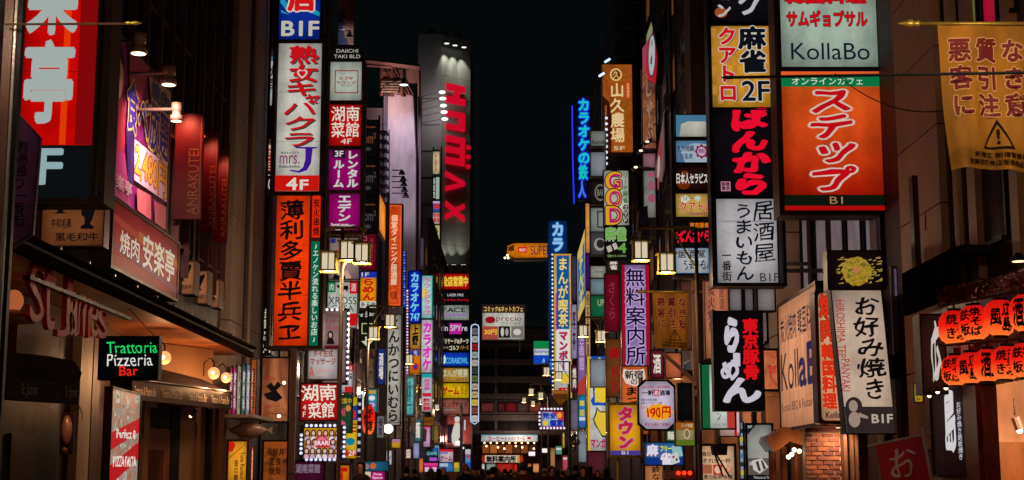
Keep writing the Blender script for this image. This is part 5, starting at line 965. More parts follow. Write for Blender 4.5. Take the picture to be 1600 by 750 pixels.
for i in range(4):
    q = onY(1452+i*13, 618-i*6, 19.6-i*.25); t = thing('board_lamp', ['leftmost', 'second', 'third', 'rightmost'][i]+' tiny warm lamp in the row over the island character board', 'lamp', q, 0, 'tiny lamps over the board'); MB().ball((0, 0, 0), .03, 8, 5).build('bulb', glow((255, 220, 180), 3, False, False), t); MB().lathe([(.02, .06), (.045, 0)], 8).build('lamp_shade', BLACK, t)
wb(MB().box(5.84, 5.899, 18.62, 19.15, 0, 3.6), 'door_post', mat((.16, .03, .03), .35), rc)
t = thing('ceiling_spotlight', 'small white track spotlight in the warm restaurant interior', 'lamp', onY(1586, 652, 19.6))
q = onY(1586, 652, 19.6)
wb(MB().tube([q, q+Vector((.05, 0, -.16))], .055, 10), 'lamp_shade', mat((.6, .5, .45), .4), t); wb(MB().tube([q+Vector((0, 0, .02)), q+Vector((0, 0, .25))], .012, 6), 'stem', STEEL, t); wb(MB().ball(q+Vector((.05, 0, -.17)), .045, 8, 5), 'bulb', glow((255, 235, 200), 5, False, False), t)
spot(q+Vector((.05, -.05, -.25)), q+Vector((.1, .8, -1.0)), 30, (1, .62, .36), 2.4)
point((7.4, 18.6, 2.9), 190, (1, .55, .3), .15)
lt = None
lant_m = glow((255, 36, 10), 1.0, False, True)
def lantern_mat():
    m = bpy.data.materials.new('lantern_paper'); m.use_nodes = True; nt = m.node_tree; p = _pr(m)
    tc = nt.nodes.new('ShaderNodeTexCoord'); sp = nt.nodes.new('ShaderNodeSeparateXYZ'); nt.links.new(tc.outputs['Generated'], sp.inputs[0])
    cr = nt.nodes.new('ShaderNodeValToRGB'); e = cr.color_ramp.elements
    e[0].position = 0; e[0].color = (*lin((255, 120, 48)), 1); e[1].position = .5; e[1].color = (*lin((240, 28, 10)), 1); x = e.new(1); x.color = (*lin((190, 16, 14)), 1)
    nt.links.new(sp.outputs['Z'], cr.inputs[0]); nt.links.new(cr.outputs[0], p.inputs['Emission Color']); p.inputs['Emission Strength'].default_value = 1.0
    p.inputs['Base Color'].default_value = (.12, .008, .006, 1); p.inputs['Roughness'].default_value = .7; p.inputs['Specular IOR Level'].default_value = .05
    return m
LM = lantern_mat()
def lantern(c, R, H, label, ch, group, rz=0):
    t = thing('paper_lantern', label, 'lantern', (c.x, c.y, c.z-H/2), rz, group)
    prof = []
    n = 18
    for i in range(n+1):
        v = i/n; r = R*(max(0, 1-abs(2*v-1)**3.2))**.42*.97+R*.03
        r *= (1-.045*(i % 2))
        prof.append((max(.45*R, r), H*v))
    MB().lathe(prof, 20).build('paper_shade', LM, t, True)
    MB().lathe([(.46*R, -.02), (.47*R, .02)], 14).build('lower_ring', BLACK, t); MB().lathe([(.47*R, H-.02), (.46*R, H+.03)], 14).build('upper_ring', BLACK, t)
    MB().tube([(0, 0, H), (0, 0, H+.1)], .01, 6).build('hook', BLACK, t)
    mb = MB()
    for k, (V, Fc) in enumerate(fat(ch, 'v', .035, .8)):
        y = []
        for a, b in V:
            th = (a-.5)*1.5; v = .08+b*.84; r = R*(max(0, 1-abs(2*v-1)**3.2))**.42*.97+R*(.05-k*.002)
            y.append((r*math.sin(th), -r*math.cos(th), H*v))
        mb.add(y, Fc)
    mb.build('lettering', paint((14, 3, 3), .7), t)
    return t
rrl = random.Random(2)
ordn = ['first from the left', 'second', 'third', 'fourth', 'fifth', 'sixth']
for r_, (x0, y0, dx, dy, Y0, sz, n) in enumerate(((1489, 512, 33, -7.5, 18.6, 52, 5), (1492, 579, 23, -4.0, 18.3, 46, 6))):
    for i in range(n):
        Y = Y0-i*.62; px = x0+dx*i*(1+.05*i); py = y0+dy*i
        c = onY(px, py, Y); R = sz/2300*Y0*.46; H = sz/2300*Y0*1.0
        lantern(c, R, H, ('upper row red paper lantern, ' if r_ == 0 else 'lower row red paper lantern, ')+ordn[i]+' in its row', ['お好み|焼き', '焼そば|鉄板', '広島|風', '生|酒'][(i+r_) % 4], 'red paper lanterns over the entrance', -.35+rrl.uniform(-.3, .3)).rotation_euler.y = rrl.uniform(-.05, .05)
rk = thing('lantern_rack', 'dark rails and red leaf garland carrying the paper lanterns', 'rack', onY(1530, 545, 18))
for y0, y1 in ((478, 452), (540, 528)):
    wb(MB().tube([onY(1468, y0, 18.9), onY(1612, y1, 16.2)], .02, 6), 'rail', BLACK, rk)
for i in range(6):
    P0 = onY(1490+i*24, 546-i*3, 18.4-i*.4)
    wb(MB().box(P0.x, P0.x+.09, P0.y, P0.y+.03, P0.z-.10, P0.z+.02), 'junction_box', mat((.2, .02, .02), .5), rk)
gm = MB(); rr = random.Random(11)
for i in range(260):
    f = rr.random(); c = onY(1465+f*145, 470-f*30+rr.uniform(-18, 6), 19.0-f*2.6+rr.uniform(-.15, .15)); a = rr.uniform(0, 6.3); s = rr.uniform(.02, .05)
    d1 = Vector((math.cos(a), rr.uniform(-.5, .5), math.sin(a)))*s; d2 = Vector((-math.sin(a), rr.uniform(-.5, .5), math.cos(a)))*s*.6
    gm.add([c-d1, c+d2, c+d1, c-d2], [(0, 1, 2, 3)])
kind(wb(gm, 'leaf_garland', mat((.13, .02, .015), .6), rk), 'stuff')
wb(MB().box(5.95, 9, 16.5, 18.9, 2.42, 2.5) if False else MB().box(5.9, 8.5, 15.2, 18.9, 3.76, 3.85), 'rack_roof', mat((.2, .03, .025), .5), rk)
point(onY(1500, 545, 19.2), 3, (1, .12, .05), .3)
point(onY(1570, 530, 18.2), 3, (1, .12, .05), .3)
# ceiling lamp under eave at right edge
t = thing('downlight', 'small glowing downlight on the wall above the lanterns at the right edge', 'lamp', onY(1592, 407, 17.5)); q = onY(1592, 408, 17.5)
wb(MB().lathe([(.03, .1), (.09, .02), (.09, 0)], 12, q), 'lamp_shade', BLACK, t); wb(MB().lathe([(.001, -.01), (.08, -.005)], 12, q), 'bulb', glow((255, 190, 140), 4, False, False), t)
point(q+Vector((-.02, -.1, -.2)), 10, (1, .5, .2), .05)
front('tan post board edge rising beside the black canopy on the right', 1430, 275, 1437, 470, 22.0, (110, 70, 36), lit=False, frame=(90, 56, 30), d=.2, b=.01, name='wooden_post', cat='post')
# pale column + box by okonomiyaki sign
pc = thing('lit_column', 'pale column with faint violet poster behind the okonomiyaki sign', 'column', (onY(1402, 600, 26.6).x, 26.6, 0))
P0, P1 = onY(1383, 420, 26.6), onY(1418, 420, 26.6)
wb(MB().box(P0.x, P1.x, 26.22, 26.29, .1, onY(1400, 415, 26.2).z), 'column_face', mat((.42, .34, .32), .5), pc)
wb(MB().box(P0.x+.06, P1.x-.06, 26.19, 26.215, onY(1400, 462, 26.2).z, onY(1400, 420, 26.2).z), 'poster', photo([(70, 60, 80), (110, 100, 120), (90, 70, 110)], 3, .5), pc)
front('small yellow lamp sign with black kana near the dark character board', 1428, 600, 1441, 628, 21.5, (196, 150, 40), [('v', 'めし', 1431, 602, 1438, 626, BLK, O(brush=1))], frame=(60, 40, 20), d=.1, b=.015)
front('dark square cabinet on the wall below the pale column', 1383, 556, 1440, 588, 25.2, (60, 46, 34), lit=False, frame=(50, 38, 28), d=.4, b=.02, name='wall_cabinet', cat='cabinet')
# red cloth with white kana
def cloth_flag(label, pts, Y, c, s, tc_, trect):
    P4 = [onY(x, y, Y) for x, y in pts]; t = thing('cloth_banner', label, 'banner', P4[3])
    n, m_ = 16, 12
    def P(u, v, off=0):
        a = P4[0].lerp(P4[1], u); b = P4[3].lerp(P4[2], u); q = a.lerp(b, v); return q+Vector((0, .03*math.sin(u*8+v*4)*(.3+v)-off, 0))
    mb = MB().add([P(i/n, j/m_) for j in range(m_+1) for i in range(n+1)], [(j*(n+1)+i, j*(n+1)+i+1, (j+1)*(n+1)+i+1, (j+1)*(n+1)+i) for j in range(m_) for i in range(n)])
    mb.add([P(i/n, j/m_, -.005) for j in range(m_+1) for i in range(n+1)], [(j*(n+1)+i, j*(n+1)+i+1, (j+1)*(n+1)+i+1, (j+1)*(n+1)+i) for j in range(m_) for i in range(n)])
    wb(mb, 'cloth', paint(c, .7), t, smooth=True)
    V, Fc = text2d(s, 'v', .06, 1.2); u0, v0, u1, v1 = trect
    wb(MB().add([P(u0+(u1-u0)*a, v1+(v0-v1)*b, .012) for a, b in V], Fc), 'lettering', paint(tc_, .7), t)
    wb(MB().tube([onY(pts[0][0]-14, pts[0][1]+4, Y), onY(pts[1][0]+16, pts[1][1]-5, Y)], .014, 6), 'rod', mat((.6, .5, .42), .4), t)
    wb(MB().tube([onY(pts[1][0]+1, pts[1][1]-14, Y+.02), onY(pts[1][0]+24, 800, Y+.02)], .02, 6), 'pole', mat((.7, .6, .55), .4), t)
cloth_flag('red cloth banner with white brush kana on a white pole', [(1369, 693), (1440, 681), (1462, 800), (1388, 812)], 20.5, (190, 14, 24), 'お好', (225, 185, 165), (.14, .08, .82, 1.0))
# brick wall pieces under the Korean sign
bw = thing('brick_wall', 'lamp-lit red brick wall with pale mortar under the Korean sign', 'wall', (onY(1290, 700, 27.5).x, 27.5, 0))
P0, P1, P2 = onY(1259, 700, 27.5).x, onY(1314, 700, 27.5).x, onY(1356, 700, 27.5).x
wb(MB().box(P0, P2, 27.52, 27.8, 0, 2.5), 'mortar_backing', mat((.55, .42, .33), .8), bw)
brs = [mat(c, .75, 0, .3, 12, .4) for c in ((.30, .10, .055), (.36, .13, .07), (.22, .075, .05), (.17, .06, .05))]
proto = {}
rr = random.Random(4)
for r_ in range(30):
    z = .02+r_*.0835; x = P0-(.0 if r_ % 2 else .105); 
    while x < P2-.02:
        w_ = .195; xa, xb = max(x, P0), min(x+w_, P2)
        if xb-xa > .03 and not (P1 < (xa+xb)/2 < onY(1334, 700, 27.5).x):
            k = (round(xb-xa, 3), rr.randrange(4))
            if k not in proto:
                me = MB().box(0, k[0], 0, .05, 0, .066)
                o = me.build('brick', brs[k[1]], bw); proto[k] = o
            else:
                o = proto[k].copy(); C.objects.link(o); o.parent = bw
            o.location = (xa-bw.location.x, -.008-rr.uniform(0, .010), z)
        x += .2125
for x in (1315, 1325, 1332): wb(MB().box(onY(x, 700, 27.4).x, onY(x, 700, 27.4).x+.06, 27.2, 27.5, 0, 2.6), 'upright_post', mat((.20, .10, .06), .5), bw)
t = thing('wall_lamp', 'small downlight washing the brick wall under the Korean sign', 'lamp', (P0+.5, 27.0, 2.35)); MB().lathe([(.03, .08), (.06, 0)], 10).build('lamp_shade', BLACK, t); MB().lathe([(.001, -.01), (.05, -.005)], 10).build('bulb', glow((255, 220, 180), 4, False, False), t)
spot((P0+.5, 26.9, 2.32), (P0+.5, 27.6, 1.2), 75, (1, .58, .32), 2.3, .8)
# curved wooden hood with small bulbs, x 1195-1250
hd = thing('wooden_hood', 'curved glossy wooden entrance hood with small bulbs beneath', 'hood', (onY(1225, 700, 29).x, 29, 0))
hp = [(1193, 690), (1196, 682), (1206, 678), (1222, 668), (1240, 672), (1256, 680), (1258, 700), (1240, 694), (1228, 690), (1216, 700), (1204, 706)]
wb(MB().prism([(onY(x, y, 29).x, onY(x, y, 29).z) for x, y in hp], 28.6, 29.6), 'hood_shell', mat((.26, .09, .035), .25), hd)
for x in (1206, 1224, 1244): wb(MB().tube([onY(x, 698, 29.1), Vector((onY(x, 700, 29.1).x, 29.1, 0))], .07, 8), 'carved_post', mat((.24, .08, .03), .3), hd)
for x, y in ((1241, 703), (1249, 705), (1237, 710), (1232, 714)):
    wb(MB().ball(onY(x, y, 28.5), .045, 8, 5), 'bulb', glow((255, 225, 180), 4, False, False), hd)
point(onY(1240, 708, 28.3), 10, (1, .6, .3), .05)
p = front('tall screen showing a pale shape with 5F and 3F panels', 1168, 664, 1206, 752, 30, (160, 160, 152), [('p', [(1168, 664), (1182, 664), (1168, 680)], (22, 26, 34)), ('h', '5F', 1169, 665, 1176, 669, (190, 200, 210)), ('r', 1168, 716, 1206, 742, (96, 84, 78)), ('h', '3F', 1170, 722, 1176, 727, (220, 220, 220)), ('p', [(1174, 720), (1190, 716), (1200, 730), (1186, 740), (1176, 734)], (200, 196, 190)), ('p', [(1180, 722), (1184, 720), (1188, 736), (1184, 736)], (60, 50, 50)), ('p', [(1188, 719), (1191, 720), (1196, 732), (1192, 734)], (60, 50, 50)), ('r', 1168, 742, 1206, 752, (20, 18, 20)), ('h', 'Welcome to Third', 1176, 744, 1204, 748, (180, 176, 170))], name='advertising_screen', cat='screen', frame=(20, 20, 24), d=.2, b=.04)
front('slim lit directory strip with coloured squares beside the tall screen', 1156, 660, 1161, 748, 30.2, (150, 160, 170), [('r', 1156, 670+i*13, 1161, 677+i*13, [(40, 50, 60), (190, 170, 60), (60, 30, 30), (80, 120, 160)][i % 4]) for i in range(6)], frame=(40, 40, 44), d=.15, b=.02)
front('cream menu sign with black characters at the bottom of the right side', 1096, 697, 1147, 752, 31, (225, 180, 140), [('h', '毎日', 1098, 706, 1110, 713, (50, 24, 16), O(bold=.03)), ('h', 'ぞれを一杯', 1098, 716, 1142, 724, (50, 24, 16), O(bold=.02)), ('r', 1098, 726, 1112, 740, (170, 90, 60)), ('r', 1114, 726, 1128, 742, (190, 50, 30)), ('o', 1121, 734, 5, 6, (225, 190, 160)), ('h', '心', 1131, 727, 1144, 738, (200, 90, 70), O(brush=1)), ('h', '夏の銘酒 各種', 1099, 742, 1143, 748, (40, 20, 14), O(bold=.02))], frame=(90, 50, 30), d=.2)
t = thing('outdoor_floodlight', 'dark tripod floodlight hood in front of the cream menu sign', 'lamp', onY(1124, 700, 30.3))
wb(MB().prism([(onY(x, y, 30.2).x, onY(x, y, 30.2).z) for x, y in ((1113, 697), (1126, 692), (1137, 697), (1136, 711), (1115, 711))], 30.2, 30.5), 'lamp_shade', DARK, t)
wb(MB().tube([onY(1120, 711, 30.3), onY(1140, 745, 30.3)], .02, 6), 'arm', DARK, t); wb(MB().tube([onY(1112, 697, 30.3), onY(1130, 745, 30.3)], .02, 6), 'arm', DARK, t)
# warm shop walls at street level behind the right signs
for (x0, x1, Y, zt_, c, lb) in ((1012, 1100, 44.2, 4.6, (.30, .14, .08), 'brown shopfront wall behind the octagonal yen sign'), (1086, 1260, 33.5, 3.6, (.34, .16, .09), 'brown shopfront wall behind the screen and menu sign')):
    a, b = onY(x0, 700, Y), onY(x1, 700, Y); t = thing('shopfront', lb, 'shopfront', ((a.x+b.x)/2, Y, 0))
    wb(MB().box(a.x, b.x, Y, Y+.3, 0, zt_), 'wall', mat(c, .6), t)
    for i in range(5):
        x = a.x+(b.x-a.x)*i/5; wb(MB().box(x, x+.08, Y-.06, Y-.001, 0, zt_-.1), 'mullion', DARK, t)
    wb(MB().box(a.x, b.x, Y-.5, Y-.07, zt_-.35, zt_-.2), 'awning', mat((.2, .1, .06), .6), t)
    point(((a.x+b.x)/2, Y-.8, zt_-.7), 28, (1, .55, .28), .1)
rp = thing('steel_pole', 'brown steel lamp pole with slanting brace right of the octagonal sign', 'pole', (onY(1089, 600, 34).x, 34, 0))
wb(MB().box(onY(1084, 600, 34).x, onY(1093, 600, 34).x, 34, 34.15, 0, onY(1088, 400, 34).z), 'pole', mat((.30, .15, .08), .4, .3), rp)
wb(MB().tube([onY(1036, 552, 34.1), onY(1086, 596, 34.1)], .05, 6), 'brace', mat((.42, .22, .12), .35, .4), rp)
wb(MB().box(onY(1036, 735, 33.9).x, onY(1095, 735, 33.9).x, 33.6, 34.1, onY(1060, 748, 34).z, onY(1060, 735, 34).z), 'shelf', mat((.22, .10, .06), .5), rp)
for i, x in enumerate((1060, 1069, 1078)): wb(MB().ball(onY(x, 739, 33.5), .05, 8, 5), 'red_light', glow((240, 50, 20), 2, False, False), rp)

# ================================================================ LEFT SHOPS
ls = thing('shopfront', 'warm brown bar and trattoria shopfront under the left canopy', 'shopfront', (-7.3, 24, 0))
tan = mat((.30, .15, .07), .55, 0, .2, 2); brn = mat((.12, .04, .02), .45, 0, .3, 4)
def ybox(xa, xb, X, z0, z1, name, m, th=.12, par=ls):
    a, b = onX(xa, 650, X).y, onX(xb, 650, X).y
    return wb(MB().box(X-th, X, a, b, z0, z1), name, m, par)
ybox(20, 122, -7.4, 0, 4.2, 'wall_panel', brn); ybox(2, 92, -7.3, 0, 3.0, 'doorway_shade_panel', BLACK); ybox(20, 60, -7.26, 0, 2.1, 'door', mat((.05, .02, .015), .4), .04); ybox(123, 141, -7.25, 0, 4.2, 'pilaster', mat((.85, .62, .38), .5, 0, .15, 2), .3)  # black panel stands in for the shade in the doorway under the awning
ybox(143, 170, -7.35, 0, 4.2, 'wall_panel', brn); ybox(226, 262, -7.3, 0, 4.2, 'wall_panel', tan)
pts = [(onY(214, 640, 28.0), onY(360, 640, 31.8))]
a, b = Vector((-7.5, 29.5, 0)), Vector((-6.25, 32.0, 0)); u = (b-a).normalized()
def slab(s0, s1, z0, z1, name, m, off=0, th=.1, par=None):
    L = (b-a).length; n = Vector((-u.y, u.x, 0)); p0, p1 = a+u*L*s0-n*off, a+u*L*s1-n*off; q0, q1 = p0+n*th, p1+n*th
    return wb(MB().add([(p0.x, p0.y, z0), (p1.x, p1.y, z0), (q1.x, q1.y, z0), (q0.x, q0.y, z0), (p0.x, p0.y, z1), (p1.x, p1.y, z1), (q1.x, q1.y, z1), (q0.x, q0.y, z1)],
       [(0,3,2,1),(4,5,6,7),(0,1,5,4),(1,2,6,5),(2,3,7,6),(3,0,4,7)]), name, m, ls, par)
slab(0, 1, 0, 4.2, 'angled_wall', tan, -.3, .1)
slab(.02, .06, 0, 2.9, 'pilaster', BLACK); slab(.40, .50, 0, 2.9, 'pilaster', BLACK); slab(.84, .88, 0, 2.9, 'pilaster', BLACK); slab(.93, 1.0, 0, 3.3, 'pilaster', brn, .05)
dr = slab(.08, .39, 0, 2.42, 'door', mat((.15, .05, .03), .35)); slab(.13, .34, .3, 2.1, 'door_panel', mat((.22, .09, .05), .35), .012, .02, dr); slab(.15, .32, .4, 2.0, 'door_inset', mat((.11, .04, .025), .35), .022, .02, dr)
slab(.1, .38, 2.45, 2.85, 'transom', BLACK)
aw = thing('awning', 'charcoal awning with pale repeated trattoria lettering on its valance', 'awning', (-6.9, 30.5, 3.0))
A0, B0 = onY(205, 614, 27.4), onY(361, 624, 31.7)
p = Panel('awning', 'charcoal awning valance with four pale repeated trattoria names', 'awning', (A0.x, A0.y), (B0.x, B0.y), onY(361, 640, 31.7).z, onY(361, 614, 31.7).z, (0, 0, 1, 1), (36, 30, 32), (30, 25, 26), .02, .004, lit=False)
bpy.data.objects.remove(aw)
for i in range(4): p.text('h', 'Trattoria & Pizzeria Bar', .02+i*.25, .28, .22+i*.25, .72, (170, 155, 140), .01)
Wd = p.W/2
MB().add([(-Wd, 0, p.H), (Wd, 0, p.H), (Wd-.1, 1.0, p.H+.45), (-Wd+.3, 1.0, p.H+.45), (-Wd, .02, p.H-.02), (Wd, .02, p.H-.02), (Wd-.1, 1.02, p.H+.42), (-Wd+.3, 1.02, p.H+.42)], [(0, 1, 2, 3), (4, 7, 6, 5), (0, 3, 7, 4), (1, 5, 6, 2)]).build('awning_canvas', mat((.06, .045, .05), .7), p.e)
MB().tube([(-Wd, -.02, p.H+.02), (Wd, -.02, p.H+.02)], .02, 6).build('front_bar', STEEL, p.e)
A0, B0 = onY(8, 605, 19.6), onY(122, 618, 20.9)
p = Panel('awning', 'dark brown bar awning with faded gothic white lettering', 'awning', (A0.x, A0.y), (B0.x, B0.y), onY(122, 632, 20.9).z, onY(122, 600, 20.9).z, (0, 0, 1, 1), (34, 20, 20), (26, 15, 14), .02, .004, lit=False)
for x0, x1, s in ((.02, .14, 'SINCE'), (.2, .42, 'St James'), (.5, .72, 'TOBACCO CHAS'), (.8, .97, 'St James')): p.text('h', s, x0, .15 if 'J' in s else .35, x1, .85 if 'J' in s else .75, (150, 125, 110) if 'J' in s else (90, 66, 58), .01, brush=.6)
Wd = p.W/2
pr = [(0, p.H), (-.05, p.H+.16), (.1, p.H+.33), (.6, p.H+.42), (1.1, p.H+.42), (1.1, p.H+.3), (.1, p.H-.02)]
MB().add([(-Wd, y, z) for y, z in pr]+[(Wd, y, z) for y, z in pr], [tuple(range(7)), tuple(range(7, 14))[::-1]]+[(i, (i+1) % 7, (i+1) % 7+7, i+7) for i in range(7)]).build('awning_canvas', mat((.035, .02, .018), .6), p.e)
MB().tube([(Wd-.02, -.03, 0), (Wd+.06, -.03, -.1), (Wd+.08, -.03, -.2)], .008, 6).build('pull_cord', COP, p.e)
# script letters hanging from the canopy edge
sj = thing('script_letters', 'red metallic gothic bar name letters hanging under the canopy edge', 'lettering', (-6.1, 21, 3.2))
redm = mat((.85, .035, .025), .45, 0, .2, 4, .05); _pr(redm).inputs['Specular IOR Level'].default_value = .14
X = -6.15
lets = [('S', 44, 66, 402, 500), ('t', 66, 84, 408, 512), ('J', 88, 110, 422, 524), ('a', 107, 121, 452, 522), ('m', 121, 141, 456, 522), ('e', 140, 152, 466, 524), ('s', 152, 167, 474, 526)]
for ch, x0, x1, y0, y1 in lets:
    V, Fc = text2d(ch, 'h', .0, 0)
    a, b = onX(x0, y1, X), onX(x1, y1, X); zt_ = onX(x0, y0, X).z; zb_ = a.z; n = len(V)
    m = MB(); fr_ = [(X, a.y+(b.y-a.y)*(p[0]+.12*math.sin(p[1]*9)), zb_+(zt_-zb_)*p[1]) for p in V]
    bk = [(X-.07, y, z) for x, y, z in fr_]
    from collections import Counter
    ec = Counter(); 
    for f in Fc:
        for i in range(len(f)): ec[tuple(sorted((f[i], f[(i+1) % len(f)])))] += 1
    wl = [(e[0], e[1], e[1]+n, e[0]+n) for e, c in ec.items() if c == 1]
    m.add(fr_+bk, list(Fc)+[tuple(i+n for i in f[::-1]) for f in Fc]+wl)
    wb(m, 'letter', redm, sj)
wb(MB().box(-6.2, -6.1, 18.5, 23.5, 3.95, 4.0), 'hanging_bar', BLACK, sj)
# globe lamps
def globe(px, py, Y, r, label, pw):
    q = onY(px, py, Y); t = thing('globe_lamp', label, 'lamp', q, 0, 'round globe wall lamps')
    MB().ball((0, 0, 0), r, 16, 10).build('globe', glow((250, 178, 110), 1.15, False, True), t, True)
    MB().ball((0, -r*.9, 0), r*.35, 10, 6).build('bulb', glow((255, 240, 200), 2.0, False, False), t, True)
    MB().tube([(0, 0, r), (0, 0, r+.1), (-.1, .1, r+.2), (-.25, .2, r+.1), (-.25, .2, -.05)], .015, 6).build('arm', FRD, t)
    point((q.x+.05, q.y-.05, q.z-r-.12), pw, (1, .48, .2), .1)
globe(257, 559, 27.5, .125, 'single globe lamp just right of the neon trattoria sign', 34)
globe(334, 583, 30.6, .125, 'left globe lamp of the pair above the end of the awning', 50)
globe(353, 590, 31.4, .11, 'right globe lamp of the pair above the end of the awning', 50)
t = thing('spotlight', 'small round spotlight under the middle of the trattoria awning', 'lamp', onY(298, 648, 30)); q = onY(298, 650, 30)
wb(MB().tube([q+Vector((.1, 0, .15)), q], .035, 8), 'lamp_shade', BLACK, t); wb(MB().ball(q, .035, 8, 5), 'bulb', glow((255, 200, 150), 5, False, False), t); spot(q+Vector((-.03, -.05, -.05)), q+Vector((.4, 1, -1.5)), 28, (1, .6, .3), 1.8)
q = onY(104, 672, 22); t = thing('wall_sconce', 'copper oval wall sconce on a framed panel beside the bar door', 'lamp', q)
MB().box(-.1, .1, .03, .06, -.36, .26).build('back_plate', mat((.06, .03, .025), .4), t); MB().ball((0, 0, 0), .085, 14, 10, 2.6).build('lamp_shade', mat((.70, .34, .20), .25, .3), t, True); MB().ball((0, -.06, -.30), .05, 10, 6).build('finial', mat((.5, .22, .12), .3, .5), t, True)
point(q+Vector((.25, -.5, .5)), 5, (1, .5, .25), .05)
t = thing('wall_sconce', 'round amber shade glowing behind the pole at the far left', 'lamp', onX(22, 470, -6.9)); MB().ball((0, 0, 0), .13, 14, 8, 1.2).build('lamp_shade', glow((170, 90, 50), .9, False), t, True); MB().lathe([(.02, -.1), (.26, -.22), (.3, -.3)], 14).build('hood', mat((.4, .12, .06), .4), t, True)
# left pole
lp = thing('street_pole', 'grey brown street pole with a thin banner rod at the left edge', 'pole', (onY(20, 400, 14.5).x, 14.5, .13))
for x0, x1, m, yy in ((-14, 0, mat((.16, .08, .07), .45), 0), (1, 5, mat((.45, .40, .40), .3, .3), .02), (6, 13, BLACK, .04)):
    wb(MB().box(onY(x0, 400, 14.5).x, onY(x1, 400, 14.5).x-.003, 14.5+yy, 14.62, .13, 9), 'pole_section', m, lp)
wb(MB().tube([onY(8, 38, 14.4), onY(203, 37, 14.4)], .012, 6), 'rod', mat((.12, .06, .04), .4, .4), lp)
fq = onY(208, 36, 14.4); wb(MB().lathe([(.01, -.08), (.022, -.05), (.012, -.02), (.024, .02), (.016, .05), (.004, .09)], 10, fq, 'x'), 'finial', mat((.5, .40, .05), .35, .5), lp, smooth=True)
# right rod crossing in front of the signs and thin cables
rd = thing('banner_rod', 'long dark banner rod crossing in front of the mahjong and internet cafe signs', 'rod', onY(1390, 118, 14.4))
wb(MB().tube([onY(1143, 121, 14.4), onY(1640, 113, 14.4)], .016, 6), 'rod', BLACK, rd); wb(MB().lathe([(.004, -.09), (.02, -.04), (.018, .03)], 8, onY(1141, 121, 14.4), 'x'), 'finial', BLACK, rd)
def cable(label, p0, p1, sag=.3, r=.008, Y=None):
    t = thing('cable', label, 'cable', p0); n = 12
    wb(MB().tube([p0.lerp(p1, i/n)-Vector((0, 0, sag*4*(i/n)*(1-i/n))) for i in range(n+1)], r, 5), 'wire', BLACK, t)
cable('thin black cable sloping down across the right stone pilaster', onY(1305, 115, 20), onY(1520, 160, 18))
cable('thin black cable hanging beside the stone pilaster', onY(1452, 20, 22.6), onY(1446, 360, 22.6), 0)
cable('thin black cable across the pale panelled column on the left', onY(360, 60, 34), onY(402, 130, 40), .05)
cable('thin cable rising from the neon trattoria sign to the canopy', onY(190, 470, 24), onY(243, 527, 25.5), 0)
cable('long thin cable crossing the street low before the far signs', onY(420, 645, 40), onY(700, 655, 60), .2)
cable('thin cable from the lantern arm to the right signs', onY(820, 505, 60), onY(1020, 500, 50), .1)

# billboard spot lamps
for i, (x, y, X_, sz) in enumerate(((217, 68, -5.95, 1), (264, 118, -5.95, 1), (276, 175, -5.95, .8))):
    q = onX(x, y, X_); t = thing('billboard_spotlight', ['nearest', 'second', 'farthest'][i]+' cylindrical spotlight on the top edge of the purple billboard', 'lamp', q, 0, 'spotlights over the purple billboard')
    s = .12*sz*1.1
    MB().lathe([(s*.9, .16), (s*.9, .02), (s*.75, .01), (s*.75, -.06), (s*1.05, -.07), (s*1.05, -.16)], 14).build('lamp_shade', mat((.42, .24, .18), .4, .2), t, True)
    MB().lathe([(.001, -.175), (s*.9, -.17)], 14).build('bulb', glow((255, 225, 180), 3, False, False), t)
    MB().tube([(0, 0, .05), (-.78, .3, .12)], .03, 8).build('arm', mat((.3, .18, .14), .4), t)
    spot(q+Vector((0, 0, -.2)), q+Vector((-.80, 1.2, -1.5)), 270, (1, .66, .55), 1.9, 1)
# red spot on the banners
for i, (x, y, Y, pw) in enumerate(((279, 172, 29.1, 55), (318, 212, 31.2, 26), (339, 240, 33.0, 20))):
    q = onY(x, y, Y); t = thing('banner_lamp', ['large', 'middle', 'small'][i]+' red lamp at the top left of a dark red banner', 'lamp', q, 0, 'red lamps over the dark red banners')
    MB().lathe([(.03, .06), (.05, 0)], 8).build('lamp_shade', BLACK, t); MB().ball((0, 0, -.02), .03, 8, 5).build('bulb', glow((255, 70, 40), 6, False, False), t)
    spot(q+Vector((.02, -.12, .0)), q+Vector((.05, .35, -.5)), pw, (1, .25, .14), 1.9, 1)
# books-like slim flags, x 360-400
for i, (x, c) in enumerate(((358, (150, 20, 40)), (364, (170, 40, 110)), (371, (190, 170, 150)), (378, (40, 110, 90)), (385, (150, 150, 170)), (392, (190, 90, 40)))):
    quad(['dark red', 'magenta', 'cream', 'green', 'pale grey', 'orange'][i]+' slim lit price board in the row above the fish', x, 34+i*.4, x+6, 34.6+i*.4, onY(x, 573-i*3, 34).z, onY(x, 646, 34).z, c, [('v', '本日入荷|鮮魚市', .15, .1, .85, .9, (225, 215, 205) if i != 2 else (60, 40, 40))], name='price_board', cat='sign', frame=(60, 50, 50), d=.05, b=.01, group='slim price boards')
ft = thing('fish_shop_shelf', 'thin pale ledge under the row of slim price boards', 'ledge', onY(378, 650, 34)); wb(MB().box(onY(352, 650, 34).x, onY(400, 650, 34).x, 33.8, 36.5, onY(378, 653, 34).z, onY(378, 648, 34).z), 'ledge', mat((.4, .3, .26), .4), ft)
q = onY(388, 672, 34.5); fi = thing('fish_model', 'large pale brown tuna model hanging under the price boards', 'fish model', q)
prof = [(.005, -.46), (.05, -.40), (.13, -.25), (.19, -.05), (.19, .12), (.12, .30), (.03, .43), (.02, .46)]
MB().lathe([(r*1.0, x) for r, x in prof], 16, (0, 0, 0), 'x').build('body', mat((.45, .30, .22), .22, .2), fi, True)
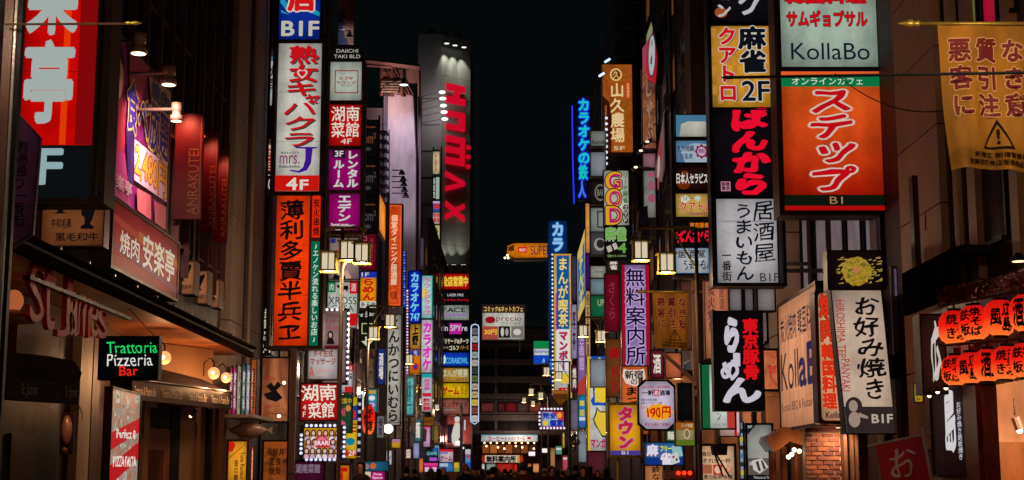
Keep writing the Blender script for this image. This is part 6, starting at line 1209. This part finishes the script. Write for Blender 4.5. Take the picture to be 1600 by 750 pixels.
MB().prism([(.44, 0), (.58, .10), (.54, 0), (.58, -.10)], -.015, .015).build('tail_fin', mat((.38, .24, .17), .3), fi); MB().prism([(-.05, -.16), (.12, -.17), (.05, -.28)], -.01, .01).build('fin', mat((.3, .18, .12), .3), fi); MB().ball((-.32, -.10, .03), .02, 8, 5).build('eye', BLACK, fi)
p = front('yellow tuna restaurant board with red emblem and black vertical letters', 357, 690, 385, 752, 33.6, (240, 160, 34), [('p', [(357, 690), (366, 691), (367, 697), (363, 706), (357, 706)], (200, 30, 20)), ('v', '金の鮪', 366, 718, 373, 752, (50, 26, 10), O(bold=.02)), ('cw', 'Tuna Restaurant', 376, 706, 382, 760, (60, 30, 10)), ('p', [(358, 715), (384, 692), (384, 693), (358, 717)], (130, 70, 20))], frame=(90, 50, 20), d=.4)
front('narrow orange lit strip board right of the yellow tuna board', 388, 698, 396, 752, 34.2, (220, 90, 40), [('v', '海鮮居酒屋', 390, 702, 395, 750, (250, 210, 150))], frame=(80, 30, 14), d=.2, b=.02)
front('slanted orange lit side panel right of the slim price boards', 392, 562, 400, 650, 36.2, (176, 84, 34), [('v', '居酒屋', 393.5, 575, 398.5, 640, (50, 20, 10))], frame=(60, 30, 20), d=.3, b=.02)
for i, (x, y) in enumerate(((405, 614), (436, 650), (444, 598))):
    q = onY(x, y, 42.6); t = thing('bare_bulb', ['left', 'lower right', 'upper right'][i]+' small bright bulb over the brown brush board', 'lamp', q, 0, 'bulbs over the brown board'); MB().ball((0, 0, 0), .05, 8, 6).build('bulb', glow((255, 225, 180), 4, False, False), t); MB().tube([(0, 0, .05), (0, .4, .1)], .012, 5).build('arm', DARK, t); point(q+Vector((0, -.12, .0)), 5, (1, .6, .35), .05)
# brown posts by the stack, dark posts
for i, (x0, x1, yt, Y, c) in enumerate(((452, 461, 545, 42.2, (.36, .17, .09)), (396, 403, 470, 40, (.10, .07, .08)), (600, 604, 300, 61, (.12, .08, .08)), (628, 632, 480, 66, (.10, .07, .10)))):
    a, b = onY(x0, 650, Y), onY(x1, 650, Y); t = thing('utility_pole', ['tan square post rising beside the red Chinese restaurant sign', 'dark post left of the black 2-1 sign', 'dark thin post left of the tonkatsu sign', 'dark violet post right of the tonkatsu sign'][i], 'post', (a.x, Y, .13))
    wb(MB().box(a.x, b.x, Y, Y+.2, .13, onY(x0, yt, Y).z), 'post', mat(c, .5), t)
    for z in (1.5, 3.0): wb(MB().box(a.x-.02, b.x+.02, Y-.02, Y+.22, z, z+.06), 'strap', STEEL, t)
# red lantern, big
q = onY(576, 656, 52); lt = lantern(q, .22, 1.02, 'large long red paper lantern with black characters on the far left shops', '炉端|焼', None); lt['label'] = 'tall red paper lantern with black characters among the left-side signs'
# ---- lit balls, bowling pin and far signs
q = onY(607, 670, 58); t = thing('globe_lamp', 'large bright white globe lamp below the tonkatsu sign', 'lamp', q); MB().ball((0, 0, 0), .19, 18, 12).build('globe', glow((250, 245, 225), 1.6, False, True), t, True); MB().tube([(0, .1, .1), (0, .3, .3)], .02, 6).build('arm', DARK, t); point(q+Vector((0, -.4, 0)), 25, (1, .95, .7), .15)
bp = thing('bowling_pin_sign', 'giant white bowling pin sign with orange neck stripes at the tower foot', 'sign', onY(714, 697, 132)); c0 = onY(714, 697, 132)
pz = lambda y: onY(714, y, 132).z-c0.z
k_ = 132/2300
MB().lathe([(4*k_, pz(697)), (8*k_, pz(690)), (8.5*k_, pz(680)), (6.5*k_, pz(670)), (3.6*k_, pz(662)), (3.4*k_, pz(658)), (4.2*k_, pz(654)), (3.2*k_, pz(651.5)), (.1, pz(651))], 18).build('pin_body', glow((205, 200, 190), .95, False), bp, True)
for y in (661, 665): MB().lathe([(3.75*k_, pz(y)), (3.8*k_, pz(y-2))], 18).build('neck_stripe', glow((230, 120, 40), 1, False), bp)
for dx, w_, y0, y1 in ((7, 1.6, 654, 676), (12, 1.0, 656, 672)):
    MB().box((dx-w_)*k_, (dx+w_)*k_, 0, .2, pz(y1), pz(y0)).build('tube_light', glow((190, 190, 200), 1, False), bp)
for x, y, w_ in ((717, 692, 11), (722, 700, 6)):
    q = onY(x, y, 126); t = thing('street_light', ['wide', 'small'][w_ < 8]+' white shop light under the bowling pin sign', 'lamp', q); MB().ball((0, 0, 0), w_/2*126/2300*1.2, 12, 8, .55).build('lamp_head', glow((225, 220, 215), 1.3, False), t, True); MB().tube([(0, .2, 0), (0, .8, .4)], .05, 5).build('arm', DARK, t)
kp = thing('purple_pole', 'violet lit street pole before the bowling pin sign', 'pole', onY(721, 745, 118)); wb(MB().tube([(onY(721, 700, 118).x, 118, 0), onY(721, 632, 118)], .12, 8), 'pole', mat((.16, .16, .30), .4), kp)
tf = thing('shopfront', 'reddish lit base wall of the grey tower under its tenant panels', 'shopfront', (onY(712, 700, 148).x, 148, 0)); a, b = onY(682, 700, 148), onY(737, 700, 148)
wb(MB().box(a.x, b.x, 148, 149.5, 0, onY(700, 650, 148).z), 'wall', mat((.40, .16, .14), .5), tf); wb(MB().box(onY(695, 690, 147.9).x, onY(709, 690, 147.9).x, 147.8, 147.99, onY(700, 692, 148).z, onY(700, 666, 148).z), 'dark_screen', glow((26, 20, 34), 1, False), tf); wb(MB().box(a.x, b.x, 146.8, 147.79, onY(700, 700, 148).z, onY(700, 694, 148).z), 'canopy', DARK, tf)
point((a.x+1.6, 146.5, 5), 200, (1, .35, .3), .3)
far = [(687, 702, 708, 722, 120, (206, 180, 190), [('r', 687, 702, 708, 706, (200, 30, 60)), ('h', 'ゲーム', 688, 712, 706, 720, (150, 20, 90), O(bold=.05)), ('r', 687, 706.5, 700, 709, (90, 120, 180))], 'white game centre sign with purple katakana near the street end'),
 (686, 723, 708, 737, 119, (60, 120, 190), [('r', 687, 724, 700, 729, (170, 190, 200)), ('o', 693, 733, 5, 4, (30, 80, 170))], 'blue shop sign under the white game centre sign'),
 (662, 724, 684, 737, 112, (200, 24, 120), [('r', 662, 723.5, 684, 727, (220, 60, 140)), ('r', 664, 730, 670, 737, (210, 200, 210)), ('r', 676, 730, 682, 737, (210, 190, 210))], 'magenta lit shopfront sign among the far left shops'),
 (665, 702, 684, 722, 114, (24, 40, 44), [('h', 'GAME', 667, 706, 683, 711, (120, 200, 210), O(bold=.02)), ('r', 671, 715, 683, 720, (170, 80, 200)), ('o', 680, 703, 4, 3, (30, 90, 170))], 'dark sign with cyan and violet lettering near the street end'),
 (709, 722, 718, 737, 121, (170, 160, 60), [('o', 713, 727, 3, 4, (225, 170, 30)), ('r', 710, 732, 717, 737, (120, 140, 60))], 'yellow green lit vending sign by the bowling pin'),
 (727, 702, 735, 733, 122, (90, 140, 190), [('r', 727, 702, 735, 710, (190, 190, 200)), ('p', [(729, 708), (734, 712), (732, 718)], (210, 30, 90)), ('r', 728, 722, 735, 731, (30, 90, 200))], 'narrow blue and white lit board right of the bowling pin'),
 (675, 665, 685, 692, 122, (150, 96, 36), [('v', 'がめや', 677, 668, 683, 689, (60, 110, 60), O(bold=.03))], 'tan vertical sign with green kana left of the tower base'),
 (662, 667, 672, 698, 104, (190, 150, 190), [('p', [(662, 667), (667, 672), (666, 690), (662, 690)], (60, 36, 36)), ('r', 662, 667, 672, 669, (220, 40, 130))], 'pinkish white board beside the tan kana sign'),
 (662, 652, 678, 665, 108, (130, 84, 20), [('h', '居酒屋', 664, 655, 676, 661, (70, 36, 10))], 'small brown trapezoid sign under the cyan patterned sign'),
 (612, 686, 626, 700, 82, (190, 140, 40), [('h', '串カツ', 613, 692, 625, 698, (210, 160, 40)), ('r', 613, 686, 625, 691, (170, 120, 150))], 'small yellow and pink sign under the big white globe'),
 (646, 692, 655, 716, 90, (150, 150, 190), [], 'pale violet lit panel among the far left shops'),
 (752, 679, 840, 690, 188, (196, 205, 205), [('r', 752, 678.6, 840, 680, (30, 110, 130)), ('h', 'コーヒー', 762, 682, 788, 688.5, (170, 20, 60), O(bold=.04)), ('h', 'トゥバイ クール', 790, 682, 820, 688.5, (130, 20, 60), O(bold=.03)), ('h', 'ー', 824, 683, 829, 686, (150, 20, 50))], 'long white cafe fascia with crimson katakana closing the street'),
 (753, 711, 817, 723, 187, (196, 60, 30), [('r', 758, 711.5, 808, 722.5, (205, 196, 170)), ('h', '無料案内所', 760, 712.5, 806, 722, (24, 22, 24), O(bold=.06)), ('r', 808, 711, 812, 723, (190, 150, 40))], 'red and white free guide fascia at the street end')]
for x0, y0, x1, y1, Y, bg, it, lb in far: front(lb, x0, y0, x1, y1, Y, bg, it, frame=FRD, d=.3, b=.04)
for i, (x0, x1, c) in enumerate(((753, 757, (205, 205, 200)), (760, 774, (140, 150, 140)), (776, 802, (170, 40, 30)), (803, 808, (205, 30, 30)), (812, 818, (200, 196, 190)), (825, 831, (190, 110, 60)), (833, 842, (220, 140, 90)))):
    front(['narrow white', 'grey green', 'long red', 'small red', 'pale', 'tan', 'peach'][i]+' lit window of the shop row under the far fascia', x0, 724.5, x1, 738, 187.5, c, name='shop_window', cat='window', frame=FRD, d=.2, b=.04, k=.9)
t = thing('string_lights', 'row of small warm bulbs under the white cafe fascia', 'lights', onY(796, 693, 187))
for i in range(9): wb(MB().ball(onY(757+i*9.7, 692, 187), .12, 8, 5), 'bulb', glow((255, 190, 120), 4, False, False), t)
for i in range(6): wb(MB().ball(onY(760+i*14+(i % 2)*4, 697+(i % 3)*2, 188), .13, 8, 5), 'bulb', glow((255, 200, 140), 4, False, False), t)
t = thing('cafe_interior', 'warm lit upper cafe front with dark mullions under the white fascia', 'shopfront', (onY(796, 710, 189).x, 189, onY(796, 709, 189).z))
for i in range(7):
    a, b = onY(754+i*12, 708, 189), onY(764.5+i*12, 695, 189); wb(MB().box(a.x, b.x, 189, 189.1, a.z, b.z), 'pane', glow([(120, 60, 26), (150, 84, 40), (90, 46, 20), (130, 70, 34), (70, 36, 18), (110, 56, 26), (60, 30, 16)][i], 1, False), t)
for i, (x, y, w_) in enumerate(((831, 709, 10), (851, 704, 8))):
    q = onY(x, y, 86); t = thing('street_light', ['left', 'right'][i]+' flat white lamp box low in the street middle', 'lamp', q); MB().box(-w_/2*86/2300, w_/2*86/2300, -.1, .1, -.12, .12).build('lamp_head', glow((225, 220, 215), 1.2, False), t, bevel=.04); MB().tube([(0, 0, -.1), (0, .1, -.16-q.z+.3)], .04, 6).build('pole', DARK, t)
# hanging ornament cluster + bottle sign at right middle
t = thing('metal_ornament', 'hanging cluster of polished metal and yellow pieces above the right crowd', 'ornament', onY(900, 690, 74)); rr = random.Random(8)
for i in range(14): c = onY(898+rr.uniform(-4, 5), 690+rr.uniform(-12, 14), 74+rr.uniform(-.2, .2)); wb(MB().ball(c, rr.uniform(.05, .12), 10, 6, 1.5), 'metal_piece', mat(((.6, .55, .45), (.6, .45, .1), (.4, .4, .42))[i % 3], .15, .9), t, smooth=True)
for x0, y0, x1, y1, c, lb in ((868, 697, 878, 710, (90, 150, 130), 'green white drink sign above the right crowd'), (879, 712, 887, 735, (180, 70, 90), 'red white bottle sign above the right crowd'), (879, 676, 882, 700, (190, 160, 40), 'thin yellow lit strip above the drink sign')): front(lb, x0, y0, x1, y1, 78, c, [('r', x0+1, y0+3, x1-1, y0+6, (215, 210, 215))], frame=FRD, d=.2, b=.03)

# mid-street neutral fill posts: dark poles right
for i, (x, yt, Y) in enumerate(((889, 600, 62), (1001, 590, 40), (1178, 640, 31))):
    a = onY(x, yt, Y); t = thing('steel_post', ['grey lamp post beside the manga cafe sign', 'dark post behind the orange tavern sign', 'dark post left of the tall screen'][i], 'post', (a.x, Y, .13)); wb(MB().tube([(a.x, Y, .13), a], .06, 8), 'post', STEEL, t); wb(MB().lathe([(.11, .13), (.09, .5)], 10, (a.x, Y, 0)), 'base', STEEL, t)

# ================================================================ STREET LANTERNS
GOLD = mat((.34, .27, .04), .4, .35); 
def street_lamp(label, Y, lamps, size, postx, pw, sd):
    """lamps: list of lantern centres in px; two glass lanterns under a bent arm on one post"""
    px = onY(postx, 600, Y).x; top = onY(postx, min(y for x, y in lamps)-size*1.0, Y).z
    t = thing('street_lantern', label, 'street lamp', (px, Y, .13), 0, 'twin lantern street lamps')
    k = Y/2300
    wb(MB().lathe([(.14, .13), (.12, .8), (.05, .9), (.04, top)], 12, (px, Y, 0)), 'post', mat((.045, .03, .025), .5, .2), t, smooth=True)
    xs = [onY(x, y, Y).x for x, y in lamps]
    far_ = min(xs) if sd > 0 else max(xs)
    wb(MB().tube([(min(xs+[px])-.08, Y, top-.06), (min(xs+[px])+.05, Y, top), (max(xs+[px])-.05, Y, top), (max(xs+[px])+.08, Y, top-.06)], .035, 8), 'arm', GOLD, t)
    wb(MB().tube([(px, Y, top-.9), (px-sd*.5, Y, top-.02)], .022, 6), 'brace', GOLD, t)
    for x, y in lamps:
        c = onY(x, y, Y); s = size*k*.46; dy = 0
        g = MB()
        wb(MB().box(c.x-s*.62, c.x+s*.62, Y-s*.62, Y+s*.62, c.z-s*.72, c.z+s*.72), 'glass', glow((232, 214, 180), .82, False, True), t)
        for ax in (-1, 1):
            for ay in (-1, 1): g.box(c.x+ax*s*.68-.022, c.x+ax*s*.68+.022, Y+ay*s*.68-.022, Y+ay*s*.68+.022, c.z-s*.8, c.z+s*.8)
        g.box(c.x-.012, c.x+.012, Y-s*.69, Y-s*.64, c.z-s*.8, c.z+s*.8)
        fr = wb(g, 'lantern_cage', GOLD, t)
        wb(MB().box(c.x-s*.95, c.x+s*.95, Y-s*.95, Y+s*.95, c.z+s*.8, c.z+s*.95), 'lantern_cap', GOLD, t, fr)
        wb(MB().box(c.x-s*.85, c.x+s*.85, Y-s*.85, Y+s*.85, c.z-s*.98, c.z-s*.8), 'lantern_base', GOLD, t, fr)
        wb(MB().tube([(c.x, Y, c.z+s*.95), (c.x, Y, top)], .015, 6), 'hanger', GOLD, t, fr)
        point((c.x, Y, c.z-s*1.5), pw, (1, .66, .40), .12)
    return t
street_lamp('nearest left twin lantern lamp in front of the massage poster', 32, [(544, 392), (514, 409), (566, 396)], 36, 531, 70, -1)
street_lamp('nearest right twin lantern lamp left of the narrow panel column', 31, [(1001, 392), (1041, 411)], 36, 1092, 70, 1)
street_lamp('second left twin lantern lamp beside the tonkatsu sign top', 50, [(610, 501), (584, 520)], 23, 574, 100, -1)
street_lamp('second right twin lantern lamp in front of the column strips', 52, [(911, 517), (939, 525)], 21, 950, 100, 1)
street_lamp('third left twin lantern lamp above the dim teal sign', 68, [(640, 561), (618, 570)], 17, 608, 110, -1)
street_lamp('third right twin lantern lamp under the convenience store sign', 74, [(854, 580), (873, 587)], 15, 890, 110, 1)
street_lamp('fourth left twin lantern lamp below the third one', 86, [(662, 600), (647, 606)], 13, 634, 110, -1)
street_lamp('fourth right twin lantern lamp before the end building', 92, [(830, 612), (845, 618)], 12, 856, 110, 1)
street_lamp('fifth left twin lantern lamp near the strip column foot', 102, [(673, 621), (659, 627)], 11, 650, 120, -1)
street_lamp('sixth left twin lantern lamp farthest down the street', 122, [(683, 636), (671, 641)], 10, 664, 120, -1)
street_lamp('fifth right twin lantern lamp farthest down the street', 112, [(819, 625), (833, 630)], 9, 846, 120, 1)

point((1.0, 186.5, 6.5), 500, (1, .7, .5), .3)
# added near lamps, unseen above the frame, to light the banner and facades
for sd, X_, Y_ in ((1, 5.2, 13.2), (-1, -5.0, 13.6)):
    t = thing('street_lantern', ['', 'added lamp post on the right with unseen lanterns above the frame', 'added lamp post on the left with unseen lanterns above the frame'][sd], 'street lamp', (X_+sd*1.2, Y_, .13), 0, 'twin lantern street lamps')
    wb(MB().tube([(X_+sd*1.2, Y_, .13), (X_+sd*1.2, Y_, 6.9)], .07, 10), 'post', mat((.10, .08, .05), .4, .5), t); wb(MB().tube([(X_+sd*1.2, Y_, 6.9), (X_-sd*1.0, Y_, 6.9)], .035, 8), 'arm', GOLD, t)
    for dx in (-.8, .2):
        x = X_+sd*dx; wb(MB().box(x-.15, x+.15, Y_-.15, Y_+.15, 6.3, 6.65), 'glass', glow((232, 214, 180), .82, False, True), t); wb(MB().box(x-.2, x+.2, Y_-.2, Y_+.2, 6.651, 6.72), 'lantern_cap', GOLD, t)
        point((x, Y_, 6.15), 100 if sd > 0 else 30, (1, .78, .52), .12)

# small lights and strips packed between the middle-distance signs
def strip(label, x, y0, y1, Y, cols, n, r=.05):
    t = thing('light_strip', label, 'light strip', onY(x, y1, Y)); P0, P1 = onY(x-1.2, y0, Y), onY(x+1.2, y1, Y)
    wb(MB().box(P0.x, P1.x, Y, Y+.1, P1.z, P0.z), 'backing', FRD, t)
    for i in range(n): wb(MB().ball(onY(x, y0+(y1-y0)*(i+.5)/n, Y-.05), r, 6, 4), 'bulb', glow(cols[i % len(cols)], 1.3, False, False), t)
strip('blue dotted light strip left of the blue karaoke sign', 632, 392, 560, 70, [(60, 90, 230), (90, 110, 220), (30, 60, 200)], 40)
strip('pale pink dotted light strip beside the blue karaoke sign', 636.5, 452, 590, 70.5, [(220, 190, 210), (200, 120, 160), (190, 190, 230)], 30)
strip('red and white dotted strip left of the small violet panels', 629, 650, 738, 72, [(230, 120, 70), (235, 220, 200)], 22)
strip('white dotted strip at the right edge of the column panels', 947.5, 180, 260, 57, [(210, 215, 235)], 9, .06)
strip('white dotted edge strip right of the yellow sign with red marks', 566, 612, 640, 50, [(225, 225, 240)], 10)
strip('cyan dotted strip down the wall left of the tenant column', 670, 500, 640, 100, [(120, 190, 220), (60, 90, 160)], 22, .07)
more = [(590, 545, 601, 600, 58, (30, 60, 140), '酒場', 'deep blue vertical tavern sign left of the tonkatsu sign foot'), (589, 650, 600, 684, 57, (120, 120, 130), '個室', 'grey private room sign above the slanted banner pole'),
 (628, 565, 634, 610, 74, (190, 60, 110), '歌', 'thin pink sign between the third lantern lamp and tonkatsu sign'), (648, 655, 658, 690, 88, (60, 110, 120), '麺', 'muted teal noodle sign low on the left side'),
 (655, 372, 662, 418, 84, (70, 66, 90), '', 'dark violet blank sign above the cyan lounge sign'), (679, 696, 686, 720, 116, (150, 190, 210), '薬', 'pale cyan drugstore sign near the street end'),
 (655, 716, 661, 738, 100, (210, 120, 60), '', 'small orange lit shop panel low on the left'), (632, 700, 644, 718, 80, (90, 24, 40), '居酒屋', 'dark crimson tavern sign under the red dotted strip'), (604, 704, 612, 726, 70, (200, 200, 210), 'BAR', 'tiny white bar sign beside the pale globe'),
 (893, 400, 901, 470, 100, (60, 52, 74), '', 'dark violet panel right of the tall manga cafe sign'), (893, 476, 901, 560, 98, (160, 150, 190), '喫茶', 'pale lilac cafe sign right of the tall manga cafe sign'), (893, 570, 902, 612, 96, (80, 30, 44), '焼肉', 'dark red grill sign beneath the lilac cafe sign'),
 (892, 625, 903, 672, 88, (110, 100, 120), '', 'blank lilac wall panel above the metal ornament'), (904, 674, 916, 722, 84, (130, 140, 150), '', 'pale grey lit panel beside the manga billboard foot'), (949, 404, 968, 424, 54, (60, 40, 34), '麻雀', 'brown mahjong panel above the crimson board'),
 (1017, 548, 1036, 590, 40, (110, 30, 46), '酒', 'dark crimson drinks sign below the small yellow banner'), (1040, 552, 1064, 590, 42, (190, 96, 60), '', 'orange lit blank panel below the small yellow banner'), (1060, 600, 1083, 655, 41, (14, 12, 14), '', 'black blank sign right of the octagonal yen sign'),
 (1064, 440, 1082, 545, 43, (90, 54, 40), '', 'long brown wall board behind the small yellow banner'), (1140, 452, 1158, 485, 32, (120, 112, 112), '', 'narrow grey lit window strip above the black ramen sign'), (1164, 452, 1176, 485, 32, (100, 92, 96), '', 'second grey lit window strip above the black ramen sign'), (1184, 452, 1210, 485, 32, (128, 120, 118), '', 'wide grey lit window strip above the black ramen sign'),
 (918, 706, 946, 740, 62, (80, 30, 40), '', 'dim maroon lit shopfront under the manga billboard'), (1040, 672, 1056, 690, 40, (50, 90, 60), '麺', 'small green noodle sign between the octagon and striped board'), (860, 700, 867, 730, 90, (170, 120, 80), '', 'small tan lit panel near the crowd right of centre')]
for x0, y0, x1, y1, Y, bg, tx_, lb in more:
    it = [('v', tx_, x0+(x1-x0)*.18, y0+(y1-y0)*.12, x1-(x1-x0)*.18, y1-(y1-y0)*.12, (225, 215, 200) if sum(bg) < 330 else (60, 24, 40), O(bold=.03))] if tx_ and tx_ != 'BAR' else ([('h', tx_, x0+1, y0+8, x1-1, y0+14, (40, 30, 30))] if tx_ else [])
    front(lb, x0, y0, x1, y1, Y, bg, it, frame=FRD, d=.25, b=.03)
# ================================================================ THE CROWD
def skin_mesh(nodes, edges, m, zcut):
    """one continuous body grown from a skeleton; materials by height"""
    me = bpy.data.meshes.new('body'); me.from_pydata([n[0] for n in nodes], edges, [])
    o = bpy.data.objects.new('tmp_body', me); C.objects.link(o)
    s = o.modifiers.new('s', 'SKIN'); sl = me.skin_vertices[0].data
    for i, n in enumerate(nodes): sl[i].radius = (n[1], n[1] if len(n) < 3 else n[2])
    sl[0].use_root = True
    u = o.modifiers.new('u', 'SUBSURF'); u.levels = 1; u.render_levels = 1
    bpy.context.view_layer.update()
    r = bpy.data.meshes.new_from_object(o.evaluated_get(bpy.context.evaluated_depsgraph_get()))
    bpy.data.objects.remove(o)
    r.materials.clear()
    for x in m: r.materials.append(x)
    r.polygons.foreach_set('use_smooth', [True]*len(r.polygons))
    for p in r.polygons:
        z = p.center.z; k = 2 if z > zcut[1] else (1 if z > zcut[0] else 0)
        p.material_index = k
    return r
skinm = paint((196, 140, 112), .5)
def body(coat, stride, pant):
    N = [((0, 0, .95), .15, .11), ((0, .0, 1.12), .14, .10), ((0, 0, 1.30), .17, .115), ((0, .01, 1.42), .12, .09), ((0, .0, 1.50), .052), ((0, -.02, 1.58), .068, .082), ((0, -.02, 1.66), .074, .09), ((0, -.01, 1.72), .055, .065)]
    E_ = [(i, i+1) for i in range(7)]
    def add(par, pts):
        k = par
        for p in pts: N.append(p); E_.append((k, len(N)-1)); k = len(N)-1
    for s in (-1, 1):
        st = stride*s
        add(3, [((s*.17, 0, 1.41), .062), ((s*.215, .02, 1.26), .05), ((s*.23, .04, 1.12), .042), ((s*.19, -.08, .98), .036), ((s*.15, -.13, .94), .034)])   # hands in coat pockets
        add(0, [((s*.09, -st*.1, .88), .09), ((s*.10, -st*.28, .52), .062), ((s*.10, -st*.32+abs(stride)*.12*(s < 0), .12), .045), ((s*.10, -st*.38-.04, .05), .04), ((s*.11, -st*.38-.16, .04), .035)])
    return skin_mesh(N, E_, [pant, coat, skinm], (.93, 1.50))
hairc = [paint(c, .45) for c in ((18, 14, 14), (34, 22, 18), (150, 96, 50), (60, 36, 24))]
def hair_mesh(long, m):
    mb = MB(); prof = [(.001, .105), (.05, .095), (.085, .05), (.093, 0), (.088, -.05)]+([(.085, -.12), (.075, -.22), (.03, -.26)] if long else [(.06, -.09), (.02, -.1)])
    mb.lathe(prof, 16); v = []
    for x, y, z in mb.v:
        if z < .03 and y < -.02: y = -.035+abs(z)*.0     # open at the face
        v.append((x, y*1.1+.012, z))
    mb.v = v
    me = bpy.data.meshes.new('hair'); me.from_pydata(mb.v, [], mb.f); me.materials.append(m); me.polygons.foreach_set('use_smooth', [True]*len(me.polygons)); return me
coats = [paint(c, .8) for c in ((22, 20, 24), (44, 34, 34), (30, 34, 52), (70, 24, 28), (60, 52, 46))]
bods = [body(coats[i], (.5, .8, .3, .6, .1)[i], paint([(16, 16, 20), (24, 24, 34), (30, 26, 24), (14, 14, 16), (40, 40, 44)][i], .8)) for i in range(5)]
hairs = [hair_mesh(bool(i % 2), hairc[i]) for i in range(4)]
cn_ = ['black', 'dark brown', 'navy', 'dark red', 'grey brown']; hn = ['short black hair', 'long dark hair', 'fair hair', 'long brown hair']
eyes = MB().ball((-.03, -.098, 0), .009, 6, 4).ball((.03, -.098, 0), .009, 6, 4).ball((0, -.108, -.03), .012, 6, 4, 1.3)
eye_me = None; rr = random.Random(21); seen = {}
spots = []
for i in range(96):
    Y = 34+i*1.15+rr.uniform(-.5, .5)
    lo, hi = max(-3.4, (560-800)/2300*Y), min(3.5, (965-800)/2300*Y)
    x = lo+(hi-lo)*((i*.618) % 1)
    spots.append((x, Y))
for i, (x, Y) in enumerate(spots):
    h = rr.uniform(.92, 1.03); toward = i % 3 == 0
    where = 'near' if Y < 60 else ('middle' if Y < 95 else 'far'); sd_ = 'left side' if x < -1.2 else ('right side' if x > 1.2 else 'centre')
    for _ in range(60):
        bi = rr.randrange(5); hi_ = rr.choice((0, 0, 0, 1, 1, 3, 2)); key = (bi, hi_, toward, where, sd_)
        if key not in seen: break
    seen[key] = 1
    lab = 'person, %s coat, %s, %s, %s of the %s crowd' % (cn_[bi], hn[hi_], 'facing the viewer' if toward else 'seen from behind', sd_, where)
    t = thing('person', lab, 'person', (x, Y, .006), (0 if toward else PI)+rr.uniform(-.5, .5), 'people walking in the street')
    t.scale = (h, h, h)
    o = bpy.data.objects.new('body', bods[bi]); C.objects.link(o); o.parent = t
    o = bpy.data.objects.new('hair', hairs[hi_]); C.objects.link(o); o.parent = t; o.location = (0, -.01, 1.675)
    if eye_me is None: e0 = eyes.build('face', paint((40, 24, 20), .5), t, loc=(0, -.0, 1.655)); eye_me = e0.data
    else: e0 = bpy.data.objects.new('face', eye_me); C.objects.link(e0); e0.parent = t; e0.location = (0, 0, 1.655)
bpy.data.objects.remove(_to)
# closing tidy: drop unused prototypes
for o in list(bpy.data.objects):
    if o.type == 'EMPTY' and not o.children: bpy.data.objects.remove(o)
